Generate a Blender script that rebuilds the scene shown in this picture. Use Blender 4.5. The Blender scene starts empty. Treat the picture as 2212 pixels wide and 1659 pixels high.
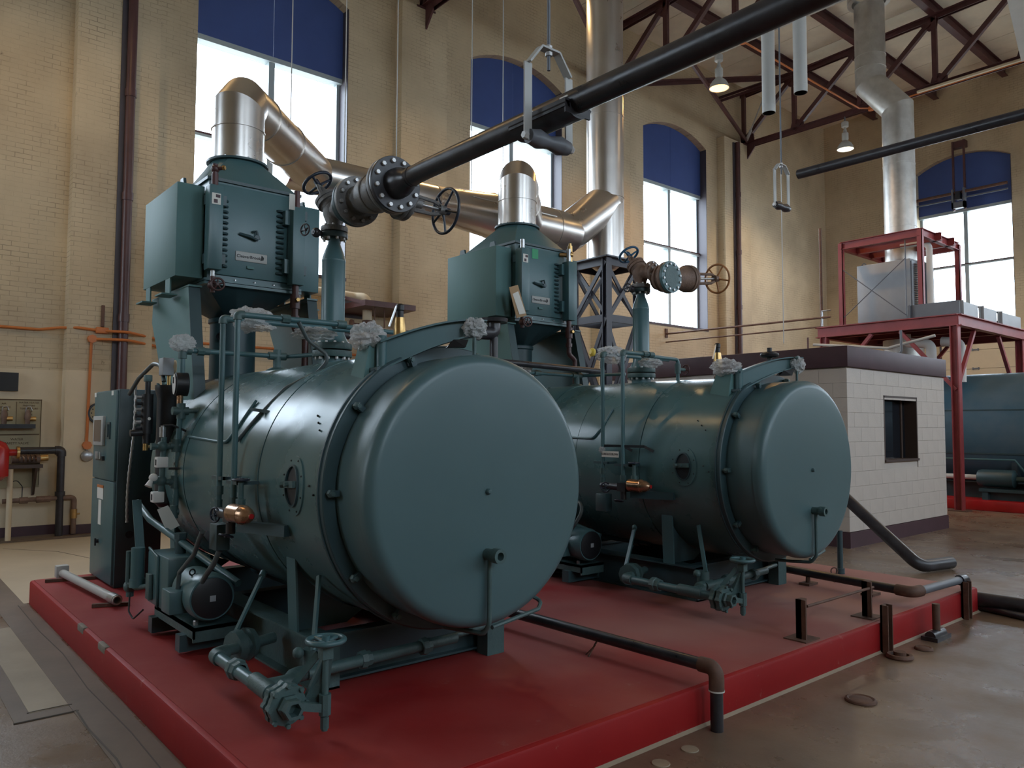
import bpy, bmesh, math, random
from mathutils import Vector as V, Matrix, noise
random.seed(7)
PI = math.pi
SC = bpy.context.scene
COL = SC.collection

# ------------------------------------------------------------------ camera
def setup_camera():
    yaw, pitch, roll = math.radians(40.388), math.radians(3.187), math.radians(0.191)
    f = V((-math.cos(yaw)*math.cos(pitch), math.sin(yaw)*math.cos(pitch), math.sin(pitch)))
    r = f.cross(V((0, 0, 1))).normalized(); u = r.cross(f)
    c, s = math.cos(roll), math.sin(roll)
    r2 = c*r + s*u; u2 = -s*r + c*u
    cam = bpy.data.cameras.new('camera'); o = bpy.data.objects.new('camera', cam); COL.objects.link(o)
    m = Matrix((r2, u2, -f)).transposed().to_4x4(); m.translation = V((0, 0, 1.6))
    o.matrix_world = m
    cam.sensor_fit = 'HORIZONTAL'; cam.sensor_width = 36.0; cam.lens = 36.0*1661/2212
    cam.clip_start = 0.05; cam.clip_end = 300
    SC.camera = o
setup_camera()

# ------------------------------------------------------------------ world, light, exposure
SKY = 10.0
w = bpy.data.worlds.new('overcast_sky'); SC.world = w; w.use_nodes = True
bg = w.node_tree.nodes['Background']; bg.inputs[0].default_value = (0.76, 0.87, 1.0, 1); bg.inputs[1].default_value = SKY
SC.view_settings.view_transform = 'Standard'; SC.view_settings.look = 'None'
SC.view_settings.gamma = 1; SC.view_settings.use_curve_mapping = False
SC.view_settings.exposure = 0.45
SC.cycles.max_bounces = 10; SC.cycles.diffuse_bounces = 6; SC.cycles.transparent_max_bounces = 12
SC.cycles.caustics_reflective = False; SC.cycles.caustics_refractive = False
SC.cycles.sample_clamp_indirect = 6.0

def portal(loc, rot, sx, sy):          # guides sampling of the sky through a modelled window opening
    L = bpy.data.lights.new('window_portal', 'AREA'); L.shape = 'RECTANGLE'; L.size = sx; L.size_y = sy
    L.cycles.is_portal = True
    o = bpy.data.objects.new('window_portal', L); COL.objects.link(o); o.location = loc; o.rotation_euler = rot

# ------------------------------------------------------------------ materials
MATS = {}
def nd(nt, t, **kw):
    n = nt.nodes.new(t)
    for k, v in kw.items(): setattr(n, k, v)
    return n
def pm(name, col, rough=0.5, metal=0.0, var=0.0, vscale=3.0, bump=0.0, bscale=40.0, rvar=0.0, spec=0.5, col2=None, coat=0.0):
    m = bpy.data.materials.new(name); m.use_nodes = True; nt = m.node_tree
    b = nt.nodes['Principled BSDF']
    b.inputs['Base Color'].default_value = (*col, 1); b.inputs['Roughness'].default_value = rough
    b.inputs['Metallic'].default_value = metal; b.inputs['Specular IOR Level'].default_value = spec
    b.inputs['Coat Weight'].default_value = coat
    tc = nd(nt, 'ShaderNodeTexCoord')
    if var > 0 or col2 is not None:
        n = nd(nt, 'ShaderNodeTexNoise'); n.inputs['Scale'].default_value = vscale; n.inputs['Detail'].default_value = 6
        n.inputs['Roughness'].default_value = 0.62
        nt.links.new(tc.outputs['Object'], n.inputs['Vector'])
        r = nd(nt, 'ShaderNodeValToRGB'); r.color_ramp.elements[0].position = 0.32; r.color_ramp.elements[1].position = 0.68
        c2 = col2 if col2 is not None else tuple(min(1, c*(1+var)) for c in col)
        c1 = col if col2 is not None else tuple(c*(1-var) for c in col)
        r.color_ramp.elements[0].color = (*c1, 1); r.color_ramp.elements[1].color = (*c2, 1)
        nt.links.new(n.outputs['Fac'], r.inputs['Fac']); nt.links.new(r.outputs['Color'], b.inputs['Base Color'])
        if rvar > 0:
            mr = nd(nt, 'ShaderNodeMapRange'); mr.inputs['To Min'].default_value = max(0.02, rough-rvar); mr.inputs['To Max'].default_value = min(1, rough+rvar)
            mr.inputs['From Min'].default_value = 0.3; mr.inputs['From Max'].default_value = 0.7
            nt.links.new(n.outputs['Fac'], mr.inputs['Value']); nt.links.new(mr.outputs['Result'], b.inputs['Roughness'])
    if bump > 0:
        n2 = nd(nt, 'ShaderNodeTexNoise'); n2.inputs['Scale'].default_value = bscale; n2.inputs['Detail'].default_value = 4
        nt.links.new(tc.outputs['Object'], n2.inputs['Vector'])
        bp = nd(nt, 'ShaderNodeBump'); bp.inputs['Strength'].default_value = bump; bp.inputs['Distance'].default_value = 0.02
        nt.links.new(n2.outputs['Fac'], bp.inputs['Height']); nt.links.new(bp.outputs['Normal'], b.inputs['Normal'])
    MATS[name] = m; return m
def emit(name, col, s):
    m = bpy.data.materials.new(name); m.use_nodes = True; nt = m.node_tree
    b = nt.nodes['Principled BSDF']; b.inputs['Base Color'].default_value = (0.8, 0.8, 0.8, 1)
    b.inputs['Emission Color'].default_value = (*col, 1); b.inputs['Emission Strength'].default_value = s
    MATS[name] = m; return m

TEAL = (0.064, 0.136, 0.146)
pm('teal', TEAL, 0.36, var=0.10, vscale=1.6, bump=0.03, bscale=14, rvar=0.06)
pm('teal_sheet', (0.074, 0.148, 0.153), 0.27, var=0.10, vscale=1.2, bump=0.05, bscale=2.2, rvar=0.06)
pm('teal_door', (0.068, 0.126, 0.134), 0.38, var=0.06, vscale=0.9, rvar=0.05)
pm('teal_lit', (0.100, 0.195, 0.190), 0.65, var=0.05, vscale=1.0, spec=0.3)  # paler copy of teal, light painted into faces turned to the left
pm('teal_dark', (0.034, 0.068, 0.076), 0.42, var=0.12, vscale=3)
pm('teal_cast', (0.060, 0.110, 0.108), 0.5, var=0.15, vscale=8, bump=0.15, bscale=60)
pm('shell_steel', (0.03, 0.045, 0.05), 0.6)
pm('black_paint', (0.012, 0.012, 0.014), 0.45, var=0.2, vscale=6)
pm('black_pipe', (0.030, 0.028, 0.032), 0.36, var=0.35, vscale=9, rvar=0.1, bump=0.04, bscale=30)
pm('cast_iron', (0.17, 0.165, 0.16), 0.5, metal=0.3, var=0.2, vscale=9, bump=0.25, bscale=70)
pm('rust_cast', (0.17, 0.105, 0.075), 0.62, var=0.25, vscale=9, bump=0.3, bscale=60)
pm('zinc', (0.42, 0.42, 0.42), 0.34, metal=0.85, var=0.15, vscale=20)
pm('white_bolt', (0.62, 0.62, 0.62), 0.35, metal=0.35)
pm('stainless', (0.66, 0.62, 0.58), 0.30, metal=1.0, var=0.06, vscale=1.5, rvar=0.05)
pm('galvanised', (0.60, 0.59, 0.56), 0.42, metal=0.7, var=0.12, vscale=5, rvar=0.08)
pm('grey_paint', (0.33, 0.35, 0.37), 0.5, var=0.06, vscale=3)
pm('grey_light', (0.42, 0.42, 0.40), 0.5, var=0.05, vscale=3)
pm('grey_dark', (0.13, 0.14, 0.16), 0.45, var=0.1, vscale=3)
pm('tower_steel', (0.045, 0.043, 0.055), 0.45, var=0.1, vscale=3)
pm('maroon_steel', (0.085, 0.030, 0.030), 0.45, var=0.2, vscale=4)
pm('maroon_paint', (0.060, 0.026, 0.033), 0.55, var=0.14, vscale=4)
pm('red_steel', (0.27, 0.045, 0.048), 0.5, var=0.15, vscale=3)
pm('red_gloss', (0.42, 0.016, 0.016), 0.25, var=0.1, vscale=4)
pm('brown_pipe', (0.075, 0.030, 0.028), 0.4, var=0.15, vscale=4)
pm('orange_conduit', (0.50, 0.15, 0.035), 0.5, var=0.1, vscale=5)
pm('orange_rust_wheel', (0.36, 0.15, 0.05), 0.55, var=0.2, vscale=10)
pm('blue_wheel', (0.02, 0.09, 0.17), 0.4, var=0.1)
pm('navy_wheel', (0.020, 0.028, 0.045), 0.4, var=0.1)
pm('brass', (0.52, 0.33, 0.13), 0.32, metal=0.9, var=0.2, vscale=8)
pm('bronze', (0.42, 0.25, 0.15), 0.30, metal=0.85, var=0.25, vscale=9, rvar=0.1)
pm('copper', (0.55, 0.27, 0.13), 0.3, metal=0.9)
pm('blue_panel', (0.045, 0.085, 0.27), 0.5, var=0.05, vscale=2)
pm('frame_paint', (0.36, 0.42, 0.44), 0.45)
pm('frame_dark', (0.06, 0.05, 0.06), 0.5)
pm('white_plastic', (0.72, 0.70, 0.66), 0.45)
pm('paper', (0.70, 0.68, 0.62), 0.7)
pm('cardboard', (0.40, 0.26, 0.14), 0.8)
pm('ink', (0.015, 0.015, 0.015), 0.6)
pm('ink_brown', (0.09, 0.05, 0.02), 0.7)
pm('screen', (0.10, 0.075, 0.07), 0.2)
pm('conduit_flex', (0.07, 0.09, 0.09), 0.42)
pm('rubber', (0.02, 0.02, 0.02), 0.6)
pm('cream_paint', (0.62, 0.51, 0.35), 0.6, var=0.05)
pm('board_paint', (0.36, 0.30, 0.18), 0.65, var=0.06)
pm('rust_iron', (0.12, 0.06, 0.04), 0.7, var=0.3, vscale=12)
pm('old_blue', (0.045, 0.115, 0.165), 0.42, var=0.12, vscale=1.2, rvar=0.08, col2=(0.10, 0.15, 0.18))
pm('pipe_wrap', (0.60, 0.58, 0.55), 0.6)
pm('wood_dark', (0.06, 0.035, 0.025), 0.5)
pm('yellow', (0.75, 0.55, 0.08), 0.5)
pm('green_tape', (0.02, 0.30, 0.12), 0.5)
pm('block_paint', (0.50, 0.44, 0.385), 0.6, var=0.04, vscale=3, bump=0.15, bscale=60)
pm('ceiling_paint', (0.74, 0.67, 0.54), 0.75, var=0.10, vscale=1.5)
pm('joint', (0.10, 0.085, 0.07), 0.9)
emit('lamp_orange', (1.0, 0.52, 0.16), 2.6)
emit('lamp_white', (1.0, 0.84, 0.62), 3.2)
emit('indicator_orange', (1.0, 0.25, 0.05), 0.6)

def plastic_wrap():
    m = bpy.data.materials.new('plastic_wrap'); m.use_nodes = True; nt = m.node_tree; b = nt.nodes['Principled BSDF']
    b.inputs['Base Color'].default_value = (0.78, 0.78, 0.77, 1); b.inputs['Roughness'].default_value = 0.18
    b.inputs['Subsurface Weight'].default_value = 0.0
    out = nt.nodes['Material Output']
    tr = nd(nt, 'ShaderNodeBsdfTransparent'); mx = nd(nt, 'ShaderNodeMixShader'); mx.inputs[0].default_value = 0.50
    nt.links.new(tr.outputs[0], mx.inputs[1]); nt.links.new(b.outputs[0], mx.inputs[2]); nt.links.new(mx.outputs[0], out.inputs[0])
    tc = nd(nt, 'ShaderNodeTexCoord'); v = nd(nt, 'ShaderNodeTexNoise'); v.inputs['Scale'].default_value = 45; v.inputs['Detail'].default_value = 5
    v.inputs['Distortion'].default_value = 1.5
    nt.links.new(tc.outputs['Object'], v.inputs['Vector'])
    bp = nd(nt, 'ShaderNodeBump'); bp.inputs['Strength'].default_value = 0.9; bp.inputs['Distance'].default_value = 0.02
    nt.links.new(v.outputs['Fac'], bp.inputs['Height']); nt.links.new(bp.outputs['Normal'], b.inputs['Normal'])
    MATS['plastic_wrap'] = m
plastic_wrap()
def window_glass():
    m = bpy.data.materials.new('window_glass'); m.use_nodes = True; nt = m.node_tree
    nt.nodes.remove(nt.nodes['Principled BSDF']); out = nt.nodes['Material Output']
    tr = nd(nt, 'ShaderNodeBsdfTransparent'); tr.inputs[0].default_value = (0.93, 0.95, 0.96, 1)
    gl = nd(nt, 'ShaderNodeBsdfGlossy'); gl.inputs['Roughness'].default_value = 0.03
    mx = nd(nt, 'ShaderNodeMixShader'); mx.inputs[0].default_value = 0.05
    nt.links.new(tr.outputs[0], mx.inputs[1]); nt.links.new(gl.outputs[0], mx.inputs[2])
    nt.links.new(mx.outputs[0], out.inputs[0]); MATS['window_glass'] = m
window_glass()

def brick_mat(name, axis):
    # painted brick: procedural courses give relief, grime and flaked paint colour
    m = bpy.data.materials.new(name); m.use_nodes = True; nt = m.node_tree; b = nt.nodes['Principled BSDF']
    tc = nd(nt, 'ShaderNodeTexCoord'); sp = nd(nt, 'ShaderNodeSeparateXYZ'); cb = nd(nt, 'ShaderNodeCombineXYZ')
    nt.links.new(tc.outputs['Object'], sp.inputs[0])
    nt.links.new(sp.outputs['Y' if axis == 'x' else 'X'], cb.inputs[0]); nt.links.new(sp.outputs['Z'], cb.inputs[1])
    br = nd(nt, 'ShaderNodeTexBrick'); br.inputs['Scale'].default_value = 1.0
    br.inputs['Brick Width'].default_value = 0.21; br.inputs['Row Height'].default_value = 0.0715
    br.inputs['Mortar Size'].default_value = 0.0055; br.inputs['Mortar Smooth'].default_value = 0.35
    br.inputs['Color1'].default_value = (1, 1, 1, 1); br.inputs['Color2'].default_value = (0.86, 0.86, 0.86, 1); br.inputs['Mortar'].default_value = (0.0, 0.0, 0.0, 1)
    nt.links.new(cb.outputs[0], br.inputs['Vector'])
    n1 = nd(nt, 'ShaderNodeTexNoise'); n1.inputs['Scale'].default_value = 0.55; n1.inputs['Detail'].default_value = 8; n1.inputs['Roughness'].default_value = 0.6
    nt.links.new(tc.outputs['Object'], n1.inputs['Vector'])
    r1 = nd(nt, 'ShaderNodeValToRGB'); e = r1.color_ramp.elements
    e[0].position = 0.30; e[0].color = (0.42, 0.33, 0.215, 1); e[1].position = 0.64; e[1].color = (0.63, 0.515, 0.345, 1)
    nt.links.new(n1.outputs['Fac'], r1.inputs['Fac'])
    # mortar and grime gaps, broken up so that joints show only in places
    n2 = nd(nt, 'ShaderNodeTexNoise'); n2.inputs['Scale'].default_value = 1.7; n2.inputs['Detail'].default_value = 6; n2.inputs['Roughness'].default_value = 0.7
    nt.links.new(tc.outputs['Object'], n2.inputs['Vector'])
    mr = nd(nt, 'ShaderNodeMapRange'); mr.inputs['From Min'].default_value = 0.44; mr.inputs['From Max'].default_value = 0.70; mr.inputs['To Min'].default_value = 0.05; mr.inputs['To Max'].default_value = 0.75
    nt.links.new(n2.outputs['Fac'], mr.inputs['Value'])
    mu = nd(nt, 'ShaderNodeMath', operation='MULTIPLY'); nt.links.new(br.outputs['Fac'], mu.inputs[0]); nt.links.new(mr.outputs['Result'], mu.inputs[1])
    mix = nd(nt, 'ShaderNodeMix', data_type='RGBA'); mix.inputs[7].default_value = (0.16, 0.115, 0.075, 1)
    nt.links.new(mu.outputs[0], mix.inputs[0]); nt.links.new(r1.outputs['Color'], mix.inputs[6])
    # flaked dark specks
    n3 = nd(nt, 'ShaderNodeTexNoise'); n3.inputs['Scale'].default_value = 5.0; n3.inputs['Detail'].default_value = 9; n3.inputs['Roughness'].default_value = 0.75
    nt.links.new(tc.outputs['Object'], n3.inputs['Vector'])
    r3 = nd(nt, 'ShaderNodeValToRGB'); r3.color_ramp.elements[0].position = 0.64; r3.color_ramp.elements[0].color = (0, 0, 0, 1); r3.color_ramp.elements[1].position = 0.72; r3.color_ramp.elements[1].color = (0.8, 0.8, 0.8, 1)
    nt.links.new(n3.outputs['Fac'], r3.inputs['Fac'])
    mix2 = nd(nt, 'ShaderNodeMix', data_type='RGBA'); mix2.inputs[7].default_value = (0.11, 0.085, 0.065, 1)
    nt.links.new(r3.outputs['Color'], mix2.inputs[0]); nt.links.new(mix.outputs[2], mix2.inputs[6])
    nt.links.new(mix2.outputs[2], b.inputs['Base Color'])
    b.inputs['Roughness'].default_value = 0.7
    iv = nd(nt, 'ShaderNodeMath', operation='SUBTRACT'); iv.inputs[0].default_value = 1.0; nt.links.new(br.outputs['Fac'], iv.inputs[1])
    bp = nd(nt, 'ShaderNodeBump'); bp.inputs['Strength'].default_value = 0.35; bp.inputs['Distance'].default_value = 0.008
    nt.links.new(iv.outputs[0], bp.inputs['Height']); nt.links.new(bp.outputs['Normal'], b.inputs['Normal'])
    MATS[name] = m
brick_mat('brick_x', 'x'); brick_mat('brick_y', 'y')

def floor_mat():
    m = bpy.data.materials.new('concrete_floor'); m.use_nodes = True; nt = m.node_tree; b = nt.nodes['Principled BSDF']
    tc = nd(nt, 'ShaderNodeTexCoord')
    n1 = nd(nt, 'ShaderNodeTexNoise'); n1.inputs['Scale'].default_value = 0.7; n1.inputs['Detail'].default_value = 9; n1.inputs['Roughness'].default_value = 0.62
    nt.links.new(tc.outputs['Object'], n1.inputs['Vector'])
    r1 = nd(nt, 'ShaderNodeValToRGB'); e = r1.color_ramp.elements
    e[0].position = 0.28; e[0].color = (0.130, 0.082, 0.050, 1); e[1].position = 0.70; e[1].color = (0.245, 0.172, 0.115, 1)
    k = r1.color_ramp.elements.new(0.5); k.color = (0.180, 0.122, 0.080, 1)
    nt.links.new(n1.outputs['Fac'], r1.inputs['Fac'])
    n2 = nd(nt, 'ShaderNodeTexNoise'); n2.inputs['Scale'].default_value = 9; n2.inputs['Detail'].default_value = 8; n2.inputs['Roughness'].default_value = 0.75
    nt.links.new(tc.outputs['Object'], n2.inputs['Vector'])
    r2 = nd(nt, 'ShaderNodeValToRGB'); r2.color_ramp.elements[0].position = 0.57; r2.color_ramp.elements[0].color = (0, 0, 0, 1); r2.color_ramp.elements[1].position = 0.74; r2.color_ramp.elements[1].color = (0.6, 0.6, 0.6, 1)
    nt.links.new(n2.outputs['Fac'], r2.inputs['Fac'])
    mx = nd(nt, 'ShaderNodeMix', data_type='RGBA'); mx.inputs[7].default_value = (0.08, 0.055, 0.04, 1)
    nt.links.new(r2.outputs['Color'], mx.inputs[0]); nt.links.new(r1.outputs['Color'], mx.inputs[6]); nt.links.new(mx.outputs[2], b.inputs['Base Color'])
    mr = nd(nt, 'ShaderNodeMapRange'); mr.inputs['From Min'].default_value = 0.3; mr.inputs['From Max'].default_value = 0.68; mr.inputs['To Min'].default_value = 0.52; mr.inputs['To Max'].default_value = 0.16
    n4 = nd(nt, 'ShaderNodeTexNoise'); n4.inputs['Scale'].default_value = 1.6; n4.inputs['Detail'].default_value = 7; n4.inputs['Roughness'].default_value = 0.6
    nt.links.new(tc.outputs['Object'], n4.inputs['Vector'])
    nt.links.new(n4.outputs['Fac'], mr.inputs['Value']); nt.links.new(mr.outputs['Result'], b.inputs['Roughness'])
    bp = nd(nt, 'ShaderNodeBump'); bp.inputs['Strength'].default_value = 0.28; bp.inputs['Distance'].default_value = 0.012
    nt.links.new(n2.outputs['Fac'], bp.inputs['Height']); nt.links.new(bp.outputs['Normal'], b.inputs['Normal'])
    MATS['concrete_floor'] = m
floor_mat()
def pad_mat(name, c0, c1, cd, lo, hi, wear=None):
    m = bpy.data.materials.new(name); m.use_nodes = True; nt = m.node_tree; b = nt.nodes['Principled BSDF']
    tc = nd(nt, 'ShaderNodeTexCoord')
    n1 = nd(nt, 'ShaderNodeTexNoise'); n1.inputs['Scale'].default_value = 0.9; n1.inputs['Detail'].default_value = 8; n1.inputs['Roughness'].default_value = 0.6
    nt.links.new(tc.outputs['Object'], n1.inputs['Vector'])
    r1 = nd(nt, 'ShaderNodeValToRGB'); e = r1.color_ramp.elements
    e[0].position = lo; e[0].color = (*c0, 1); e[1].position = hi; e[1].color = (*c1, 1)
    nt.links.new(n1.outputs['Fac'], r1.inputs['Fac'])
    n2 = nd(nt, 'ShaderNodeTexNoise'); n2.inputs['Scale'].default_value = 7; n2.inputs['Detail'].default_value = 8; n2.inputs['Roughness'].default_value = 0.7
    nt.links.new(tc.outputs['Object'], n2.inputs['Vector'])
    r2 = nd(nt, 'ShaderNodeValToRGB'); r2.color_ramp.elements[0].position = 0.64; r2.color_ramp.elements[0].color = (0, 0, 0, 1); r2.color_ramp.elements[1].position = 0.76; r2.color_ramp.elements[1].color = (0.75, 0.75, 0.75, 1)
    nt.links.new(n2.outputs['Fac'], r2.inputs['Fac'])
    mx = nd(nt, 'ShaderNodeMix', data_type='RGBA'); mx.inputs[7].default_value = (*cd, 1)
    nt.links.new(r2.outputs['Color'], mx.inputs[0]); nt.links.new(r1.outputs['Color'], mx.inputs[6]); nt.links.new(mx.outputs[2], b.inputs['Base Color'])
    if wear:        # foot-worn paint on the open part of the plinth
        sp = nd(nt, 'ShaderNodeSeparateXYZ'); nt.links.new(tc.outputs['Object'], sp.inputs[0])
        ad = nd(nt, 'ShaderNodeMath', operation='MULTIPLY_ADD'); ad.inputs[1].default_value = 0.45
        nt.links.new(sp.outputs['X'], ad.inputs[0]); nt.links.new(sp.outputs['Y'], ad.inputs[2])
        nz = nd(nt, 'ShaderNodeTexNoise'); nz.inputs['Scale'].default_value = 0.8; nz.inputs['Detail'].default_value = 7; nt.links.new(tc.outputs['Object'], nz.inputs['Vector'])
        a2 = nd(nt, 'ShaderNodeMath', operation='MULTIPLY_ADD'); a2.inputs[1].default_value = 4.5; nt.links.new(nz.outputs['Fac'], a2.inputs[0]); nt.links.new(ad.outputs[0], a2.inputs[2])
        m2 = nd(nt, 'ShaderNodeMapRange'); m2.inputs['From Min'].default_value = 1.9; m2.inputs['From Max'].default_value = 4.2; m2.inputs['To Max'].default_value = 0.85
        nt.links.new(a2.outputs[0], m2.inputs['Value'])
        m3 = nd(nt, 'ShaderNodeMix', data_type='RGBA'); m3.inputs[7].default_value = (*wear, 1)
        nt.links.new(m2.outputs['Result'], m3.inputs[0]); nt.links.new(mx.outputs[2], m3.inputs[6]); nt.links.new(m3.outputs[2], b.inputs['Base Color'])
    b.inputs['Roughness'].default_value = 0.55; b.inputs['Specular IOR Level'].default_value = 0.3
    bp = nd(nt, 'ShaderNodeBump'); bp.inputs['Strength'].default_value = 0.12; bp.inputs['Distance'].default_value = 0.01
    nt.links.new(n2.outputs['Fac'], bp.inputs['Height']); nt.links.new(bp.outputs['Normal'], b.inputs['Normal'])
    MATS[name] = m
pad_mat('pad_top', (0.26, 0.010, 0.011), (0.32, 0.046, 0.040), (0.36, 0.15, 0.13), 0.38, 0.66, wear=(0.34, 0.17, 0.145))
pad_mat('pad_side', (0.28, 0.007, 0.009), (0.34, 0.012, 0.013), (0.42, 0.20, 0.16), 0.35, 0.65)

# ------------------------------------------------------------------ mesh builder
def basis(d):
    d = V(d).normalized()
    a = V((0, 0, 1)) if abs(d.z) < 0.9 else V((1, 0, 0))
    u = a.cross(d).normalized(); v = d.cross(u)
    return u, v, d
class MB:
    def __init__(s): s.v = []; s.f = []; s.mi = []
    def add(s, vs, fs, m=0):
        o = len(s.v); s.v += [tuple(p) for p in vs]; s.f += [tuple(i+o for i in f) for f in fs]; s.mi += [m]*len(fs); return s
    def box(s, a, b, m=0):
        x0, y0, z0 = a; x1, y1, z1 = b
        vs = [(x0,y0,z0),(x1,y0,z0),(x1,y1,z0),(x0,y1,z0),(x0,y0,z1),(x1,y0,z1),(x1,y1,z1),(x0,y1,z1)]
        return s.add(vs, [(3,2,1,0),(4,5,6,7),(0,1,5,4),(1,2,6,5),(2,3,7,6),(3,0,4,7)], m)
    def cbox(s, c, d, m=0):
        return s.box([c[i]-d[i]/2 for i in range(3)], [c[i]+d[i]/2 for i in range(3)], m)
    def bar(s, p0, p1, wd, ht, up=(0,0,1), m=0):
        p0 = V(p0); p1 = V(p1); d = (p1-p0).normalized(); up = V(up)
        if abs(d.dot(up)) > 0.98: up = V((1,0,0))
        r = d.cross(up).normalized(); u = r.cross(d)
        vs = []
        for p in (p0, p1):
            for a, b in ((-1,-1),(1,-1),(1,1),(-1,1)): vs.append(p + r*(a*wd/2) + u*(b*ht/2))
        return s.add(vs, [(3,2,1,0),(4,5,6,7),(0,1,5,4),(1,2,6,5),(2,3,7,6),(3,0,4,7)], m)
    def angle_bar(s, p0, p1, wd, ht, t=0.012, up=(0,0,1)):      # L-shaped rolled steel
        p0 = V(p0); p1 = V(p1); d = (p1-p0).normalized(); up = V(up)
        if abs(d.dot(up)) > 0.98: up = V((1,0,0))
        r = d.cross(up).normalized(); u = r.cross(d)
        s.bar(p0 + u*(ht/2-t/2), p1 + u*(ht/2-t/2), wd, t, up); s.bar(p0 + r*(-wd/2+t/2), p1 + r*(-wd/2+t/2), t, ht, up); return s
    def ibeam(s, p0, p1, wd, ht, t=0.015, up=(0,0,1)):
        p0 = V(p0); p1 = V(p1); d = (p1-p0).normalized(); up = V(up)
        if abs(d.dot(up)) > 0.98: up = V((1,0,0))
        r = d.cross(up).normalized(); u = r.cross(d)
        s.bar(p0+u*(ht/2-t/2), p1+u*(ht/2-t/2), wd, t, up); s.bar(p0-u*(ht/2-t/2), p1-u*(ht/2-t/2), wd, t, up); s.bar(p0, p1, t, ht-2*t, up); return s
    def lathe(s, o, d, prof, n=32, m=0, a0=0.0):
        u, v, d = basis(d); o = V(o); base = len(s.v); rings = []
        vs = []; fs = []
        for t, r in prof:
            if r < 1e-6: rings.append([len(vs)]); vs.append(o+d*t)
            else:
                rings.append(list(range(len(vs), len(vs)+n)))
                for i in range(n):
                    a = a0+2*PI*i/n; vs.append(o+d*t+u*(r*math.cos(a))+v*(r*math.sin(a)))
        for k in range(len(rings)-1):
            A, B = rings[k], rings[k+1]
            if len(A) == 1 and len(B) == 1: continue
            for i in range(n):
                j = (i+1) % n
                if len(A) == 1: fs.append((A[0], B[j], B[i]))
                elif len(B) == 1: fs.append((A[i], A[j], B[0]))
                else: fs.append((A[i], A[j], B[j], B[i]))
        return s.add(vs, fs, m)
    def cyl(s, p0, p1, r, r2=None, n=20, m=0, a0=0.0):
        p0 = V(p0); p1 = V(p1); L = (p1-p0).length; r2 = r if r2 is None else r2
        return s.lathe(p0, p1-p0, [(0,0),(0,r),(L,r2),(L,0)], n, m, a0)
    def hexn(s, o, d, r, h, m=0):
        return s.lathe(o, d, [(0,0),(0,r),(h*0.8,r),(h,r*0.85),(h,0)], 6, m)
    def sphere(s, o, r, n=16, k=8, sc=(1,1,1), m=0):
        prof = [(-r*math.cos(PI*i/k), r*math.sin(PI*i/k)) for i in range(k+1)]
        b = len(s.v); s.lathe((0,0,0), (0,0,1), prof, n, m)
        for i in range(b, len(s.v)):
            x, y, z = s.v[i]; s.v[i] = (x*sc[0]+o[0], y*sc[1]+o[1], z*sc[2]+o[2])
        return s
    def torus(s, o, d, R, r, n=40, k=10, m=0, a0=0, a1=2*PI):
        u, v, d = basis(d); o = V(o); full = abs(a1-a0-2*PI) < 1e-6; cnt = n if full else n+1
        vs = []; fs = []
        for i in range(cnt):
            a = a0+(a1-a0)*i/n; e = u*math.cos(a)+v*math.sin(a)
            for j in range(k):
                b = 2*PI*j/k; vs.append(o+e*(R+r*math.cos(b))+d*(r*math.sin(b)))
        for i in range(n if full else n):
            i2 = (i+1) % cnt
            for j in range(k): fs.append((i*k+j, i2*k+j, i2*k+(j+1)%k, i*k+(j+1)%k))
        return s.add(vs, fs, m)
    def prism(s, poly, vec, m=0):
        n = len(poly); vec = V(vec); A = [V(p) for p in poly]; B = [p+vec for p in A]
        fs = [tuple(range(n-1,-1,-1)), tuple(range(n,2*n))]+[(i,(i+1)%n,n+(i+1)%n,n+i) for i in range(n)]
        return s.add(A+B, fs, m)
    def tube(s, pts, r, n=12, bend=0.0, m=0, caps=True, seg=6):
        P = [V(p) for p in pts]
        if bend > 0 and len(P) > 2:
            Q = [P[0]]
            for i in range(1, len(P)-1):
                a = (P[i-1]-P[i]); c = (P[i+1]-P[i]); la, lc = a.length, c.length; a.normalize(); c.normalize()
                ang = a.angle(c)
                if ang > PI-0.02: Q.append(P[i]); continue
                t = min(bend/math.tan(ang/2), la*0.49, lc*0.49); R = t*math.tan(ang/2)
                cen = P[i]+(a+c).normalized()*(R/math.sin(ang/2)); s0 = P[i]+a*t-cen; s1 = P[i]+c*t-cen
                for k in range(seg+1):
                    f = k/seg; th = s0.angle(s1)
                    q = (s0*math.sin((1-f)*th)+s1*math.sin(f*th))/math.sin(th) if th > 1e-3 else s0
                    Q.append(cen+q)
            Q.append(P[-1]); P = Q
        rr = r if isinstance(r, (list, tuple)) else [r]*len(P)
        vs = []; fs = []; u = None
        for i, p in enumerate(P):
            t = (P[min(i+1, len(P)-1)]-P[max(i-1, 0)]).normalized()
            if u is None: u, v, _ = basis(t)
            else:
                u = (u-t*u.dot(t)).normalized(); v = t.cross(u)
            for j in range(n):
                a = 2*PI*j/n; vs.append(p+u*(rr[i]*math.cos(a))+v*(rr[i]*math.sin(a)))
        for i in range(len(P)-1):
            for j in range(n): fs.append((i*n+j, i*n+(j+1)%n, (i+1)*n+(j+1)%n, (i+1)*n+j))
        if caps: fs.append(tuple(range(n-1,-1,-1))); fs.append(tuple(range((len(P)-1)*n, len(P)*n)))
        return s.add(vs, fs, m)
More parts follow.
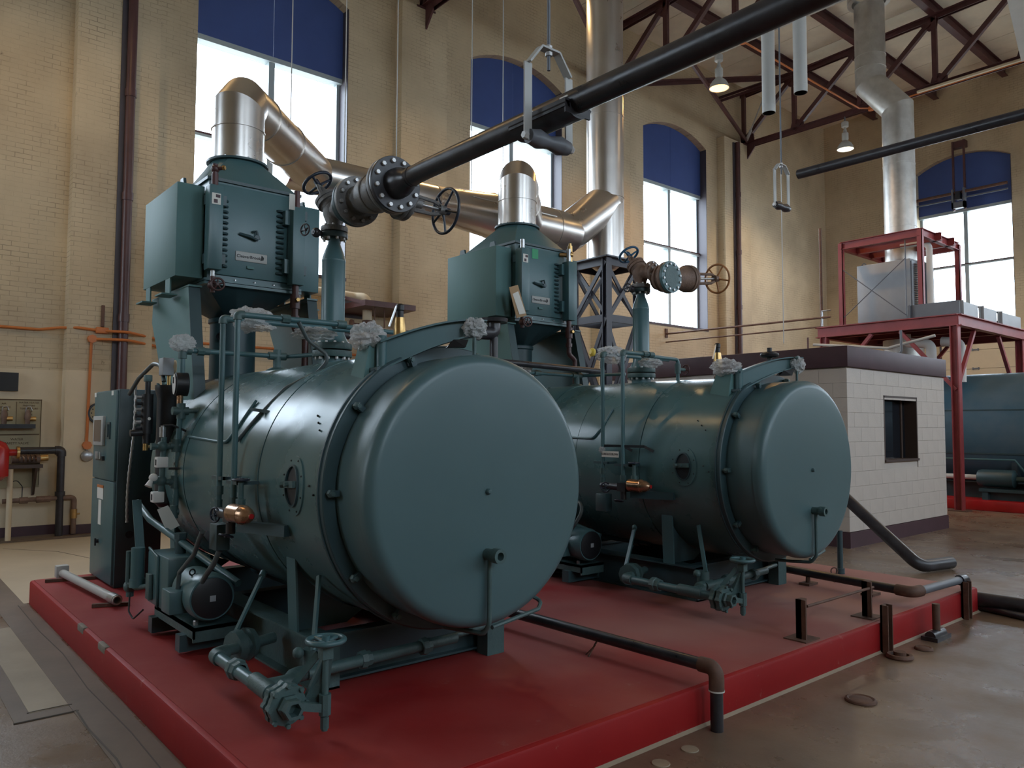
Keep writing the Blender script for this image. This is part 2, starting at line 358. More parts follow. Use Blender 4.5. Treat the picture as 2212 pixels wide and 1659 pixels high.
    def blob(s, o, sc, amp=0.25, fr=3.0, seed=0, n=56, k=32):
        b = len(s.v); s.sphere((0,0,0), 1.0, n, k)
        for i in range(b, len(s.v)):
            p = V(s.v[i]); q = p*fr+V((seed*3.1, seed*1.7, seed))
            f = 0.95+amp*noise.noise(q)+amp*0.55*noise.noise(q*2.4)+amp*0.55*(0.35-abs(noise.noise(q*3.3)))+amp*0.35*(0.35-abs(noise.noise(q*7.1)))
            s.v[i] = (o[0]+p.x*f*sc[0], o[1]+p.y*f*sc[1], o[2]+p.z*f*sc[2])
        return s
SMOOTH = math.radians(38)
def obj(name, mb, mat, parent=None, origin=None, smooth=True, bevel=0.0):
    me = bpy.data.meshes.new(name); org = V(origin) if origin is not None else V((0,0,0))
    pl = parent
    off = V((0,0,0))
    while pl is not None: off += pl.location; pl = pl.parent
    me.from_pydata([tuple(V(v)-off-org) for v in mb.v], [], mb.f)
    bm = bmesh.new(); bm.from_mesh(me); bmesh.ops.recalc_face_normals(bm, faces=bm.faces)
    if bevel > 0:
        es = [e for e in bm.edges if len(e.link_faces) == 2 and e.calc_face_angle(0) > 0.6]
        bmesh.ops.bevel(bm, geom=es, offset=bevel, segments=2, profile=0.5, affect='EDGES')
    bm.to_mesh(me); bm.free()
    mats = mat if isinstance(mat, (list, tuple)) else [mat]
    for q in mats: me.materials.append(MATS[q])
    if len(mats) > 1 and bevel == 0: me.polygons.foreach_set('material_index', mb.mi)
    if smooth:
        me.polygons.foreach_set('use_smooth', [True]*len(me.polygons)); me.set_sharp_from_angle(angle=SMOOTH)
    o = bpy.data.objects.new(name, me); COL.objects.link(o)
    o.location = org
    if parent is not None: o.parent = parent
    return o
def tag(o, label, cat, group=None):
    o['label'] = label; o['category'] = cat
    if group: o['group'] = group
    return o
def thing(name, label, cat, loc, group=None):
    o = bpy.data.objects.new(name, None); COL.objects.link(o); o.location = loc; o.empty_display_size = 0.1
    return tag(o, label, cat, group)
def struct(o): o['kind'] = 'structure'; return o
def single(name, mb, mat, label, cat, group=None, **kw):
    c = V((0,0,0))
    xs = [v[0] for v in mb.v]; ys = [v[1] for v in mb.v]; zs = [v[2] for v in mb.v]
    org = ((min(xs)+max(xs))/2, (min(ys)+max(ys))/2, min(zs))
    return tag(obj(name, mb, mat, None, origin=org, **kw), label, cat, group)
def copies(src, parent, spots):             # copies of one part at further offsets, sharing mesh data
    for p in spots:
        c = src.copy(); COL.objects.link(c); c.parent = parent; c.location = V(p)
def wloc(parent):
    off = V((0,0,0))
    while parent is not None: off += parent.location; parent = parent.parent
    return off
def text_part(name, txt, size, loc, xdir, ydir, mat, parent, thick=0.001, align='CENTER', bold=0.0):
    cu = bpy.data.curves.new(name, 'FONT'); cu.body = txt; cu.size = size; cu.align_x = align; cu.align_y = 'CENTER'; cu.extrude = thick; cu.offset = bold; cu.resolution_u = 2
    t = bpy.data.objects.new(name+'_tmp', cu); COL.objects.link(t)
    dg = bpy.context.evaluated_depsgraph_get(); me = bpy.data.meshes.new_from_object(t.evaluated_get(dg))
    bpy.data.objects.remove(t); bpy.data.curves.remove(cu)
    x = V(xdir).normalized(); y = V(ydir).normalized(); z = x.cross(y)
    M = Matrix((x, y, z)).transposed().to_4x4(); me.transform(M)
    me.materials.clear(); me.materials.append(MATS[mat]); me.name = name
    o = bpy.data.objects.new(name, me); COL.objects.link(o); o.parent = parent; o.location = V(loc)-wloc(parent)
    return o
def bolts(parent, o, d, R, n, r, h, mat='zinc', a0=0.0, name='bolt', nut=None):
    u, v, d = basis(d); o = V(o)
    mb = MB(); mb.hexn((0,0,0), d, r, h)
    src = None
    for i in range(n):
        a = a0+2*PI*i/n; p = o+u*(R*math.cos(a))+v*(R*math.sin(a))-wloc(parent)
        if src is None:
            me_o = obj(name, mb, mat, None, smooth=False); me_o.parent = parent; me_o.location = p; src = me_o
        else:
            c = src.copy(); COL.objects.link(c); c.parent = parent; c.location = p
def flange(parent, o, d, R, t, n, mat, bmat='zinc', r=0.011, h=0.014, name='flange', a0=0.2, rin=0.0):
    f = obj(name, MB().lathe(o, d, [(0,rin),(0,R*0.985),(t*0.12,R),(t*0.88,R),(t,R*0.985),(t,rin)], 40), mat, parent)
    if n: bolts(f, V(o)+V(d).normalized()*t, d, R*0.82, n, r, h, bmat, a0)
    return f
def handwheel(parent, o, d, R, r, mat, nsp=5, hub=0.02, dish=0.0, a0=0.3, name='handwheel'):
    u, v, dd = basis(d); o = V(o)
    wl = obj(name, MB().torus(o, d, R, r, 44, 10).lathe(o-dd*hub*1.2, d, [(0,0),(0,hub),(hub*2.2,hub*0.9),(hub*2.2,0)], 14), mat, parent)
    for i in range(nsp):
        a = a0+2*PI*i/nsp; e = u*math.cos(a)+v*math.sin(a)
        obj('spoke', MB().tube([o-dd*dish+e*hub*0.7, o-dd*dish*0.4+e*R*0.55, o+e*R], [r*1.0, r*0.75, r*0.8], 8), mat, wl)
    return wl

# ================================================================== SETTING
WX, BY, LY, FX = -12.85, 25.0, -9.0, 7.0          # window wall, back wall, left wall, camera-side wall
def ceil_z(x): return 11.90 + (x-WX)*0.034
H0, H1 = 0.0, 12.75
# floor
fl = struct(obj('floor', MB().box((WX-0.5, LY-0.5, -0.3), (FX+0.5, BY+0.5, 0.0)), 'concrete_floor', smooth=False))
pm('patch_light', (0.30, 0.24, 0.165), 0.55, var=0.12, vscale=2.0, bump=0.05, bscale=25)
pm('patch_dark', (0.14, 0.098, 0.066), 0.6, var=0.15, vscale=2.2, bump=0.05, bscale=25)
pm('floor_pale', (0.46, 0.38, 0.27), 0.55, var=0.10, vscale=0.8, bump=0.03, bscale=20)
def slab(name, x0, y0, x1, y1, z, mat):
    o = obj(name, MB().box((x0, y0, -0.004), (x1, y1, z)), mat, fl, smooth=False); return o
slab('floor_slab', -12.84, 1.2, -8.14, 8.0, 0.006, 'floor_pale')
slab('floor_strip', -12.3, 0.985, -2.0, 1.222, 0.005, 'patch_dark')
slab('trench_cover', -7.26, 0.79, -5.05, 0.983, 0.007, 'patch_light')
slab('trench_frame', -7.40, 0.705, -4.94, 0.79, 0.004, 'patch_dark')
slab('trench_frame', -5.05, 0.79, -4.94, 0.984, 0.004, 'patch_dark')
slab('floor_slab', -2.2, 7.9, -0.9, 8.9, 0.003, 'patch_dark')

def crack(pts, wdt=0.006):
    m = MB()
    for (x0, y0), (x1, y1) in zip(pts[:-1], pts[1:]): m.bar((x0, y0, 0.004), (x1, y1, 0.004), wdt, 0.006)
    obj('floor_crack', m, 'joint', fl, smooth=False)
crack([(-8.1, 1.15), (-7.0, 1.14), (-6.2, 1.16), (-5.3, 1.13), (-4.4, 1.15), (-3.2, 1.13)])
crack([(-4.94, 1.0), (-4.6, 0.99), (-4.1, 1.01), (-3.6, 0.98)], 0.009)
crack([(-5.06, 0.78), (-5.06, 1.0)], 0.012); crack([(-4.93, 0.70), (-4.93, 1.01)], 0.008)
crack([(-11.9, 1.5), (-11.2, 2.0), (-10.4, 2.2)], 0.012)
def wall_with_openings(name, axis, face, thick, a0, a1, ops, mat):
    """axis 'x': wall in plane x=face, runs along y. ops: (start, end, sill, spring, rise)"""
    mb = MB(); t = thick
    def P(a, z, d): return (face+d*t, a, z) if axis == 'x' else (a, face+d*t, z)
    def solid(s, e, z0, z1):
        mb.prism([P(s,z0,0), P(e,z0,0), P(e,z1,0), P(s,z1,0)], V(P(0,0,1))-V(P(0,0,0)))
    cur = a0
    for (s, e, zs, zt, rise) in sorted(ops):
        solid(cur, s, H0, H1)
        if zs > 0: solid(s, e, H0, zs)
        if rise > 0:
            half = (e-s)/2; R = (half*half+rise*rise)/(2*rise); cz = zt+rise-R; n = 14
            pts = []
            for i in range(n+1):
                a = s+(e-s)*i/n; pts.append((a, cz+math.sqrt(max(0, R*R-(a-(s+e)/2)**2))))
            for i in range(n):
                (p, zp), (q, zq) = pts[i], pts[i+1]
                mb.prism([P(p,zp,0), P(q,zq,0), P(q,H1,0), P(p,H1,0)], V(P(0,0,1))-V(P(0,0,0)))
        else: solid(s, e, zt, H1)
        cur = e
    solid(cur, a1, H0, H1)
    return struct(obj(name, mb, mat, smooth=False))
SILL, MID, TRANS, SPRING, RISE = 4.35, 6.53, 8.22, 9.52, 0.36
winX = [(-12.93, -10.18), (-7.28, -4.53), (-1.63, 1.12), (4.06, 6.83), (9.74, 12.46), (15.42, 18.18), (21.1, 23.8)]
winX = winX[1:6]
opsX = [(s, e, SILL, SPRING, RISE) for s, e in winX] + [(-8.7, -4.9, 0.0, 3.3, 0.0)]
wall_l = wall_with_openings('wall_left', 'x', WX, -0.55, LY-0.5, BY+0.5, opsX, 'brick_x')
winB = [(-9.89, -7.27), (-4.2, -1.6), (1.5, 4.1)]
opsB = [(s, e, 4.70, SPRING, RISE) for s, e in winB]
wall_b = wall_with_openings('wall_back', 'y', BY, 0.55, WX, FX+0.5, opsB, 'brick_y')
winL = [(-11.6, -8.85)]
opsL = [(s, e, 3.2, SPRING, RISE) for s, e in winL]
wall_r = wall_with_openings('wall_right', 'y', LY, -0.55, WX, FX+0.5, opsL, 'brick_y')
winFill = [(-0.8, 1.95), (4.9, 7.65), (10.6, 13.35), (16.3, 19.05), (21.7, 24.45)]  # unseen windows, added as fill light for the camera-side faces
opsF = [(s, e, SILL, SPRING, RISE) for s, e in winFill]
wall_f = wall_with_openings('wall_front', 'x', FX, 0.55, LY, BY, opsF, 'brick_x')
# painted wainscot on the window wall and brown baseboard
struct(obj('trim_1', MB().box((WX-0.01, LY, 0.14), (WX+0.006, 7.85, 2.40)), 'cream_paint', smooth=False))
for k, (a, b_) in enumerate(((LY, 2.27), (3.2, 7.85))):
    struct(obj('baseboard_left', MB().box((WX-0.01, a, 0.0), (WX+0.03, b_, 0.17)), 'maroon_paint', smooth=False))
# pilasters
for y0, y1 in ((-9.0, -8.4), (-3.9, -3.0+0.0), (2.27, 3.42), (7.86, 8.95), (13.45, 14.6), (18.72, 20.0)):
    if y0 == -3.9: continue
    p = obj('pilaster', MB().box((WX-0.02, y0, 0), (WX+0.25, y1, 10.0)), 'brick_x', wall_l, smooth=False)
    obj('pilaster_base', MB().box((WX-0.02, y0-0.004, 0), (WX+0.255, y1+0.004, 0.17)), 'maroon_paint', wall_l, smooth=False)
    obj('pilaster_wainscot', MB().box((WX-0.02, y0-0.003, 0.17), (WX+0.253, y1+0.003, 2.40)), 'cream_paint', wall_l, smooth=False)
obj('floor_curb', MB().box((WX-0.02, -2.2, 0), (WX+0.42, 3.6, 0.035)), 'patch_dark', fl, smooth=False)

# ceiling: deck panels between purlins, all parts of the ceiling
pl_x = [-12.95, -11.08, -9.21, -7.34, -5.47, -3.60, -1.73, 0.14, 2.01, 3.88, 5.75, 7.5]
cmb = MB().prism([(WX-0.5, LY-0.5, ceil_z(WX-0.5)+0.09), (FX+0.5, LY-0.5, ceil_z(FX+0.5)+0.09), (FX+0.5, LY-0.5, 13.4), (WX-0.5, LY-0.5, 13.4)], (0, BY-LY+1.0, 0))
ceil = struct(obj('ceiling', cmb, 'joint', smooth=False))
def deck(x0, x1, y0, y1):
    mb = MB(); g = 0.008
    mb.prism([(x0, y0+g, ceil_z(x0)), (x1, y0+g, ceil_z(x1)), (x1, y0+g, ceil_z(x1)+0.1), (x0, y0+g, ceil_z(x0)+0.1)], (0, y1-y0-2*g, 0))
    return obj('deck_panel', mb, 'ceiling_paint', ceil, smooth=False)
ys = [25.2]
while ys[-1] > 12: ys.append(ys[-1]-1.1)
for i in range(len(ys)-1):
    deck(WX-0.4, -4.0, ys[i+1], ys[i]); deck(-3.98, FX+0.3, ys[i+1], ys[i])
for i in range(5):
    yb = ys[-1]-(i)*(ys[-1]-LY+0.3)/5; deck(WX-0.4, FX+0.3, yb-(ys[-1]-LY+0.3)/5, yb)
for x in pl_x[1:11]:
    z = ceil_z(x)
    obj('purlin', MB().ibeam((x, LY, z-0.145), (x, BY+0.05, z-0.145), 0.16, 0.29, 0.018), 'maroon_steel', ceil, smooth=False)

# ------------------------------------------------------------------ windows
def window(n, axis, face, s, e, sill, sgn, mids, panel=True):
    """sgn: direction from the room towards outside along the wall normal"""
    def P(a, d, z): return (face+sgn*d, a, z) if axis == 'x' else (a, face+sgn*d, z)
    d0, d1 = 0.30, 0.42
    def bx(a, dA, zA, b, dB, zB):
        p, q = P(a, dA, zA), P(b, dB, zB); return [min(p[i], q[i]) for i in range(3)], [max(p[i], q[i]) for i in range(3)]
    fw = 0.075; c = (s+e)/2; zt = TRANS
    mb = MB()
    mb.box(*bx(s, d0, sill, s+fw, d1, zt)); mb.box(*bx(e-fw, d0, sill, e, d1, zt)); mb.box(*bx(s, d0-0.02, sill, e, d1, sill+0.05)); mb.box(*bx(s, d0-0.10, zt-0.09, e, d1, zt))
    win = struct(obj('window_%d' % n, mb, 'frame_paint', smooth=False))
    obj('mullion', MB().box(*bx(c-0.055, d0-0.05, sill, c+0.055, d1, zt)), 'frame_paint', win, smooth=False)
    zs = [sill]+list(mids)+[zt]
    for z in mids:
        obj('crossbar', MB().box(*bx(s, d0-0.06, z-0.045, e, d1, z+0.0)), 'frame_paint', win, smooth=False)
        obj('crossbar', MB().box(*bx(s, d0-0.07, z-0.0, e, d1, z+0.03)), 'maroon_steel', win, smooth=False)
    obj('sill_trim', MB().box(*bx(s-0.02, -0.02, sill-0.05, e+0.02, d1, sill+0.004)), 'maroon_paint', win, smooth=False)
    obj('jamb_sheet', MB().box(*bx(e-0.012, 0.0, sill, e+0.004, d0, SPRING)), 'frame_dark', win, smooth=False)  # thin dark sheet over the reveal of one jamb only
    for i in range(len(zs)-1):
        for a, b in ((s+fw, c-0.055), (c+0.055, e-fw)):
            obj('pane', MB().box(*bx(a-0.01, 0.36, zs[i]+0.01, b+0.01, 0.366, zs[i+1]-0.04)), 'window_glass', win, smooth=False)
    if panel:
        half = (e-s)/2; R = (half*half+RISE*RISE)/(2*RISE); cz = SPRING+RISE-R
        for a, b in ((s, c), (c, e)):
            pts = [P(a+0.004, 0.20, zt), P(b-0.004, 0.20, zt)]
            for i in range(9):
                q = b-0.004-(b-a-0.008)*i/8; pts.append(P(q, 0.20, cz+math.sqrt(R*R-(q-c)**2)+0.01))
            obj('transom_panel', MB().prism(pts, V(P(0, 0.25, 0))-V(P(0, 0.20, 0))), 'blue_panel', win, smooth=False)
    return win
n = 0
for s, e in winX:
    n += 1; window(n, 'x', WX, s, e, SILL, -1, (MID,))
    portal((WX-0.56, (s+e)/2, (SILL+TRANS)/2), (0, PI/2*-1, 0), TRANS-SILL, e-s)
for s, e in winB:
    n += 1; window(n, 'y', BY, s, e, 4.70, 1, (MID,))
    portal(((s+e)/2, BY+0.56, (4.7+TRANS)/2), (-PI/2, 0, 0), e-s, TRANS-4.7)
for s, e in winL:
    n += 1; window(n, 'y', LY, s, e, 3.2, -1, (MID,))
    portal(((s+e)/2, LY-0.56, (3.2+TRANS)/2), (PI/2, 0, 0), e-s, TRANS-3.2)
for s, e in winFill:
    n += 1; window(n, 'x', FX, s, e, SILL, 1, (MID,))
    portal((FX+0.56, (s+e)/2, (SILL+TRANS)/2), (0, PI/2, 0), TRANS-SILL, e-s)
portal((WX-0.56, -6.8, 1.65), (0, -PI/2, 0), 3.3, 3.8)
pm('outside_paving', (0.48, 0.45, 0.40), 0.8, var=0.1, vscale=0.3)
obj('ground_outside', MB().box((-60, -60, -0.5), (60, 70, -0.32)), 'outside_paving', smooth=False)
struct(bpy.data.objects['ground_outside'])
# sectional overhead door in the back wall
dr = struct(obj('door_1', MB().box((-9.3, BY-0.05, 0.0), (-3.6, BY-0.01, 4.45)), 'frame_dark', smooth=False))
for i in range(8):
    z0 = 0.02+i*0.555
    obj('door_panel', MB().box((-9.22, BY-0.10, z0), (-3.68, BY-0.04, z0+0.545)), 'cream_paint', dr, smooth=False)
    if i >= 4:
        for x in (-8.3, -6.6, -5.2):
            obj('hinge', MB().box((x-0.06, BY-0.125, z0-0.02), (x+0.06, BY-0.10, z0+0.02)).box((x-0.09, BY-0.13, z0-0.035), (x-0.06, BY-0.10, z0+0.035)).box((x+0.06, BY-0.13, z0-0.035), (x+0.09, BY-0.10, z0+0.035)), 'grey_dark', dr, smooth=False)

# ------------------------------------------------------------------ concrete pad
padroot = thing('equipment_pad', 'low red painted concrete plinth carrying both teal boilers', 'plinth', (-5.34, 4.39, 0))
pmb = MB()
PX0, PX1, PY0, PY1, PZ = -8.125, -2.55, 1.235, 7.54, 0.214
pmb.box((PX0, PY0, -0.01), (PX1, PY1, PZ-0.004))
obj('plinth_body', pmb, 'pad_side', padroot, bevel=0.02)
obj('plinth_top', MB().box((PX0+0.03, PY0+0.03, PZ-0.03), (PX1-0.03, PY1-0.03, PZ)), 'pad_top', padroot, smooth=False)
pm('bare_concrete', (0.20, 0.17, 0.14), 0.8, var=0.2, vscale=9)
obj('mortar_fillet', MB().prism([(PX1-0.005, PY0, 0), (PX1+0.018, PY0, 0), (PX1-0.005, PY0, 0.016)], (0, PY1-PY0, 0)), 'patch_light', padroot, smooth=False)
for x in (-6.15, -5.55):
    obj('edge_chip', MB().box((x, PY0-0.003, PZ-0.05), (x+0.18, PY0+0.035, PZ+0.002)), 'bare_concrete', padroot, bevel=0.012)
# small wall of the far old boiler: red curb
curb = single('boiler_curb', MB().box((-12.0, 16.75, 0), (3.0, 20.8, 0.20)), 'red_gloss', 'low red curb under the old blue boiler at far right', 'curb', bevel=0.02)

# ================================================================== ROOF TRUSSES
def truss(y, label):
    t = thing('roof_truss', label, 'truss', (WX+0.3, y, 10.0), 'steel roof trusses')
    xs = [WX+0.02, -11.08, -9.21, -7.34, -5.47, -3.60, -1.73, 0.14, 2.01, 3.88, 5.75, FX-0.1]
    zb = 10.0
    top = lambda x: ceil_z(x)-0.34
    for dy in (-0.05, 0.05):
        obj('bottom_chord', MB().angle_bar((xs[0], y+dy, zb), (xs[-1], y+dy, zb), 0.095, 0.13, 0.014), 'maroon_steel', t, smooth=False)
        obj('top_chord', MB().angle_bar((xs[0], y+dy, top(xs[0])), (xs[-1], y+dy, top(xs[-1])), 0.095, 0.13, 0.014), 'maroon_steel', t, smooth=False)
    for i, x in enumerate(xs[:-1]):
        if i > 0: obj('vertical', MB().bar((x, y, zb), (x, y, top(x)), 0.11, 0.10, (0,1,0)), 'maroon_steel', t, smooth=False)
        x2 = xs[i+1]
        obj('diagonal', MB().bar((x, y, zb+0.02), (x2, y, top(x2)-0.02), 0.12, 0.10, (0,1,0)), 'maroon_steel', t, smooth=False)
        if i > 0:
            obj('gusset', MB().prism([(x-0.16, y-0.012, zb-0.04), (x+0.28, y-0.012, zb-0.04), (x+0.28, y-0.012, zb+0.20), (x+0.10, y-0.012, zb+0.30), (x-0.06, y-0.012, zb+0.30)], (0, 0.024, 0)), 'maroon_steel', t, smooth=False)
            zt = top(x); obj('gusset', MB().prism([(x-0.30, y-0.012, zt+0.03), (x+0.12, y-0.012, zt+0.03), (x+0.06, y-0.012, zt-0.32), (x-0.12, y-0.012, zt-0.32), (x-0.30, y-0.012, zt-0.14)], (0, 0.024, 0)), 'maroon_steel', t, smooth=False)
    obj('bearing_post', MB().bar((WX+0.14, y, 9.95), (WX+0.14, y, top(WX)+0.05), 0.10, 0.10), 'maroon_steel', t, smooth=False)
    obj('bearing_gusset', MB().prism([(WX+0.02, y-0.02, 10.35), (WX+0.46, y-0.02, 10.30), (WX+0.50, y-0.02, 9.88), (WX+0.20, y-0.02, 9.52), (WX+0.08, y-0.02, 9.85)], (0, 0.04, 0)), 'maroon_steel', t, smooth=False)
    obj('bearing_plate', MB().box((WX, y-0.22, 9.98), (WX+0.26, y+0.22, 10.02)), 'maroon_steel', t, smooth=False)
    return t
truss(8.42, 'maroon steel roof truss nearest the camera, its shoe left of the middle window')
truss(14.15, 'maroon steel roof truss behind the tall silver stack, above the orange lamp')
truss(19.9, 'maroon steel roof truss farthest back, near the far corner and white lamp')
def brace(p, q, label):
    mb = MB().angle_bar(p, q, 0.12, 0.12, 0.014)
    single('truss_brace', mb, 'maroon_steel', label, 'brace', 'diagonal braces between the trusses', smooth=False)
brace((-12.6, 19.8, 10.08), (-10.55, 14.25, 10.08), 'diagonal maroon brace rising left from the far truss shoe')
brace((-12.45, 14.25, 10.14), (-11.35, 19.8, 11.60), 'long diagonal maroon brace from silver stack to far truss')
brace((-12.6, 14.05, 10.08), (-9.3, 8.5, 10.08), 'diagonal maroon brace between the two nearer trusses')
single('truss_brace', MB().angle_bar((-12.75, 18.6, 11.0), (-11.0, 19.7, 11.5), 0.06, 0.06, 0.01).angle_bar((-12.75, 18.6, 11.1), (-11.0, 19.7, 11.6), 0.06, 0.06, 0.01), 'maroon_steel', 'short doubled maroon angle brace beside the far truss post', 'brace', smooth=False)
t = thing('ceiling_conduit', 'orange electrical conduit run across the ceiling under the far truss', 'conduit', (-9.0, 17, 10.0))
cz = 9.93
obj('conduit_run', MB().tube([(-9.1, 14.3, cz), (-9.1, 19.6, cz), (-8.9, 19.85, cz)], 0.022, 8), 'orange_conduit', t)
obj('conduit_run', MB().tube([(-8.9, 19.85, cz), (-5.5, 19.85, cz), (-1.0, 19.85, cz)], 0.022, 8), 'orange_conduit', t)
obj('junction_box', MB().cyl((-9.1, 14.25, cz-0.05), (-9.1, 14.25, cz+0.04), 0.075, n=12), 'orange_conduit', t)
obj('junction_box', MB().cyl((-8.9, 19.85, cz-0.05), (-8.9, 19.85, cz+0.04), 0.075, n=12), 'orange_conduit', t)
# strut channels (pale) hung along the trusses
single('strut_channel', MB().bar((-12.2, 14.33, 9.96), (-6.8, 14.33, 9.96), 0.05, 0.08), 'grey_light', 'pale metal channel along the underside of the middle truss', 'channel', smooth=False)
single('strut_channel', MB().bar((-7.7, 19.72, 9.92), (0.0, 19.72, 9.92), 0.07, 0.05), 'cream_paint', 'pale pipe strapped under the far truss at upper right', 'channel', smooth=False)
single('strut_channel', MB().bar((-4.2, 14.5, 9.9), (-5.3, 19.7, 9.9), 0.30, 0.10), 'grey_light', 'pale wide trough slanting across the ceiling at upper right', 'channel', smooth=False)

# ================================================================== BOILERS
BZ = 1.275
def boiler(b, k):
    nm = ('nearest the camera', 'standing behind it beside the white block hut')[k]
    t = thing('fire_tube_boiler', ('large teal cylindrical boiler with round flat door, nearest the camera', 'teal cylindrical boiler farther back, its round door beside the white block hut')[k], 'boiler', (-5.2, b, PZ), 'twin teal boilers')
    obj('inner_shell', MB().lathe((-6.30, b, BZ), (1,0,0), [(0,0),(0,0.70),(0.02,0.742),(2.82,0.742),(2.82,0)], 72), 'shell_steel', t)
    xs = [-6.33, -5.55, -5.0, -4.25, -3.49]
    for i in range(4):
        x0, x1 = xs[i]+0.004, xs[i+1]-0.004; r = 0.757-(i % 2)*0.003
        obj('jacket_panel', MB().lathe((x0, b, BZ), (1,0,0), [(0,0.74),(0,r),(x1-x0,r),(x1-x0,0.74)], 96), 'teal_sheet', t)
    rf = obj('ring_flange', MB().lathe((-3.492, b, BZ), (1,0,0), [(0,0.60),(0,0.772),(0.012,0.772),(0.012,0.764),(0.045,0.764),(0.05,0.758),(0.05,0.60)], 96), 'teal_dark', t)
    dp = [(0,0.5),(0,0.690),(0.02,0.698),(0.235,0.698),(0.237,0.704),(0.262,0.703)]
    for i in range(9):
        a = PI/2*i/8; dp.append((0.262+0.062*math.sin(a), 0.641+0.062*math.cos(a)))
    dp += [(0.330,0.55),(0.333,0.0)]
    door = obj('door', MB().lathe((-3.442, b, BZ), (1,0,0), dp, 96), 'teal_door', t)
    obj('door_boss', MB().lathe((-3.11, b-0.005, BZ-0.007), (1,0,0), [(0,0.016),(0.012,0.016),(0.02,0.010),(0.022,0)], 16), 'teal_door', door)
    # drain nozzle with pipe down the face of the door
    zn = 0.95
    nz = obj('drain_nozzle', MB().cyl((-3.13, b-0.008, zn), (-3.045, b-0.008, zn), 0.030).lathe((-3.05, b-0.008, zn), (1,0,0), [(0,0.038),(0.05,0.038),(0.05,0.021),(0.0,0.021)], 18), 'teal_cast', door)
    obj('drain_pipe', MB().tube([(-3.085, b-0.01, zn-0.02), (-3.085, b-0.012, 0.60), (-3.13, b-0.012, 0.545), (-3.30, b-0.012, 0.53), (-3.42, b-0.05, 0.53)], 0.0125, 10, bend=0.05), 'teal_cast', door)
    for a in (144.5, 180, 215, 113, 241, 78, 40, 5, -30, -66):
        ar = math.radians(a); y, z = b+0.733*math.cos(ar), BZ+0.733*math.sin(ar)
        bl = obj('door_bolt', MB().cyl((-3.45, y, z), (-3.385, y, z), 0.012, n=10).hexn((-3.42, y, z), (1,0,0), 0.021, 0.022), 'teal_cast', rf)
        e = V((0, math.cos(ar), math.sin(ar))); c = V((-3.405, b, BZ))+e*0.705
        obj('door_lug', MB().bar(c-e*0.02, c+e*0.035, 0.03, 0.03, (1,0,0)), 'teal_dark', rf, smooth=False)
    # oval handhole with cover and yoke on the near side
    hx, hz = -3.79, 1.29; yy = b-0.755
    def oval(rx, rz, y0, y1, rin=None):
        mb = MB(); n = 36; vs = []; fs = []
        for rr, y in (((rin or (0, 0)), y0), ((rx, rz), y0), ((rx, rz), y1), ((rin or (0, 0)), y1)):
            for i in range(n):
                a = 2*PI*i/n; x = hx+rr[0]*math.cos(a); z = hz+rr[1]*math.sin(a)
                dz = z-BZ; curve = math.sqrt(max(0, 0.757**2-dz*dz))-0.757
                vs.append((x, y-curve, z))
        for q in range(3):
            for i in range(n): fs.append((q*n+i, q*n+(i+1) % n, (q+1)*n+(i+1) % n, (q+1)*n+i))
        if rin:
            for i in range(n): fs.append((3*n+i, 3*n+(i+1) % n, (i+1) % n, i))
        return mb.add(vs, fs)
    hh = obj('handhole_frame', oval(0.125, 0.155, yy+0.01, yy-0.006, (0.074, 0.108)), 'teal_sheet', t)
    obj('handhole_neck', oval(0.077, 0.111, yy+0.02, yy-0.016, (0.068, 0.101)), 'teal_dark', hh)
    obj('handhole_cover', oval(0.070, 0.104, yy+0.02, yy-0.005), 'black_paint', hh)  # cover coloured black, shade of the recess put into its paint
    obj('cover_yoke', MB().bar((hx-0.062, yy-0.022, hz+0.005), (hx+0.062, yy-0.022, hz+0.012), 0.022, 0.034).cyl((hx, yy, hz+0.01), (hx, yy-0.05, hz+0.01), 0.012, n=10).hexn((hx-0.045, yy-0.02, hz+0.005), (-0.5,-1,0), 0.018, 0.03), 'teal_cast', hh)
    for i in range(8):
        a = 2*PI*(i+0.5)/8; x, z = hx+0.110*math.cos(a), hz+0.140*math.sin(a); dz = z-BZ
        obj('screw', MB().sphere((x, b-math.sqrt(0.757**2-dz*dz)-0.004, z), 0.0055, 8, 5), 'black_paint', hh)
    # skid
    for s in (-1, 1):
        r = obj('skid_rail', MB().box((-6.45, b+s*0.625, PZ), (-3.76, b+s*0.485, PZ+0.012)).box((-6.45, b+s*0.625, PZ+0.253), (-3.76, b+s*0.485, PZ+0.265)).box((-6.45, b+s*0.570, PZ+0.012), (-3.76, b+s*0.555, PZ+0.253)).box((-3.775, b+s*0.625, PZ), (-3.76, b+s*0.485, PZ+0.265)), 'teal_dark' if k else 'teal_cast', t, smooth=False)
    for x, h in ((-3.86, 0.25), (-5.3, 0.22), (-6.3, 0.22)):
        obj('skid_crossmember', MB().ibeam((x, b-0.55, PZ+0.02+h/2), (x, b+0.55, PZ+0.02+h/2), 0.10, h, 0.012), 'teal_dark', t, smooth=False)
    obj('skid_post', MB().box((-3.80, b+0.47, PZ), (-3.70, b+0.60, PZ+0.30)), 'teal_cast', t, smooth=False)
    # saddles
    for x in (-4.05, -6.15):
        for s in (-1, 1):
            pts = []
            for i in range(9):
                a = math.radians(-145+i*5) if s < 0 else math.radians(-35-i*5)
                pts.append((x, b+0.762*math.cos(a), BZ+0.762*math.sin(a)))
            poly = [(x, b+s*0.61, PZ+0.265)]+pts+[(x, b+s*0.30, PZ+0.265)]
            sd = obj('saddle_web', MB().prism(poly, (0.02, 0, 0)), 'teal_dark', t, smooth=False)
            obj('saddle_flange', MB().bar((x-0.0, b+s*0.615, PZ+0.265), (x-0.0, b+s*0.635, BZ-0.40), 0.11, 0.012, (0,1,0)), 'teal', sd, smooth=False)
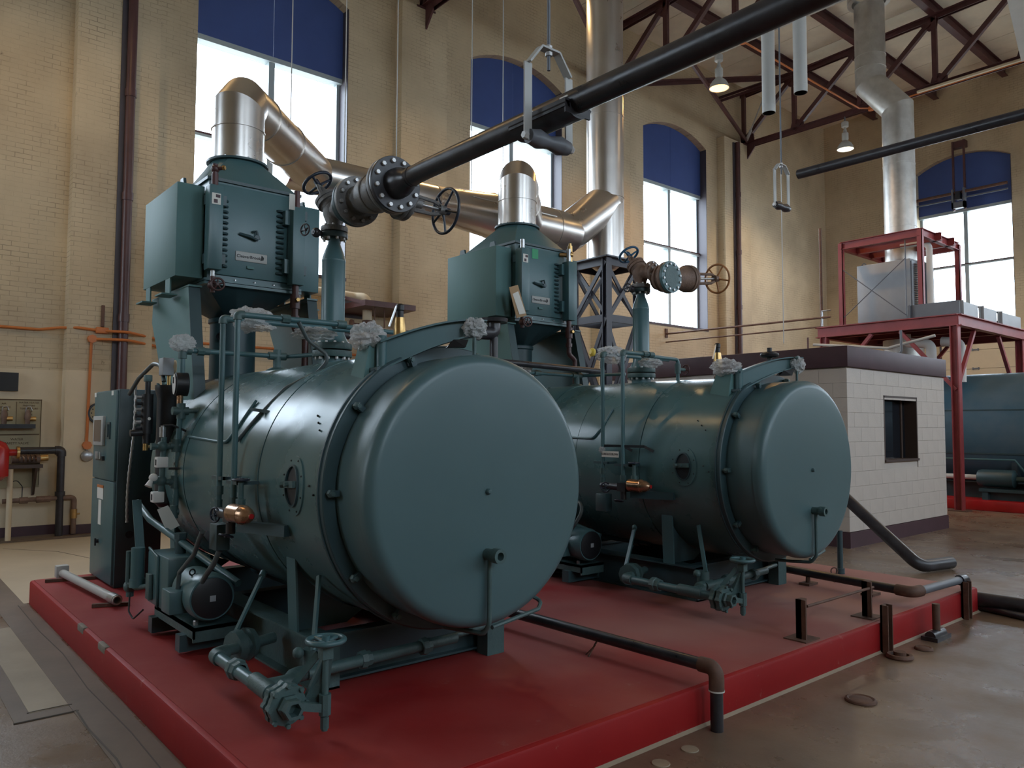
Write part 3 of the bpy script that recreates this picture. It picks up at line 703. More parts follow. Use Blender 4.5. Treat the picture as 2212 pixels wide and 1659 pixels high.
    # davit arm that swings the door
    dv = obj('davit_post', MB().prism([(-3.775, b-0.46, 1.80), (-3.545, b-0.50, 1.79), (-3.535, b-0.46, 2.04), (-3.69, b-0.44, 2.04)], (0, 0.015, 0)).prism([(-3.545, b-0.50, 1.79), (-3.53, b-0.36, 1.88), (-3.53, b-0.36, 2.04), (-3.535, b-0.46, 2.04)], (-0.015, 0, 0)), 'teal_lit', t, smooth=False)
    obj('davit_socket', MB().box((-3.66, b-0.43, 1.90), (-3.50, b-0.40, 2.045)).box((-3.67, b-0.46, 1.885), (-3.46, b-0.36, 1.905)), 'teal_dark', dv, smooth=False)
    obj('davit_tube', MB().cyl((-3.50, b-0.41, 1.88), (-3.50, b-0.41, 2.075), 0.028), 'teal', dv)
    arm = []
    for i in range(15):
        f = i/14; y = b-0.42+0.50*f; x = -3.50+0.26*f; z = 1.965+0.165*math.sin(f*PI*0.5)
        arm.append((V((x, y, z)), f))
    m = MB(); h0 = 0.165; hs = [h0*(1-0.50*f) for _, f in arm]
    dirx = V((-0.50, 0.26, 0)).normalized()*-1; nrm = V((0.50, -0.26, 0)).normalized()
    def strip(wd, zlo, zhi):
        vs = []; fs = []
        for (p, f), h in zip(arm, hs):
            for a, c in ((-1, zlo), (1, zlo), (1, zhi), (-1, zhi)): vs.append(p+nrm*(a*wd/2)+V((0,0,1))*(h*c))
        for i in range(len(arm)-1):
            for j in range(4): fs.append((i*4+j, i*4+(j+1)%4, (i+1)*4+(j+1)%4, (i+1)*4+j))
        fs.append((3,2,1,0)); q = (len(arm)-1)*4; fs.append((q,q+1,q+2,q+3)); m.add(vs, fs)
    strip(0.012, -0.5, 0.5); strip(0.08, 0.42, 0.5); strip(0.08, -0.5, -0.42)
    obj('davit_arm', m, 'teal', dv)
    obj('hanger_rod', MB().cyl((-3.225, b-0.01, 1.96), (-3.225, b-0.01, 2.16), 0.010, n=10).hexn((-3.225, b-0.01, 2.155), (0,0,1), 0.02, 0.02), 'teal_cast', dv)
    obj('arm_stop', MB().prism([(-3.33, b-0.08, 2.06), (-3.28, b-0.02, 2.06), (-3.29, b-0.03, 2.02), (-3.36, b-0.1, 2.02)], (0.05, -0.025, 0)), 'black_paint', dv, smooth=False)
    # piping under the door
    obj('skirt_drain', MB().tube([(-3.75, b+0.25, 0.62), (-3.55, b+0.52, 0.60), (-3.55, b+0.60, 0.60), (-3.55, b+0.60, 0.72)], 0.024, 10, bend=0.03), 'teal_cast', t)
    obj('skirt_drain', MB().tube([(-3.2, b+0.1, 0.545), (-3.3, b+0.52, 0.56), (-3.36, b+0.60, 0.585), (-3.42, b+0.55, 0.62)], 0.012, 8, bend=0.04), 'teal_cast', t)
    obj('under_pipe', MB().cyl((-5.6, b-0.2, 0.56), (-4.6, b-0.2, 0.56), 0.045).cyl((-4.78, b-0.2, 0.56), (-4.70, b-0.2, 0.56), 0.058), 'teal_dark', t)
    obj('under_pipe', MB().cyl((-4.9, b+0.15, 0.50), (-3.95, b+0.15, 0.50), 0.028), 'teal', t)
    # nameplate plates and screws on the jacket
    for (x, a0_) in ((-3.72, 150), (-3.60, 178), (-3.60, 120)):
        for i in range(3):
            a = math.radians(a0_+i*3.2); obj('screw', MB().sphere((x+0.05*i, b+0.759*math.cos(a), BZ+0.759*math.sin(a)), 0.006, 8, 5), 'black_paint', t)
    # burner end: round smokebox, front head and black blower behind the shell
    obj('front_head', MB().lathe((-6.97, b, BZ-0.04), (1,0,0), [(0,0),(0,0.54),(0.03,0.57),(0.60,0.57),(0.62,0.60),(0.66,0.60),(0.66,0.0)], 60), 'teal_dark', t)
    obj('smokebox_collar', MB().box((-6.93, b-0.24, 1.60), (-6.45, b+0.24, 1.99)), 'black_paint', t, smooth=False)
    obj('burner_head', MB().lathe((-7.40, b+0.12, BZ-0.05), (1,0,0), [(0,0),(0,0.28),(0.20,0.31),(0.44,0.33),(0.44,0)], 40), 'black_paint', t)
    return t
B = (2.49, 5.77)
boilers = [boiler(b, k) for k, b in enumerate(B)]

# ------------------------------------------------------------------ steam risers, valves
ON = ('on the nearest boiler', 'on the boiler beside the hut')
def steam_riser(b, k):
    X = -4.85
    t = thing('steam_riser', ('tall teal steam riser pipe with bolted flanges '+ON[k]), 'pipe', (X, b, 2.03), 'boiler steam risers')
    obj('nozzle_neck', MB().cyl((X, b, 1.99), (X, b, 2.075), 0.092, n=28), 'teal', t)
    flange(t, (X, b, 2.118), (0,0,-1), 0.135, 0.042, 12, 'teal_cast', 'white_bolt', 0.012, 0.02)
    flange(t, (X, b, 2.128), (0,0,1), 0.135, 0.042, 12, 'teal_cast', 'white_bolt', 0.010, 0.012)
    obj('riser_spool', MB().lathe((X, b, 2.168), (0,0,1), [(0,0),(0,0.112),(0.07,0.080),(0.57,0.080),(0.575,0.082),(0.585,0.082),(0.59,0.080),(0.63,0.070),(0.70,0.044),(0.72,0.040),(0.74,0.040),(0.74,0)], 36), 'teal', t)
    flange(t, (X, b, 2.945), (0,0,-1), 0.093, 0.036, 8, 'teal_dark', 'white_bolt', 0.011, 0.018)
    flange(t, (X, b, 2.953), (0,0,1), 0.093, 0.034, 8, 'cast_iron', 'white_bolt', 0.010, 0.014)
    dr = obj('drain_valve', MB().tube([(X-0.02, b-0.06, 2.93), (X+0.02, b-0.17, 2.925)], 0.018, 10).sphere((X+0.01, b-0.14, 2.926), 0.034, 12, 8), 'black_pipe', t)
    handwheel(t, (X+0.035, b-0.235, 2.925), (0.4,-1,0), 0.038, 0.006, 'black_pipe', 4, 0.010)
    return t
def stop_check_valve(b, k):
    X, Z = -4.85, 3.10; mat = ('cast_iron', 'rust_cast')[k]
    t = thing('stop_check_valve', ('grey cast angle stop valve with dark handwheel atop the nearest riser', 'rusty cast angle stop valve with blue handwheel atop the farther riser')[k], 'valve', (X, b, 2.985), 'angle stop valves')
    ax = V((-0.50, -0.28, 0.82)) if k == 0 else V((-0.62, 0.02, 0.80))
    ax.normalize(); c = V((X, b, Z+0.01))
    obj('body', MB().lathe((X, b, 2.987), (0,0,1), [(0,0),(0,0.055),(0.03,0.058),(0.08,0.078),(0.13,0.082),(0.18,0.06),(0.20,0)], 28).lathe((X, b, Z), (1,0,0), [(0,0),(0,0.07),(0.08,0.066),(0.13,0.062),(0.13,0)], 28), mat, t)
    obj('bonnet', MB().lathe(c, ax, [(0,0),(0,0.07),(0.06,0.078),(0.062,0.092),(0.085,0.092),(0.087,0.085),(0.092,0.085),(0.094,0.092),(0.115,0.092),(0.118,0.05),(0.15,0.036),(0.20,0.022),(0.22,0.0)], 26), mat, t)
    u, v, d = basis(ax)
    for s in (-1, 1):
        obj('yoke_arm', MB().tube([c+d*0.11+u*(0.045*s), c+d*0.17+u*(0.04*s), c+d*0.235+u*(0.016*s)], 0.012, 8), mat, t)
    obj('stem', MB().cyl(c+d*0.15, c+d*0.30, 0.011, n=10), 'zinc', t)
    handwheel(t, c+d*0.255, ax, 0.105 if k == 0 else 0.10, 0.012, ('navy_wheel', 'blue_wheel')[k], 3, 0.022, 0.02)
    flange(t, (X+0.13, b, Z), (1,0,0), 0.098, 0.03, 8, mat, 'white_bolt', 0.010, 0.014)
    return t
def gate_valve(b, k):
    Z = 3.10 if k == 0 else 3.01; mat = ('cast_iron', 'rust_cast')[k]; x0 = -4.68
    t = thing('gate_valve', ('large grey cast gate valve with black spoked handwheel feeding the black steam pipe', 'rusty cast gate valve with orange handwheel and blank teal end flange')[k], 'valve', (-4.3, b, 2.95), 'steam gate valves')
    if k == 0:
        flange(t, (x0, b, Z), (1,0,0), 0.115, 0.03, 8, 'teal_dark', 'white_bolt', 0.013, 0.02)
        obj('reducer', MB().lathe((x0+0.03, b, Z), (1,0,0), [(0,0),(0,0.06),(0.04,0.075),(0.08,0.09),(0.08,0)], 28), 'teal_dark', t)
        flange(t, (x0+0.105, b, Z), (1,0,0), 0.165, 0.03, 0, 'teal_dark')
        flange(t, (x0+0.137, b, Z), (1,0,0), 0.165, 0.034, 12, mat, 'zinc', 0.014, 0.022)
        xa, L, Rf, xc, ye = x0+0.17, 0.40, 0.176, x0+0.40, 0.0
    else:
        flange(t, (x0-0.01, b, Z+0.06), (1,0,0), 0.10, 0.03, 8, mat, 'zinc', 0.012, 0.016)
        xa, L, Rf, xc, ye = x0+0.02, 0.12, 0.150, x0+0.07, 0.0
    obj('body', MB().lathe((xa, b, Z), (1,0,0), [(0,0),(0,0.10),(0.1*L,0.088),(0.25*L,0.105),(0.42*L,0.122),(0.62*L,0.122),(0.78*L,0.11),(0.9*L,0.11),(L,0.13),(L,0)], 32), mat, t)
    obj('body_ribs', MB().torus((xa+0.55*L, b, Z), (1,0,0), 0.118, 0.012, 36, 8).torus((xa+0.75*L, b, Z), (1,0,0), 0.108, 0.012, 36, 8), mat, t)
    d = V((0.0, 1.0, -0.03 if k == 0 else 0.13)).normalized(); c = V((xc, b, Z))
    nk = 0.17 if k == 0 else 0.40
    obj('bonnet_neck', MB().lathe(c, d, [(0,0),(0,0.10),(nk*0.7,0.105),(nk,0.125),(nk,0)], 28), mat, t)
    flange(t, c+d*(nk-0.005), d, 0.135, 0.03, 8, mat, 'zinc', 0.011, 0.016, name='bonnet_flange')
    flange(t, c+d*(nk+0.028), d, 0.135, 0.03, 8, mat, 'zinc', 0.012, 0.018, name='bonnet_flange')
    g0 = nk+0.05; hw = 0.545 if k == 0 else 0.93
    obj('packing_gland', MB().lathe(c+d*g0, d, [(0,0),(0,0.06),(0.05,0.05),(0.06,0.034),(0.12,0.034),(0.12,0)], 20), mat, t)
    for s_ in (-1, 1):
        e_ = V((0, 0, 0.05*s_))
        obj('yoke_arm', MB().tube([c+d*(g0+0.01)+e_, c+d*(g0+0.08)+e_, c+d*(hw-0.10)+e_*0.9, c+d*(hw-0.03)+e_*0.4], 0.014, 8), mat, t)
        obj('gland_stud', MB().cyl(c+d*(g0+0.03)+e_*0.6, c+d*(g0+0.15)+e_*0.6, 0.008, n=8), 'zinc', t)
    obj('stem', MB().cyl(c+d*g0, c+d*(hw+0.04), 0.012, n=10), 'zinc', t)
    obj('yoke_nut', MB().cyl(c+d*(hw-0.06), c+d*(hw-0.01), 0.036, n=16), mat, t)
    handwheel(t, c+d*hw, d, 0.155 if k == 0 else 0.145, 0.0105, ('navy_wheel', 'orange_rust_wheel')[k], 5, 0.028, 0.02, a0=0.9)
    flange(t, (xa+L, b, Z), (1,0,0), Rf, 0.034, 0, mat)
    if k == 0:
        flange(t, (xa+L+0.037, b, Z), (1,0,0), Rf, 0.034, 12, 'black_pipe', 'white_bolt', 0.0155, 0.018, name='end_flange')
        obj('end_reducer', MB().lathe((xa+L+0.07, b, Z), (1,0,0), [(0,0),(0,0.095),(0.05,0.092),(0.10,0.078),(0.14,0.0585),(0.17,0.0575),(0.17,0)], 30), 'black_pipe', t)
        obj('paper_tag', MB().box((-5.005, b-0.265, 3.10), (-5.0, b-0.225, 3.21)), 'paper', t, smooth=False)
    else:
        flange(t, (xa+L+0.036, b, Z), (1,0,0), Rf, 0.03, 12, 'teal', 'white_bolt', 0.013, 0.014, name='end_flange')
        obj('blank_disc', MB().lathe((xa+L+0.066, b, Z), (1,0,0), [(0,0),(0,0.100),(0.004,0.100),(0.004,0)], 36), 'teal_cast', t)
    return t
for k, b in enumerate(B):
    steam_riser(b, k); stop_check_valve(b, k); gate_valve(b, k)
# black steam main towards the camera, on a roller hanger
single('steam_main', MB().tube([(-3.94, B[0], 3.10), (-3.7, B[0], 3.11), (FX-0.02, B[0], 3.13)], 0.0575, 28).lathe((-3.86, B[0], 3.105), (1,0,0), [(0,0.0575),(0.004,0.061),(0.012,0.061),(0.016,0.0575)], 28), 'black_pipe', 'long black steel steam pipe running from the gate valve overhead', 'pipe')
def roller_hanger(x, y, zp, rw, label, ztop, saddle):
    t = thing('roller_hanger', label, 'hanger', (x, y, zp-0.2), 'pipe roller hangers')
    h = 0.135*rw; zr = zp-0.155*rw; zt = zp+0.30*rw; wd = 0.045*rw; th = 0.010*rw
    pts = [(y-h, zr-0.02), (y-h, zt-0.10), (y-h*0.42, zt), (y+h*0.42, zt), (y+h, zt-0.10), (y+h, zr-0.02)]
    m = MB()
    for (a, za), (c, zc) in zip(pts[:-1], pts[1:]): m.bar((x, a, za), (x, c, zc), wd, th, (1,0,0)) if abs(a-c) < 1e-6 else m.bar((x, a, za), (x, c, zc), wd, th, (0,0,1))
    obj('clevis_strap', m, 'grey_light', t, smooth=False)
    obj('roller', MB().lathe((x, y-h+0.006, zr), (0,1,0), [(0,0),(0,0.034*rw),(0.035*rw,0.040*rw),(0.06*rw,0.046*rw),(h-0.006,0.030*rw),(2*h-0.012-0.06*rw,0.046*rw),(2*h-0.012-0.035*rw,0.040*rw),(2*h-0.012,0.034*rw),(2*h-0.012,0)], 26), 'grey_dark' if saddle else 'black_pipe', t)
    obj('axle_bolt', MB().hexn((x, y-h-0.006, zr), (0,-1,0), 0.020*rw, 0.022*rw).hexn((x, y+h+0.006, zr), (0,1,0), 0.020*rw, 0.022*rw), 'white_bolt', t, smooth=False)
    obj('threaded_rod', MB().cyl((x, y, zt-0.10*rw), (x, y, ztop), 0.0085*rw, n=10), 'grey_dark', t)
    obj('rod_nut', MB().hexn((x, y, zt-0.028*rw), (0,0,1), 0.018*rw, 0.020*rw).hexn((x, y, zt+0.006), (0,0,1), 0.018*rw, 0.018*rw), 'white_bolt', t, smooth=False)
    if saddle:
        pts = []
        for i in range(9):
            a = math.radians(205+i*16.25); pts.append((x-0.20, y+0.098*math.cos(a), zp+0.0+0.098*math.sin(a)))
        for i in range(9):
            a = math.radians(335-i*16.25); pts.append((x-0.20, y+0.086*math.cos(a), zp+0.086*math.sin(a)))
        obj('pipe_saddle', MB().prism(pts, (0.40, 0, 0)).box((x-0.20, y-0.085, zp-0.06), (x+0.20, y-0.055, zp-0.02)).box((x+0.19, y-0.08, zp-0.085), (x+0.20, y+0.08, zp-0.03)), 'black_pipe', t)
        obj('weld_mark', MB().bar((x-0.12, y-0.058, zp-0.005), (x-0.05, y-0.058, zp-0.003), 0.01, 0.008).bar((x+0.14, y-0.058, zp-0.004), (x+0.19, y-0.058, zp-0.004), 0.01, 0.008), 'white_plastic', t, smooth=False)
    return t
roller_hanger(-2.66, B[0], 3.125, 1.0, 'grey clevis roller hanger carrying the black steam pipe', ceil_z(-2.66), True)
roller_hanger(-5.38, 9.3, 4.74, 1.25, 'empty grey clevis roller hanger on twin wires by the corner', ceil_z(-5.4), False)
single('open_black_pipe', MB().tube([(-5.135, 9.3, 4.925), (FX-0.02, 9.3, 4.93)], 0.062, 26).lathe((-5.137, 9.3, 4.925), (1,0,0), [(0,0.062),(0,0.052),(0.002,0.05)], 26), 'black_pipe', 'black open-ended pipe hanging level in front of the white lamp', 'pipe')
single('hanging_wire', MB().tube([(-5.42, 9.36, ceil_z(-5.4)), (-5.42, 9.36, 2.72)], 0.006, 6), 'pipe_wrap', 'thin pale cord hanging down past the empty roller hanger', 'cord')

# ================================================================== ECONOMIZERS
EX = -6.77
def economizer(b, k):
    t = thing('economizer', ('tall teal boxed flue economizer above the rear of the nearest boiler', 'teal boxed flue economizer with cardboard scrap, above the farther boiler')[k], 'economizer', (EX, b, 2.03), 'stack economizers')
    xf, xb = -6.28, -7.24; w = 0.385; z0, z1 = 2.78, 3.62
    obj('casing', MB().box((xb, b-w, z0), (xf, b+w, z1)), 'teal', t, smooth=False)
    for s in (-1, 1):
        y0, y1 = sorted((b+s*0.40, b+s*0.615))
        c = obj('header_box', MB().box((-7.22, y0, 2.79), (-6.33, y1, 3.55)), 'teal_lit' if s < 0 else 'teal', t, bevel=0.006)  # left box gets the lit copy of the teal
        obj('box_neck', MB().box((-7.18, min(b+s*0.38, b+s*0.42), 2.83), (-6.42, max(b+s*0.38, b+s*0.42), 3.50)), 'teal_dark', t, smooth=False)
        for x in (-6.50, -7.05):
            yy = b+s*0.52
            obj('lifting_lug', MB().prism([(x-0.06, yy-0.012, 3.545), (x+0.06, yy-0.012, 3.545), (x+0.035, yy-0.012, 3.63), (x-0.035, yy-0.012, 3.63)], (0, 0.024, 0)), 'teal_dark', c, smooth=False)
            obj('support_tab', MB().box((x-0.09, b+s*0.60, 2.66), (x+0.03, b+s*0.612, 2.80)).box((x-0.13, min(b+s*0.56, b+s*0.68), 2.65), (x+0.06, max(b+s*0.56, b+s*0.68), 2.662)), 'teal_lit' if s < 0 else 'teal', c, smooth=False)
    # front door frame edges and fittings
    fr = obj('front_panel', MB().box((xf, b-w+0.05, z0+0.05), (xf+0.018, b+w-0.05, z1-0.04)), 'teal', t, bevel=0.005)
    for s, y in ((-1, b-0.375), (1, b+0.325)):
        cl = obj('tube_header', MB().box((xf+0.05, y-0.055, 2.84 if s < 0 else 2.80), (xf+0.16, y+0.055, 3.52 if s < 0 else 3.47)), 'teal', t, bevel=0.008)
        obj('header_bracket', MB().box((xf, y+0.03*s-0.02, 3.38), (xf+0.10, y+0.10, 3.46)).box((xf, y+0.03*s-0.02, 2.90), (xf+0.10, y+0.10, 2.98)), 'teal_dark', cl, smooth=False)
        obj('header_pipe', MB().cyl((xf+0.105, y, 2.76), (xf+0.105, y, 2.86), 0.018, n=12), 'zinc', cl)
        obj('header_pipe', MB().cyl((xf+0.105, y, 3.46), (xf+0.105, y, 3.62), 0.026, n=14), 'maroon_steel' if k == 0 else 'zinc', cl)
        for i in range(13):
            z = 2.90+i*0.045
            obj('return_bend', MB().torus((xf+0.01, y-s*0.11, z), (0,0,1), 0.028, 0.011, 12, 8, a0=0, a1=2*PI), 'teal_dark', fr)
    obj('label', MB().box((xf+0.155, b-0.415, 3.36), (xf+0.164, b-0.345, 3.45)), 'paper', t, smooth=False)
    obj('label_print', MB().box((xf+0.163, b-0.40, 3.37), (xf+0.166, b-0.37, 3.40)).box((xf+0.163, b-0.385, 3.415), (xf+0.166, b-0.35, 3.44)), 'maroon_paint', t, smooth=False)
    np_ = obj('nameplate', MB().box((xf+0.018, b-0.165, 2.965), (xf+0.026, b+0.105, 3.045)), 'grey_light', t, bevel=0.006)
    text_part('nameplate_text', 'CleaverBrooks', 0.036, (xf+0.0275, b-0.048, 3.004), (0,1,0), (0,0,1), 'ink', np_, 0.0008, bold=0.0005)
    obj('nameplate_mark', MB().prism([(xf+0.026, b+0.045, 2.985), (xf+0.026, b+0.072, 2.995), (xf+0.026, b+0.075, 3.015), (xf+0.026, b+0.055, 3.034)], (0.002, 0, 0)), 'ink', np_, smooth=False)
    obj('slot', MB().box((xf+0.018, b-0.07, 2.915), (xf+0.030, b-0.01, 2.928)).box((xf+0.018, b-0.07, 2.905), (xf+0.036, b-0.01, 2.914)), 'teal_lit', fr, smooth=False)
    obj('latch_handle', MB().tube([(xf+0.03, b-0.14, 3.19), (xf+0.05, b-0.06, 3.175), (xf+0.05, b+0.01, 3.155)], 0.012, 8).tube([(xf+0.03, b-0.03, 3.22), (xf+0.045, b+0.0, 3.23), (xf+0.05, b+0.02, 3.16)], 0.010, 8).cyl((xf, b+0.0, 3.17), (xf+0.06, b+0.0, 3.17), 0.022, n=12), 'teal_dark', fr)
    for z in (3.38, 2.96):
        obj('hinge_block', MB().box((xf+0.018, b+0.23, z-0.06), (xf+0.09, b+0.31, z+0.06)), 'teal', fr, smooth=False)
    # hood to the round outlet
    n = 32; vs = []; fs = []
    sq = []
    for i in range(n):
        a = 2*PI*(i+0.5)/n; c_, s_ = math.cos(a), math.sin(a); m_ = max(abs(c_)/0.48, abs(s_)/0.385); sq.append((EX+0.01+c_/m_, b+s_/m_))
    def transition(z0_, z1_, r_, xo):
        vs = [(x, y, z0_) for x, y in sq]+[(xo+r_*math.cos(2*PI*(i+0.5)/n), b+r_*math.sin(2*PI*(i+0.5)/n), z1_) for i in range(n)]
        fs = [(i, (i+1) % n, n+(i+1) % n, n+i) for i in range(n)]+[tuple(range(n)), tuple(range(n, 2*n))]
        return MB().add(vs, fs)
    obj('hood', transition(3.62, 3.90, 0.225, -6.70), 'teal', t)
    obj('hood_flange', MB().box((xb-0.02, b-w-0.02, 3.60), (xf+0.02, b+w+0.02, 3.625)), 'teal_dark', t, smooth=False)
    of = obj('outlet_flange', MB().lathe((-6.70, b, 3.895), (0,0,1), [(0,0.1),(0,0.262),(0.018,0.262),(0.018,0.1)], 44), 'teal_dark', t)
    bolts(of, (-6.70, b, 3.913), (0,0,1), 0.246, 16, 0.009, 0.012, 'zinc')
    # hopper and inlet duct to the shell
    obj('hopper', transition(2.745, 2.53, 0.19, -6.72), 'teal_dark', t)
    hf = obj('hopper_flange', MB().box((xb-0.03, b-w-0.03, 2.742), (xf+0.03, b+w+0.03, 2.765)).box((xb-0.03, b-w-0.03, 2.77), (xf+0.03, b+w+0.03, 2.79)), 'teal', t, smooth=False)
    for i in range(5): obj('bolt', MB().hexn((xf+0.015, b-w+0.06+i*0.165, 2.765+0.025), (0,0,1), 0.010, 0.014), 'zinc', hf, smooth=False)
    obj('inlet_duct', MB().lathe((-6.72, b, 1.96), (0,0,1), [(0,0),(0,0.19),(0.52,0.19),(0.53,0.205),(0.56,0.205),(0.57,0.19),(0.59,0.19),(0.59,0)], 40), 'teal_dark', t)
    obj('duct_port', MB().lathe((-6.60, b-0.13, 2.36), (0.65,-0.75,0), [(0,0),(0,0.035),(0.05,0.035),(0.05,0.028),(0.03,0.028),(0.03,0)], 18), 'black_paint', t)
    # support plates standing on the shell
    for s in (-1, 1):
        y = b+s*0.545
        sp = obj('support_plate', MB().prism([(-7.16, y, 2.70), (-6.22, y, 2.70), (-6.14, y, 2.30), (-5.97, y, 1.60), (-6.50, y, 1.50), (-6.72, y, 1.75), (-6.98, y, 2.20), (-7.18, y, 2.50)], (0, -0.014*s, 0)).box((-7.20, min(y, y-s*0.10), 2.695), (-6.20, max(y, y-s*0.10), 2.71)), 'teal_lit' if s < 0 else 'teal', t, smooth=False)
        obj('plate_flange', MB().prism([(-6.22, y, 2.70), (-6.14, y, 2.30), (-5.97, y, 1.60)], (0, -0.09*s, 0)), 'teal_dark', sp, smooth=False)
    # feed-water trim below the headers
    for (y, zt, ww) in ((b-0.375, 2.77, 0.055), (b+0.325, 2.72, 0.0)):
        if ww: 
            obj('drain_valve', MB().cyl((xf+0.105, y, 2.66), (xf+0.105, y, 2.79), 0.022, n=12).sphere((xf+0.105, y, 2.72), 0.04, 12, 8), 'brown_pipe', t)
            handwheel(t, (xf+0.17, y+0.02, 2.72), (1,-0.3,0), 0.048, 0.008, 'brown_pipe', 5, 0.012)
        else:
            obj('feed_pipe', MB().tube([(xf+0.105, y, 2.80), (xf+0.105, y, 2.42), (xf+0.10, y+0.10, 2.36), (xf+0.10, y+0.10, 2.0)], 0.028, 12, bend=0.05).cyl((xf+0.105, y, 2.60), (xf+0.105, y, 2.72), 0.042, n=14).cyl((xf+0.105, y, 2.50), (xf+0.105, y, 2.54), 0.038, n=14), 'brown_pipe', t)
            obj('brass_plug', MB().hexn((xf+0.145, y+0.0, 2.67), (1,-0.2,0), 0.020, 0.04), 'brass', t)
    if k == 0:
        obj('relief_cock', MB().cyl((xf+0.105, b-0.375, 3.60), (xf+0.105, b-0.375, 3.70), 0.022, n=12).sphere((xf+0.105, b-0.375, 3.66), 0.034, 12, 8).cyl((xf+0.105, b-0.375, 3.66), (xf+0.16, b-0.32, 3.67), 0.016, n=10), 'brown_pipe', t)
        obj('cock_cap', MB().hexn((xf+0.15, b-0.33, 3.668), (0.7,0.7,0), 0.020, 0.02), 'brass', t)
    else:
        obj('cardboard_scrap', MB().prism([(xf+0.17, b-0.62, 3.06), (xf+0.17, b-0.50, 3.10), (xf+0.20, b-0.40, 2.78), (xf+0.20, b-0.54, 2.74)], (0.006, 0, 0)), 'cardboard', t, smooth=False)
        obj('paper_label', MB().prism([(xf+0.178, b-0.58, 3.00), (xf+0.178, b-0.50, 3.03), (xf+0.208, b-0.42, 2.80), (xf+0.208, b-0.51, 2.78)], (0.004, 0, 0)), 'paper', t, smooth=False)
        obj('green_tape', MB().box((xf+0.018, b-0.16, 3.46), (xf+0.022, b-0.07, 3.57)), 'green_tape', t, smooth=False)
        obj('brass_relief_valve', MB().cyl((xf+0.10, b+0.35, 3.46), (xf+0.10, b+0.35, 3.66), 0.028, n=14).cyl((xf+0.10, b+0.35, 3.55), (xf+0.02, b+0.26, 3.56), 0.024, n=12).sphere((xf+0.10, b+0.35, 3.56), 0.042, 14, 8).cyl((xf+0.10, b+0.35, 3.66), (xf+0.10, b+0.35, 3.69), 0.016, n=10), 'brass', t)
    return t
for k, b in enumerate(B): economizer(b, k)

# ================================================================== FLUE DUCTS
SS = 'stainless'
MX, MZ = -8.15, 4.50          # main flue axis
def flue_branch(b, k):
    x0 = -6.70; R = 0.222
    t = thing('flue_branch', ('shiny steel flue elbow rising off the nearest economizer toward the main duct', 'shiny steel flue elbow rising off the farther economizer into the main duct')[k], 'flue duct', (x0, b, 3.92), 'economizer flue elbows')
    d = V((-1, 1, 0)).normalized()
    obj('lower_section', MB().lathe((x0, b, 3.915), (0,0,1), [(0,0),(0,R+0.004),(0.02,R+0.004),(0.022,R),(0.30,R),(0.30,0)], 48), SS, t)
    obj('band', MB().lathe((x0, b, 4.205), (0,0,1), [(0,R),(0,R+0.008),(0.012,R+0.008),(0.012,R)], 48), SS, t)
    # mitred elbow: gore segments
    c = V((x0, b, MZ)); path = [V((x0, b, 4.215)), V((x0, b, 4.30))]
    Rb = 0.20
    cen = V((x0, b, MZ-Rb))+d*Rb
    def gore(p0, n0, p1, n1, name):
        # straight cylinder between two mitre planes
        ax = (p1-p0).normalized(); u, v, _ = basis(ax); n_ = 48; A = []; Bq = []
        for i in range(n_):
            a = 2*PI*i/n_; off = u*(R*math.cos(a))+v*(R*math.sin(a))
            q = p0+off; A.append(q+ax*((p0-q).dot(n0)/ax.dot(n0)))
            q = p1+off; Bq.append(q+ax*((p1-q).dot(n1)/ax.dot(n1)))
        fs = [(i, (i+1) % n_, n_+(i+1) % n_, n_+i) for i in range(n_)]
        obj(name, MB().add(A+Bq, fs), SS, t)
    P0 = V((x0, b, 4.21)); P1 = V((x0, b, MZ-0.10)); P2 = V((x0, b, MZ))+d*0.10; P3 = V((x0, b, MZ))+d*0.42
    up = V((0,0,1)); m1 = (up+(P2-P1).normalized()).normalized(); m2 = ((P2-P1).normalized()+d).normalized()
    gore(P0, up, P1, m1, 'elbow_gore'); gore(P1, m1, P2, m2, 'elbow_gore'); gore(P2, m2, P3, d, 'elbow_gore')
    L = (-MX+x0)*math.sqrt(2)
    L = (x0-MX)*math.sqrt(2)
    q0 = P3; obj('band', MB().lathe(q0-d*0.01, d, [(0,R),(0,R+0.010),(0.02,R+0.010),(0.02,R)], 48), SS, t)
    mid = L*0.52
    obj('run_section', MB().lathe(V((x0, b, MZ))+d*0.42, d, [(0,R),(mid-0.42,R)], 48), SS, t)
    obj('band', MB().lathe(V((x0, b, MZ))+d*(mid-0.01), d, [(0,R),(0,R+0.010),(0.02,R+0.010),(0.02,R)], 48), SS, t)
    obj('run_section', MB().lathe(V((x0, b, MZ))+d*mid, d, [(0,R),(L-mid-0.05,R)], 48), SS, t)
    for f_ in (0.42, mid+0.08):
        s_ = V((x0, b, MZ+R+0.004))+d*f_
        obj('seam_strip', MB().bar(s_+d*0.06, s_+d*0.50, 0.02, 0.012), 'galvanised', t, smooth=False)
    return t
for k, b in enumerate(B): flue_branch(b, k)
t = thing('main_flue', 'long horizontal silver flue duct behind both boilers, widening toward the stack', 'flue duct', (MX, 4.2, MZ-0.3))
r1, r2 = 0.222, 0.305
obj('end_cap', MB().lathe((MX, 3.55, MZ), (0,1,0), [(0,0),(0,r1),(0.02,r1+0.005),(0.04,r1)], 48), SS, t)
obj('duct_section', MB().lathe((MX, 3.58, MZ), (0,1,0), [(0,r1),(1.35,r1)], 48), SS, t)
obj('band', MB().lathe((MX, 4.92, MZ), (0,1,0), [(0,r1),(0,r1+0.008),(0.02,r1+0.008),(0.02,r1)], 48), SS, t)
obj('duct_section', MB().lathe((MX, 4.94, MZ), (0,1,0), [(0,r1),(0.62,r1)], 48), SS, t)
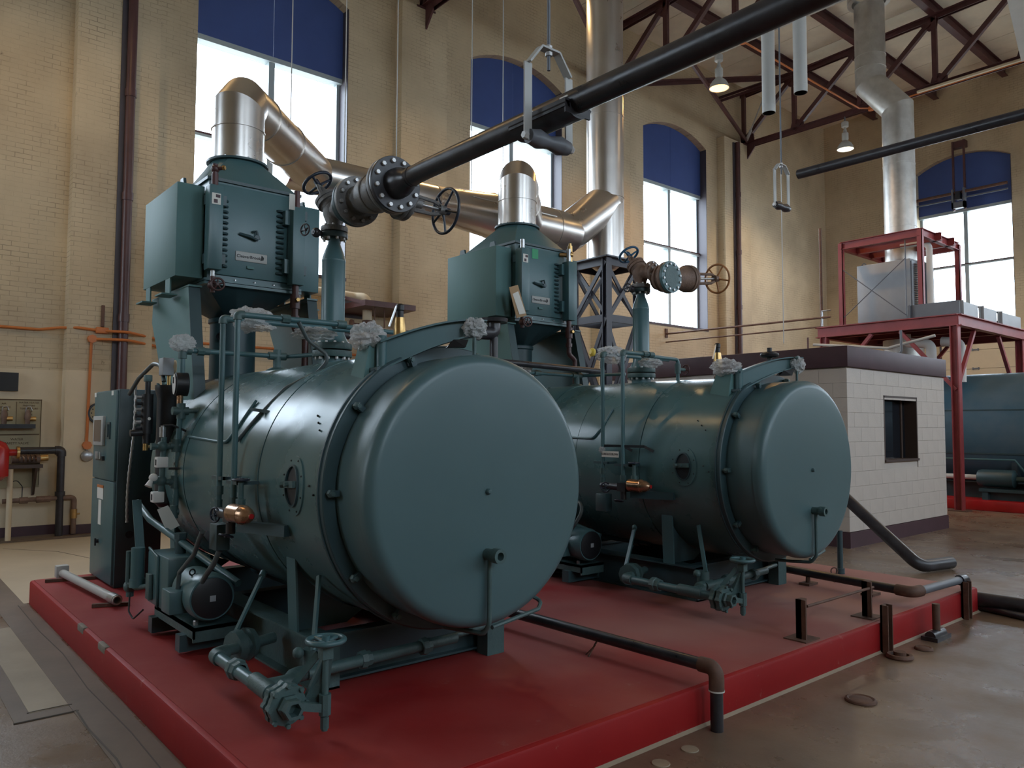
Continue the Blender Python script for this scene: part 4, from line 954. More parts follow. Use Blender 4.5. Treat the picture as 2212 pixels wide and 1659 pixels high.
obj('cone_section', MB().lathe((MX, 5.56, MZ), (0,1,0), [(0,r1),(0.005,r1+0.006),(0.02,r1),(0.95,r2),(0.96,r2+0.008),(0.98,r2)], 48), SS, t)
obj('duct_section', MB().lathe((MX, 6.54, MZ), (0,1,0), [(0,r2),(1.10,r2)], 48), SS, t)
obj('band', MB().lathe((MX, 7.64, MZ), (0,1,0), [(0,r2),(0,r2+0.008),(0.02,r2+0.008),(0.02,r2)], 48), SS, t)
obj('duct_section', MB().lathe((MX, 7.66, MZ), (0,1,0), [(0,r2),(0.35,r2),(0.42,r2*0.96)], 48), SS, t)
obj('duct_lateral', MB().tube([(MX, 7.80, MZ), (MX, 8.10, MZ+0.06), (MX, 8.85, MZ+0.62)], 0.296, 40), SS, t)
obj('patch_plate', MB().box((MX+0.12, 4.62, MZ+0.165), (MX+0.20, 4.80, MZ+0.20)), 'galvanised', t, smooth=False)
obj('seam_strip', MB().bar((MX+0.29, 6.0, MZ+0.10), (MX+0.31, 7.5, MZ+0.10), 0.012, 0.012), 'galvanised', t, smooth=False)
SXk, SYk = -8.15, 8.85
t = thing('exhaust_stack', 'tall shiny vertical exhaust stack standing on dark steel lattice tower', 'stack', (SXk, SYk, 4.1))
r = 0.29
obj('stack_base', MB().lathe((SXk, SYk, 4.06), (0,0,1), [(0,0),(0,0.16),(0.10,r),(0.12,r),(1.06,r)], 52), SS, t)
zz = 5.12
for L in (0.08, 1.30, 1.95, 1.2, ceil_z(SXk)-9.65-0.03):
    obj('stack_section', MB().lathe((SXk, SYk, zz), (0,0,1), [(0,r),(L-0.02,r),(L-0.02,r+0.008),(L,r+0.008),(L,r)], 52), SS, t); zz += L
# lattice tower under the stack
t = thing('stack_tower', 'dark steel lattice tower holding up the silver stack', 'tower', (SXk, SYk, 0))
hs = 0.35; ZT = 4.17
cs = [(SXk-hs, SYk-hs), (SXk+hs, SYk-hs), (SXk+hs, SYk+hs), (SXk-hs, SYk+hs)]
for x, y in cs: obj('leg', MB().ibeam((x, y, 0), (x, y, ZT), 0.11, 0.10, 0.012, (1,0,0)), 'tower_steel', t, smooth=False)
lv = [0.2, 1.72, 3.24, ZT-0.07]
for i in range(4):
    (x0, y0), (x1, y1) = cs[i], cs[(i+1) % 4]
    up = (0, 0, 1)
    for z in lv[1:]: obj('girt', MB().bar((x0, y0, z), (x1, y1, z), 0.03, 0.11), 'tower_steel', t, smooth=False)
    for a, c in zip(lv[:-1], lv[1:]):
        nrm = V((y1-y0, x0-x1, 0)).normalized()
        for (za, zb, o_) in ((a, c, 0.025), (c, a, -0.025)):
            obj('brace', MB().bar(V((x0, y0, za))+nrm*o_, V((x1, y1, zb))+nrm*o_, 0.025, 0.062, (0,0,1)), 'tower_steel', t, smooth=False)
obj('top_plate', MB().box((SXk-0.45, SYk-0.45, ZT-0.02), (SXk+0.45, SYk+0.45, ZT)), 'grey_dark', t, smooth=False)

# ================================================================== BOILER TRIM
def control_cabinet(b, k):
    y0, y1 = b-0.79, b-0.40; x0, x1 = -8.07, -7.25; z0, z1 = PZ, 1.915
    t = thing('control_cabinet', ('tall teal control cabinet with touch screen at the left end of the near boiler', 'tall teal control cabinet hidden behind the near boiler, serving the farther one')[k], 'cabinet', (-7.66, (y0+y1)/2, PZ), 'boiler control cabinets')
    obj('cabinet_body', MB().box((x0, y0+0.02, z0), (x1, y1, z1)), 'teal_dark', t, bevel=0.006)
    up = obj('upper_door', MB().box((x0+0.01, y0, 1.12), (x1-0.03, y0+0.03, z1-0.01)), 'teal', t, bevel=0.006)
    lo = obj('lower_door', MB().box((x0+0.01, y0, z0+0.02), (x1-0.03, y0+0.03, 1.11)), 'teal', t, bevel=0.006)
    sc = obj('touch_screen_bezel', MB().box((-7.98, y0-0.025, 1.42), (-7.62, y0+0.005, 1.685)), 'grey_light', up, bevel=0.006)
    obj('touch_screen', MB().box((-7.93, y0-0.028, 1.455), (-7.68, y0-0.02, 1.65)), 'screen', up, smooth=False)
    obj('door_handle', MB().box((-7.55, y0-0.012, 1.48), (-7.43, y0+0.002, 1.63)).box((-7.52, y0-0.022, 1.50), (-7.46, y0-0.01, 1.61)), 'teal_dark', up, smooth=False)
    obj('selector_switches', MB().box((-7.86, y0-0.02, 1.285), (-7.62, y0+0.002, 1.325)), 'black_paint', up, smooth=False)
    for x in (-7.80, -7.74, -7.66): obj('switch_lever', MB().cyl((x, y0-0.03, 1.30), (x, y0-0.032, 1.365), 0.009, n=8), 'white_bolt', up)
    obj('warning_label', MB().box((-7.84, y0-0.003, 0.94), (-7.62, y0+0.002, 1.04)), 'paper', lo, smooth=False)
    obj('warning_label_band', MB().box((-7.84, y0-0.005, 1.04), (-7.62, y0+0.002, 1.065)), 'orange_conduit', lo, smooth=False)
    obj('data_label', MB().box((-7.78, y0-0.003, 0.71), (-7.68, y0+0.002, 0.93)), 'paper', lo, smooth=False)
    obj('quarter_latch', MB().cyl((-7.76, y0+0.002, 0.56), (-7.76, y0-0.02, 0.56), 0.018, n=12).box((-7.77, y0-0.03, 0.52), (-7.75, y0-0.018, 0.585)), 'black_paint', lo)
    for x in (-8.03, -7.40): obj('corner_sticker', MB().box((x-0.035, y0-0.002, 1.865), (x+0.035, y0+0.002, 1.905)), 'paper', up, smooth=False)
    obj('cable_hole', MB().cyl((x1-0.01, y0+0.13, 0.66), (x1+0.004, y0+0.13, 0.66), 0.032, n=18), 'black_paint', t)
    # braided chain conduit on the side
    pts = [(x1+0.05, y0+0.10, 1.96), (x1+0.05, y0+0.11, 1.5), (x1+0.05, y0+0.09, 1.1), (x1+0.05, y0+0.075, 0.72)]
    return t
for k, b in enumerate(B): control_cabinet(b, k)
def braided_hose(b, k):
    x = -7.12; y = b-0.70
    m = MB(); p0 = V((x, y+0.02, 1.98)); p1 = V((x, y-0.01, 0.78)); n_ = 46
    pts = [p0.lerp(p1, i/n_)+V((0, 0.012*math.sin(i*0.13), 0)) for i in range(n_+1)]
    m.tube(pts, [0.010 if i % 2 else 0.014 for i in range(n_+1)], 8)
    single('flexible_conduit', m, 'zinc', ('silver braided conduit hanging beside the near control cabinet', 'silver braided conduit hanging beside the farther control cabinet')[k], 'conduit')
braided_hose(B[0], 0)

def water_column(b, k):
    X = -5.70; y = b-0.735
    t = thing('water_column', ('teal gauge piping with dial and plastic-wrapped top at near boiler end', 'teal gauge piping with wrapped top behind the near boiler door')[k], 'piping', (X, y, 0.95), 'boiler gauge piping')
    obj('riser_pipe', MB().cyl((X, y-0.02, 1.0), (X, y-0.005, 1.80), 0.019, n=14), 'teal', t)
    obj('riser_pipe', MB().cyl((X, y, 1.94), (X, y, 2.15), 0.019, n=14), 'teal', t)
    obj('cross_tee', MB().cyl((X, y-0.06, 1.705), (X, y+0.05, 1.705), 0.030, n=14).cyl((X, y, 1.65), (X, y, 1.76), 0.030, n=14), 'teal_cast', t)
    obj('side_pipe', MB().cyl((X, y+0.05, 1.706), (X, y+0.13, 1.708), 0.018, n=12).cyl((X, y+0.115, 1.707), (X, y+0.17, 1.709), 0.026, n=12).sphere((X, y+0.175, 1.709), 0.028, 12, 8), 'teal_cast', t)
    g = obj('pressure_gauge', MB().lathe((X-0.01, y-0.045, 1.895), (0.15,1,0), [(0,0),(0,0.07),(0.005,0.084),(0.085,0.084),(0.09,0.07),(0.09,0)], 36), 'black_paint', t)
    obj('gauge_dial', MB().lathe((X-0.011, y-0.049, 1.895), (-0.15,-1,0), [(0,0.073),(0.002,0.073),(0.002,0)], 32), 'white_plastic', g)
    obj('gauge_needle', MB().bar((X-0.013, y-0.054, 1.90), (X-0.013, y-0.054, 1.945), 0.006, 0.003), 'ink', g, smooth=False)
    obj('gauge_stem', MB().cyl((X, y-0.01, 1.755), (X, y-0.01, 1.83), 0.022, n=12), 'bronze', t)
    for z in (1.46, 1.205, 0.995):
        obj('tee', MB().cyl((X, y-0.03, z-0.045), (X, y-0.03, z+0.045), 0.029, n=14).cyl((X, y-0.07, z), (X, y, z), 0.026, n=14), 'teal_cast', t)
    obj('elbow', MB().tube([(X, y, 2.08), (X, y, 2.14), (X, y+0.06, 2.14)], 0.03, 12, bend=0.03), 'teal_cast', t)
    obj('crossover_pipe', MB().cyl((X, y+0.05, 2.14), (X, b-0.10, 2.14), 0.018, n=14), 'teal', t)
    obj('union', MB().cyl((X, y+0.10, 2.14), (X, y+0.15, 2.14), 0.032, n=8).cyl((X, y+0.15, 2.14), (X, y+0.19, 2.14), 0.026, n=14), 'teal_cast', t)
    obj('crossover_tee', MB().cyl((X, b-0.10, 2.14), (X, b+0.04, 2.14), 0.030, n=14).cyl((X, b-0.03, 2.0), (X, b-0.03, 2.19), 0.030, n=14), 'teal_cast', t)
    obj('crossover_pipe', MB().cyl((X, b+0.04, 2.14), (X+0.5, b+0.17, 2.14), 0.016, n=12), 'teal', t)
    obj('nozzle_pad', MB().lathe((X, b-0.03, 2.0), (0,0,1), [(0,0.11),(0.03,0.08),(0.05,0.045),(0.05,0)], 24), 'teal_cast', t)
    obj('column_vessel_strap', MB().bar((X-0.03, y-0.03, 1.33), (X-0.02, y+0.17, 1.33), 0.018, 0.018), 'black_paint', t, smooth=False)
    # branch with isolation valves and probe heads
    yb = y-0.12
    br = obj('probe_branch', MB().cyl((X, yb, 1.10), (X, yb+0.01, 1.52), 0.020, n=12), 'teal_cast', t)
    obj('branch_cross', MB().cyl((X, yb-0.07, 1.455), (X, y-0.03, 1.455), 0.021, n=12).sphere((X, yb, 1.455), 0.038, 14, 8).cyl((X, yb-0.075, 1.455), (X, yb-0.05, 1.455), 0.027, n=6), 'teal_cast', br)
    obj('branch_cross', MB().cyl((X, yb-0.07, 1.215), (X, y-0.03, 1.205), 0.021, n=12).sphere((X, yb, 1.215), 0.038, 14, 8), 'teal_cast', br)
    for z, dx in ((1.345, 0.0), (1.105, -0.02)):
        hd = obj('probe_head', MB().box((X-0.035, yb-0.04+dx, z-0.037), (X+0.035, yb+0.035+dx, z+0.037)), 'white_plastic', t, bevel=0.006)
        obj('head_window', MB().box((X-0.01, yb-0.0425+dx, z-0.02), (X+0.015, yb-0.039+dx, z+0.02)), 'ink', hd, smooth=False)
    obj('probe_tip', MB().cyl((X, yb, 1.52), (X, yb, 1.59), 0.022, n=12).cyl((X, yb, 1.59), (X, yb, 1.60), 0.014, n=10), 'zinc', t)
    obj('alarm_horn', MB().sphere((X+0.01, yb-0.055, 1.24), 0.026, 14, 8, (0.8, 1.2, 1.1)).lathe((X+0.01, yb-0.07, 1.22), (0.2,-0.5,-1), [(0,0.014),(0.045,0.024),(0.045,0)], 16), 'white_plastic', t)
    obj('paper_tag', MB().prism([(X+0.03, yb-0.03, 1.02), (X+0.03, yb+0.04, 1.045), (X+0.035, yb+0.12, 0.90), (X+0.035, yb+0.035, 0.86)], (0.004, 0, 0)), 'paper', t, smooth=False)
    obj('flex_cable', MB().tube([(X, yb, 1.60), (X+0.01, yb+0.06, 1.605), (X+0.01, yb+0.16, 1.56), (X+0.02, yb+0.28, 1.53), (X+0.04, yb+0.33, 1.49)], 0.008, 8), 'rubber', t)
    obj('flex_cable', MB().tube([(X+0.06, y+0.08, 1.46), (X+0.06, y+0.15, 1.44), (X+0.06, y+0.16, 1.38), (X+0.06, y+0.10, 1.32), (X+0.05, y+0.02, 1.30), (X+0.02, yb+0.04, 1.30)], 0.009, 8, bend=0.05), 'rubber', t)
    obj('flex_cable', MB().tube([(X+0.06, y+0.09, 1.43), (X+0.07, y+0.14, 1.36), (X+0.07, y+0.14, 1.26), (X+0.07, y+0.08, 1.14), (X+0.05, y+0.0, 1.09)], 0.008, 8, bend=0.05), 'rubber', t)
    obj('jacket_box', MB().prism([(X+0.05, y+0.05, 1.55), (X+0.05, y+0.11, 1.56), (X+0.05, y+0.09, 1.42), (X+0.05, y+0.03, 1.36)], (0.10, 0.0, 0)), 'teal', t, smooth=False)
    obj('conduit', MB().tube([(X+0.13, b-0.72, 1.525), (X+0.70, b-0.725, 1.50), (X+0.90, b-0.735, 1.50), (X+0.98, b-0.69, 1.60), (X+1.02, b-0.60, 1.76)], 0.010, 10, bend=0.06), 'teal', t)
    return t
def black_column(b, k):
    X = -6.05; y = b-0.72
    t = thing('low_water_vessel', ('black vertical vessel with switch box on top at end of near boiler', 'black vertical vessel with switch box at the hidden end of the farther boiler')[k], 'vessel', (X, y, 0.98), 'black level vessels')
    obj('vessel_body', MB().lathe((X, y, 1.0), (0,0,1), [(0,0),(0,0.05),(0.03,0.078),(0.80,0.078),(0.82,0.082),(0.87,0.095),(0.90,0.095),(0.90,0)], 30), 'black_paint', t)
    bolts(t, (X, y, 1.90), (0,0,1), 0.078, 8, 0.009, 0.014, 'teal_cast')
    obj('switch_stem', MB().cyl((X, y, 1.90), (X, y, 2.0), 0.014, n=10), 'brass', t)
    sb = obj('switch_box', MB().box((X-0.05, y-0.06, 1.975), (X+0.05, y+0.02, 2.105)), 'grey_paint', t, bevel=0.005)
    obj('switch_dial', MB().lathe((X, y+0.02, 2.04), (0.2,1,0), [(0,0.05),(0.025,0.055),(0.03,0.045),(0.03,0)], 22), 'cream_paint', sb)
    obj('arched_hose', MB().tube([(X-0.02, y-0.03, 1.93), (X-0.10, y-0.03, 2.06), (X-0.30, y-0.03, 2.08), (X-0.62, y-0.05, 1.98), (X-0.85, y-0.06, 1.86)], 0.016, 10, bend=0.18), 'conduit_flex', t)
    # sight glass column
    g = obj('sight_column', MB().cyl((X+0.05, y-0.16, 1.54), (X+0.05, y-0.16, 1.83), 0.040, n=18).cyl((X+0.05, y-0.16, 1.82), (X+0.05, y-0.16, 1.94), 0.020, n=12).cyl((X+0.05, y-0.16, 1.47), (X+0.05, y-0.16, 1.55), 0.028, n=12), 'black_paint', t)
    obj('column_head', MB().cbox((X+0.05, y-0.16, 1.945), (0.05, 0.05, 0.05)), 'teal_cast', g, bevel=0.006)
    obj('column_drain', MB().cyl((X+0.05, y-0.165, 1.42), (X+0.05, y-0.165, 1.48), 0.018, n=10).cyl((X+0.05, y-0.165, 1.447), (X+0.05, y-0.06, 1.447), 0.011, n=8), 'brass', g)
    for i in range(6):
        z = 1.58+i*0.045
        obj('try_cock', MB().cyl((X+0.05, y-0.20, z), (X+0.05, y-0.235, z), 0.012, n=8).cyl((X+0.05, y-0.235, z-0.015), (X+0.05, y-0.235, z+0.015), 0.008, n=8), 'zinc' if i % 2 else 'black_paint', g)
    obj('column_knob', MB().cyl((X+0.05, y-0.19, 1.55), (X+0.05, y-0.27, 1.545), 0.025, n=12), 'black_paint', g)
    obj('dial_badge', MB().lathe((X+0.09, y-0.155, 1.65), (1,0,0), [(0,0.011),(0.004,0.011),(0.004,0)], 14), 'white_plastic', g)
    return t
def level_control(b, k):
    """twin vertical equalising pipes with low water control, valves and bowl"""
    y = b-0.86; xa, xb = -4.56, -4.33
    t = thing('level_control', ('twin tall teal pipes and level control with copper bowl on near boiler', 'twin tall teal pipes and level control with copper bowl on farther boiler')[k], 'piping', (xa, y, 1.0), 'boiler level controls')
    zt = 2.235
    for x, zb, zz in ((xa, 1.12, zt), (xb, 1.15, zt+0.0)):
        obj('standpipe', MB().cyl((x, y, zb), (x, y, zz), 0.0165, n=14), 'teal', t)
        obj('elbow', MB().tube([(x, y, zz-0.03), (x, y, zz), (x, y+0.035, zz)], 0.025, 12, bend=0.02), 'teal_cast', t)
    L = 0.62 if k == 0 else 0.34
    obj('top_bar', MB().cyl((xb, y+0.03, zt), (xb, y+0.03+L, zt), 0.0175, n=14), 'teal', t)
    obj('top_bar', MB().cyl((xa, y+0.03, zt), (xa, b+0.05, zt), 0.0165, n=14), 'teal', t)
    obj('bar_coupling', MB().cyl((xb, y+0.26, zt), (xb, y+0.31, zt), 0.028, n=8), 'teal_cast', t)
    obj('bar_elbow', MB().cyl((xb, y+L, zt), (xb, y+0.06+L, zt), 0.026, n=12).cyl((xb-0.10, y+0.035+L, zt), (xb+0.015, y+0.035+L, zt), 0.020, n=12), 'teal_cast', t)
    obj('bar_return', MB().tube([(xb-0.08, y+0.035+L, zt), (xb-0.10, b+(0.30 if k == 0 else -0.04), zt-0.005), (xb-0.10, b+(0.36 if k == 0 else 0.02), zt-0.005), (xb-0.10, b+(0.36 if k == 0 else 0.02), 2.0)], 0.017, 12, bend=0.03), 'teal', t)
    if k == 1:
        for x in (xa, xb):
            obj('bracket_arm', MB().bar((x, y, 1.44), (x+0.18, y+0.06, 1.44), 0.012, 0.022).bar((x+0.18, y+0.06, 1.44), (x+0.23, y+0.115, 1.40), 0.012, 0.022), 'black_paint', t, smooth=False)
        obj('isolating_valve', MB().cyl((xb-0.10, b+0.02, 2.10), (xb-0.10, b+0.02, 2.19), 0.028, n=12).cyl((xb-0.10, b+0.02, 2.14), (xb-0.10, b+0.12, 2.14), 0.016, n=10), 'teal_cast', t)
        handwheel(t, (xb-0.10, b+0.14, 2.14), (0.2,1,0), 0.045, 0.007, 'maroon_steel', 4, 0.010)
    # bottom fittings
    obj('union', MB().cyl((xa, y, 1.20), (xa, y, 1.25), 0.026, n=8), 'teal_cast', t)
    obj('union', MB().cyl((xb, y, 1.15), (xb, y, 1.20), 0.026, n=8), 'teal_cast', t)
    obj('union', MB().cyl((xa, y, 1.11), (xa, y, 1.17), 0.022, n=8), 'teal_cast', t)
    br = obj('clamp_bracket', MB().box((xa-0.10, y-0.012, 1.285), (xa+0.06, y+0.012, 1.305)), 'teal_dark', t, smooth=False)
    obj('clamp_bracket', MB().box((xb-0.09, y-0.012, 1.272), (xb+0.09, y+0.012, 1.292)).box((xb+0.07, y-0.012, 1.272), (xb+0.09, y+0.12, 1.292)), 'teal_dark', t, smooth=False)
    obj('clamp_bracket', MB().box((xa+0.04, y, 1.285), (xa+0.06, y+0.10, 1.305)), 'teal_dark', t, smooth=False)
    bx_ = xb+0.13
    obj('valve_block', MB().cbox((xb+0.02, y-0.02, 1.10), (0.09, 0.06, 0.07)).cyl((xa, y-0.01, 1.10), (xb+0.06, y-0.02, 1.10), 0.030, n=14).cyl((xb+0.02, y-0.02, 1.0), (xb+0.02, y-0.02, 1.12), 0.026, n=12), 'black_pipe', t)
    obj('valve_stem', MB().cyl((bx_, y-0.01, 1.13), (bx_, y-0.01, 1.29), 0.016, n=10).cyl((bx_, y-0.01, 1.16), (bx_, y-0.01, 1.20), 0.028, n=8), 'teal_cast', t)
    handwheel(t, (bx_, y-0.01, 1.305), (0,0,1), 0.042, 0.007, 'navy_wheel', 4, 0.010)
    handwheel(t, (xa+0.07, y-0.045, 1.09), (0.3,-1,0), 0.040, 0.006, 'navy_wheel', 4, 0.010)
    handwheel(t, (xb-0.02, y-0.03, 0.985), (0.1,-0.3,-1), 0.036, 0.006, 'navy_wheel', 4, 0.010)
    obj('float_bowl', MB().lathe((bx_-0.03, y-0.045, 1.125), (1.0,0.12,-0.02), [(0,0),(0,0.045),(0.005,0.050),(0.11,0.050),(0.113,0.053),(0.123,0.053),(0.125,0.050),(0.16,0.045),(0.19,0.032),(0.205,0.014),(0.21,0.014),(0.21,0)], 30), 'bronze', t)
    obj('bowl_plug', MB().lathe((bx_+0.179, y-0.020, 1.121), (1.0,0.12,-0.02), [(0,0.014),(0.006,0.014),(0.006,0)], 14), 'red_gloss', t)
    obj('support_bracket', MB().bar((bx_-0.05, y+0.01, 1.045), (bx_+0.30, y+0.13, 1.045), 0.05, 0.06), 'teal_dark', t, smooth=False)
    jb = obj('terminal_box', MB().box((xa-0.06, y-0.03, 0.88), (xa+0.06, y+0.05, 1.03)), 'teal_dark', t, bevel=0.006)
    if k == 0:
        obj('flex_conduit', MB().tube([(xa+0.03, y, 0.88), (xa+0.0, y-0.02, 0.80), (xa-0.12, y-0.02, 0.72), (xa-0.22, y-0.02, 0.64), (xa-0.25, y-0.02, 0.52)], [0.016]*5, 10), 'conduit_flex', t)
        obj('jacket_conduit', MB().tube([(xb+0.02, b-0.50, 2.22), (xb-0.02, b-0.42, 2.12), (xb+0.05, b-0.30, 2.02), (xb+0.0, b-0.36, 1.93), (xb-0.10, b-0.52, 1.83), (xb-0.16, b-0.66, 1.66), (xb-0.30, b-0.735, 1.51)], 0.0125, 10, bend=0.10), 'conduit_flex', t)
        obj('conduit_strap', MB().bar((xb-0.20, b-0.69, 1.70), (xb-0.05, b-0.62, 1.68), 0.018, 0.018), 'teal_dark', t, smooth=False)
    return t
def plastic_cover(o, sc, seed, label, amp=0.28):
    m = MB().blob(o, sc, amp, 2.6, seed)
    return single('plastic_wrap', m, 'plastic_wrap', label, 'plastic wrap', 'crumpled clear plastic covers')
def safety_valve(b, k):
    X = -3.98
    t = thing('safety_valve', ('brass safety valve with black cap behind the near davit arm', 'brass safety valve with black cap on top of the farther boiler')[k], 'valve', (X, b, 2.03), 'boiler safety valves')
    obj('valve_inlet', MB().lathe((X, b, 2.02), (0,0,1), [(0,0),(0,0.035),(0.03,0.035),(0.035,0.022),(0.07,0.022),(0.075,0.032),(0.10,0.032),(0.10,0)], 8), 'rust_cast', t)
    obj('valve_body', MB().lathe((X, b, 2.10), (0,0,1), [(0,0),(0,0.030),(0.03,0.040),(0.10,0.036),(0.16,0.028),(0.165,0.0)], 20).cyl((X, b, 2.145), (X-0.04, b+0.06, 2.145), 0.028, n=14), 'brass', t)
    obj('valve_cap', MB().lathe((X, b, 2.26), (0,0,1), [(0,0),(0,0.022),(0.04,0.022),(0.045,0.026),(0.075,0.026),(0.085,0.015),(0.085,0)], 16), 'black_paint', t)
    obj('lift_lever', MB().bar((X, b-0.025, 2.33), (X+0.0, b-0.075, 2.20), 0.012, 0.008), 'zinc', t, smooth=False)
    return t
def motor_unit(b, k):
    """fan motor with belt box on a base at the near side"""
    y = b-0.90; sx = -0.14; sz = -0.03
    t = thing('blower_unit', ('teal blower box with electric motor at the foot of the near boiler', 'teal blower box with electric motor at the foot of the farther boiler')[k], 'blower', (-5.3, y, PZ), 'boiler blower units')
    bx = obj('belt_guard', MB().prism([(-5.640, y+0.02, 0.40), (-5.420, y-0.05, 0.40), (-5.420, y-0.05, 0.74), (-5.640, y-0.05, 0.78), (-5.700, y, 0.70), (-5.700, y, 0.48)], (0, 0.02, 0)).box((-5.690, y-0.03, 0.40), (-5.240, y+0.24, 0.745)), 'teal', t, bevel=0.012)
    obj('guard_hatch', MB().box((-5.640, y-0.056, 0.43), (-5.560, y-0.03, 0.60)), 'teal_cast', bx, bevel=0.004)
    obj('guard_stack', MB().cyl((-5.420, y+0.10, 0.74), (-5.420, y+0.10, 0.87), 0.035, n=12).cyl((-5.420, y+0.10, 0.84), (-5.420, y+0.10, 0.88), 0.042, n=6), 'teal_dark', bx)
    mc = V((-5.160, y+0.10, 0.565)); d = V((1, -0.05, 0)).normalized()
    mt = obj('motor_body', MB().lathe(mc, d, [(0,0),(0,0.10),(0.03,0.135),(0.30,0.135),(0.305,0.142),(0.39,0.142),(0.42,0.13),(0.42,0.115),(0.41,0.115),(0.41,0)], 40), 'teal', t)
    obj('fan_cover', MB().lathe(mc+d*0.405, d, [(0,0),(0,0.122),(0.02,0.120),(0.028,0.09),(0.03,0)], 40), 'black_paint', mt)
    obj('cover_label', MB().cbox(mc+d*0.4365, (0.004, 0.035, 0.035)), 'grey_paint', mt, smooth=False)
    obj('junction_box', MB().box((-5.060, y-0.12, 0.46), (-4.900, y-0.01, 0.60)), 'teal', mt, bevel=0.008)
    obj('eye_bolt', MB().torus(mc+d*0.24+V((0, -0.07, 0.135)), (1,0.2,0), 0.018, 0.005, 16, 6), 'black_paint', mt)
    obj('motor_base', MB().box((-5.540, y-0.02, 0.375), (-4.760, y+0.26, 0.395)).box((-5.540, y-0.02, 0.33), (-4.760, y-0.008, 0.395)).box((-4.774, y-0.02, 0.31), (-4.760, y+0.26, 0.395)), 'teal_cast', t, smooth=False)
    for x in (-5.49, -4.92):
        obj('base_channel', MB().box((x-0.04, y-0.06, 0.235), (x+0.04, y+0.50, 0.335)), 'teal_dark', t, smooth=False)
    obj('foot_bolt', MB().hexn((-4.840, y+0.02, 0.395), (0,0,1), 0.016, 0.03), 'zinc', t, smooth=False)
    fl_ = obj('oil_filter', MB().cyl((-5.820, y-0.06, 0.480), (-5.820, y-0.06, 0.750), 0.045, n=20).cyl((-5.820, y-0.06, 0.480), (-5.820, y-0.06, 0.535), 0.052, n=20), 'teal', t)
    obj('filter_pipe', MB().tube([(-5.900, y-0.10, 0.720), (-5.900, y-0.10, 0.500), (-5.820, y-0.06, 0.470), (-5.660, y-0.02, 0.510)], 0.018, 10, bend=0.03), 'teal_cast', fl_)
    obj('filter_valve', MB().sphere((-5.920, y-0.08, 0.470), 0.045, 14, 8).cyl((-5.920, y-0.08, 0.400), (-5.920, y-0.08, 0.530), 0.026, n=10), 'teal_cast', fl_)
    obj('wire_loop', MB().tube([(-5.880, y-0.09, 0.430), (-5.860, y-0.10, 0.310), (-5.780, y-0.09, 0.270), (-5.660, y-0.06, 0.350)], 0.006, 8, bend=0.03), 'rubber', fl_)
    obj('air_pipe', MB().tube([(-6.3, y+0.05, 1.02), (-5.95, y+0.05, 0.92), (-5.4, y+0.10, 0.82), (-4.8, y+0.26, 0.62)], 0.024, 12), 'teal', t)
    obj('side_strut', MB().bar((-6.05, y-0.02, 1.06), (-5.90, y-0.02, 0.66), 0.012, 0.06, (0,1,0)), 'teal', t, smooth=False)
    if k == 0:
        obj('motor_conduit', MB().tube([(-4.97, y-0.05, 0.60), (-4.95, y-0.05, 0.70), (-4.72, y-0.04, 0.84), (-4.62, y-0.05, 0.93), (-4.56, y-0.05, 0.99)], 0.014, 10), 'conduit_flex', t)
    else:
        obj('motor_conduit', MB().tube([(-4.98, y-0.02, 0.60), (-4.80, y-0.06, 0.75), (-4.72, y-0.02, 0.90), (-4.90, y+0.02, 0.98), (-5.3, y+0.03, 0.99)], 0.016, 10, bend=0.1), 'conduit_flex', t)
    return t
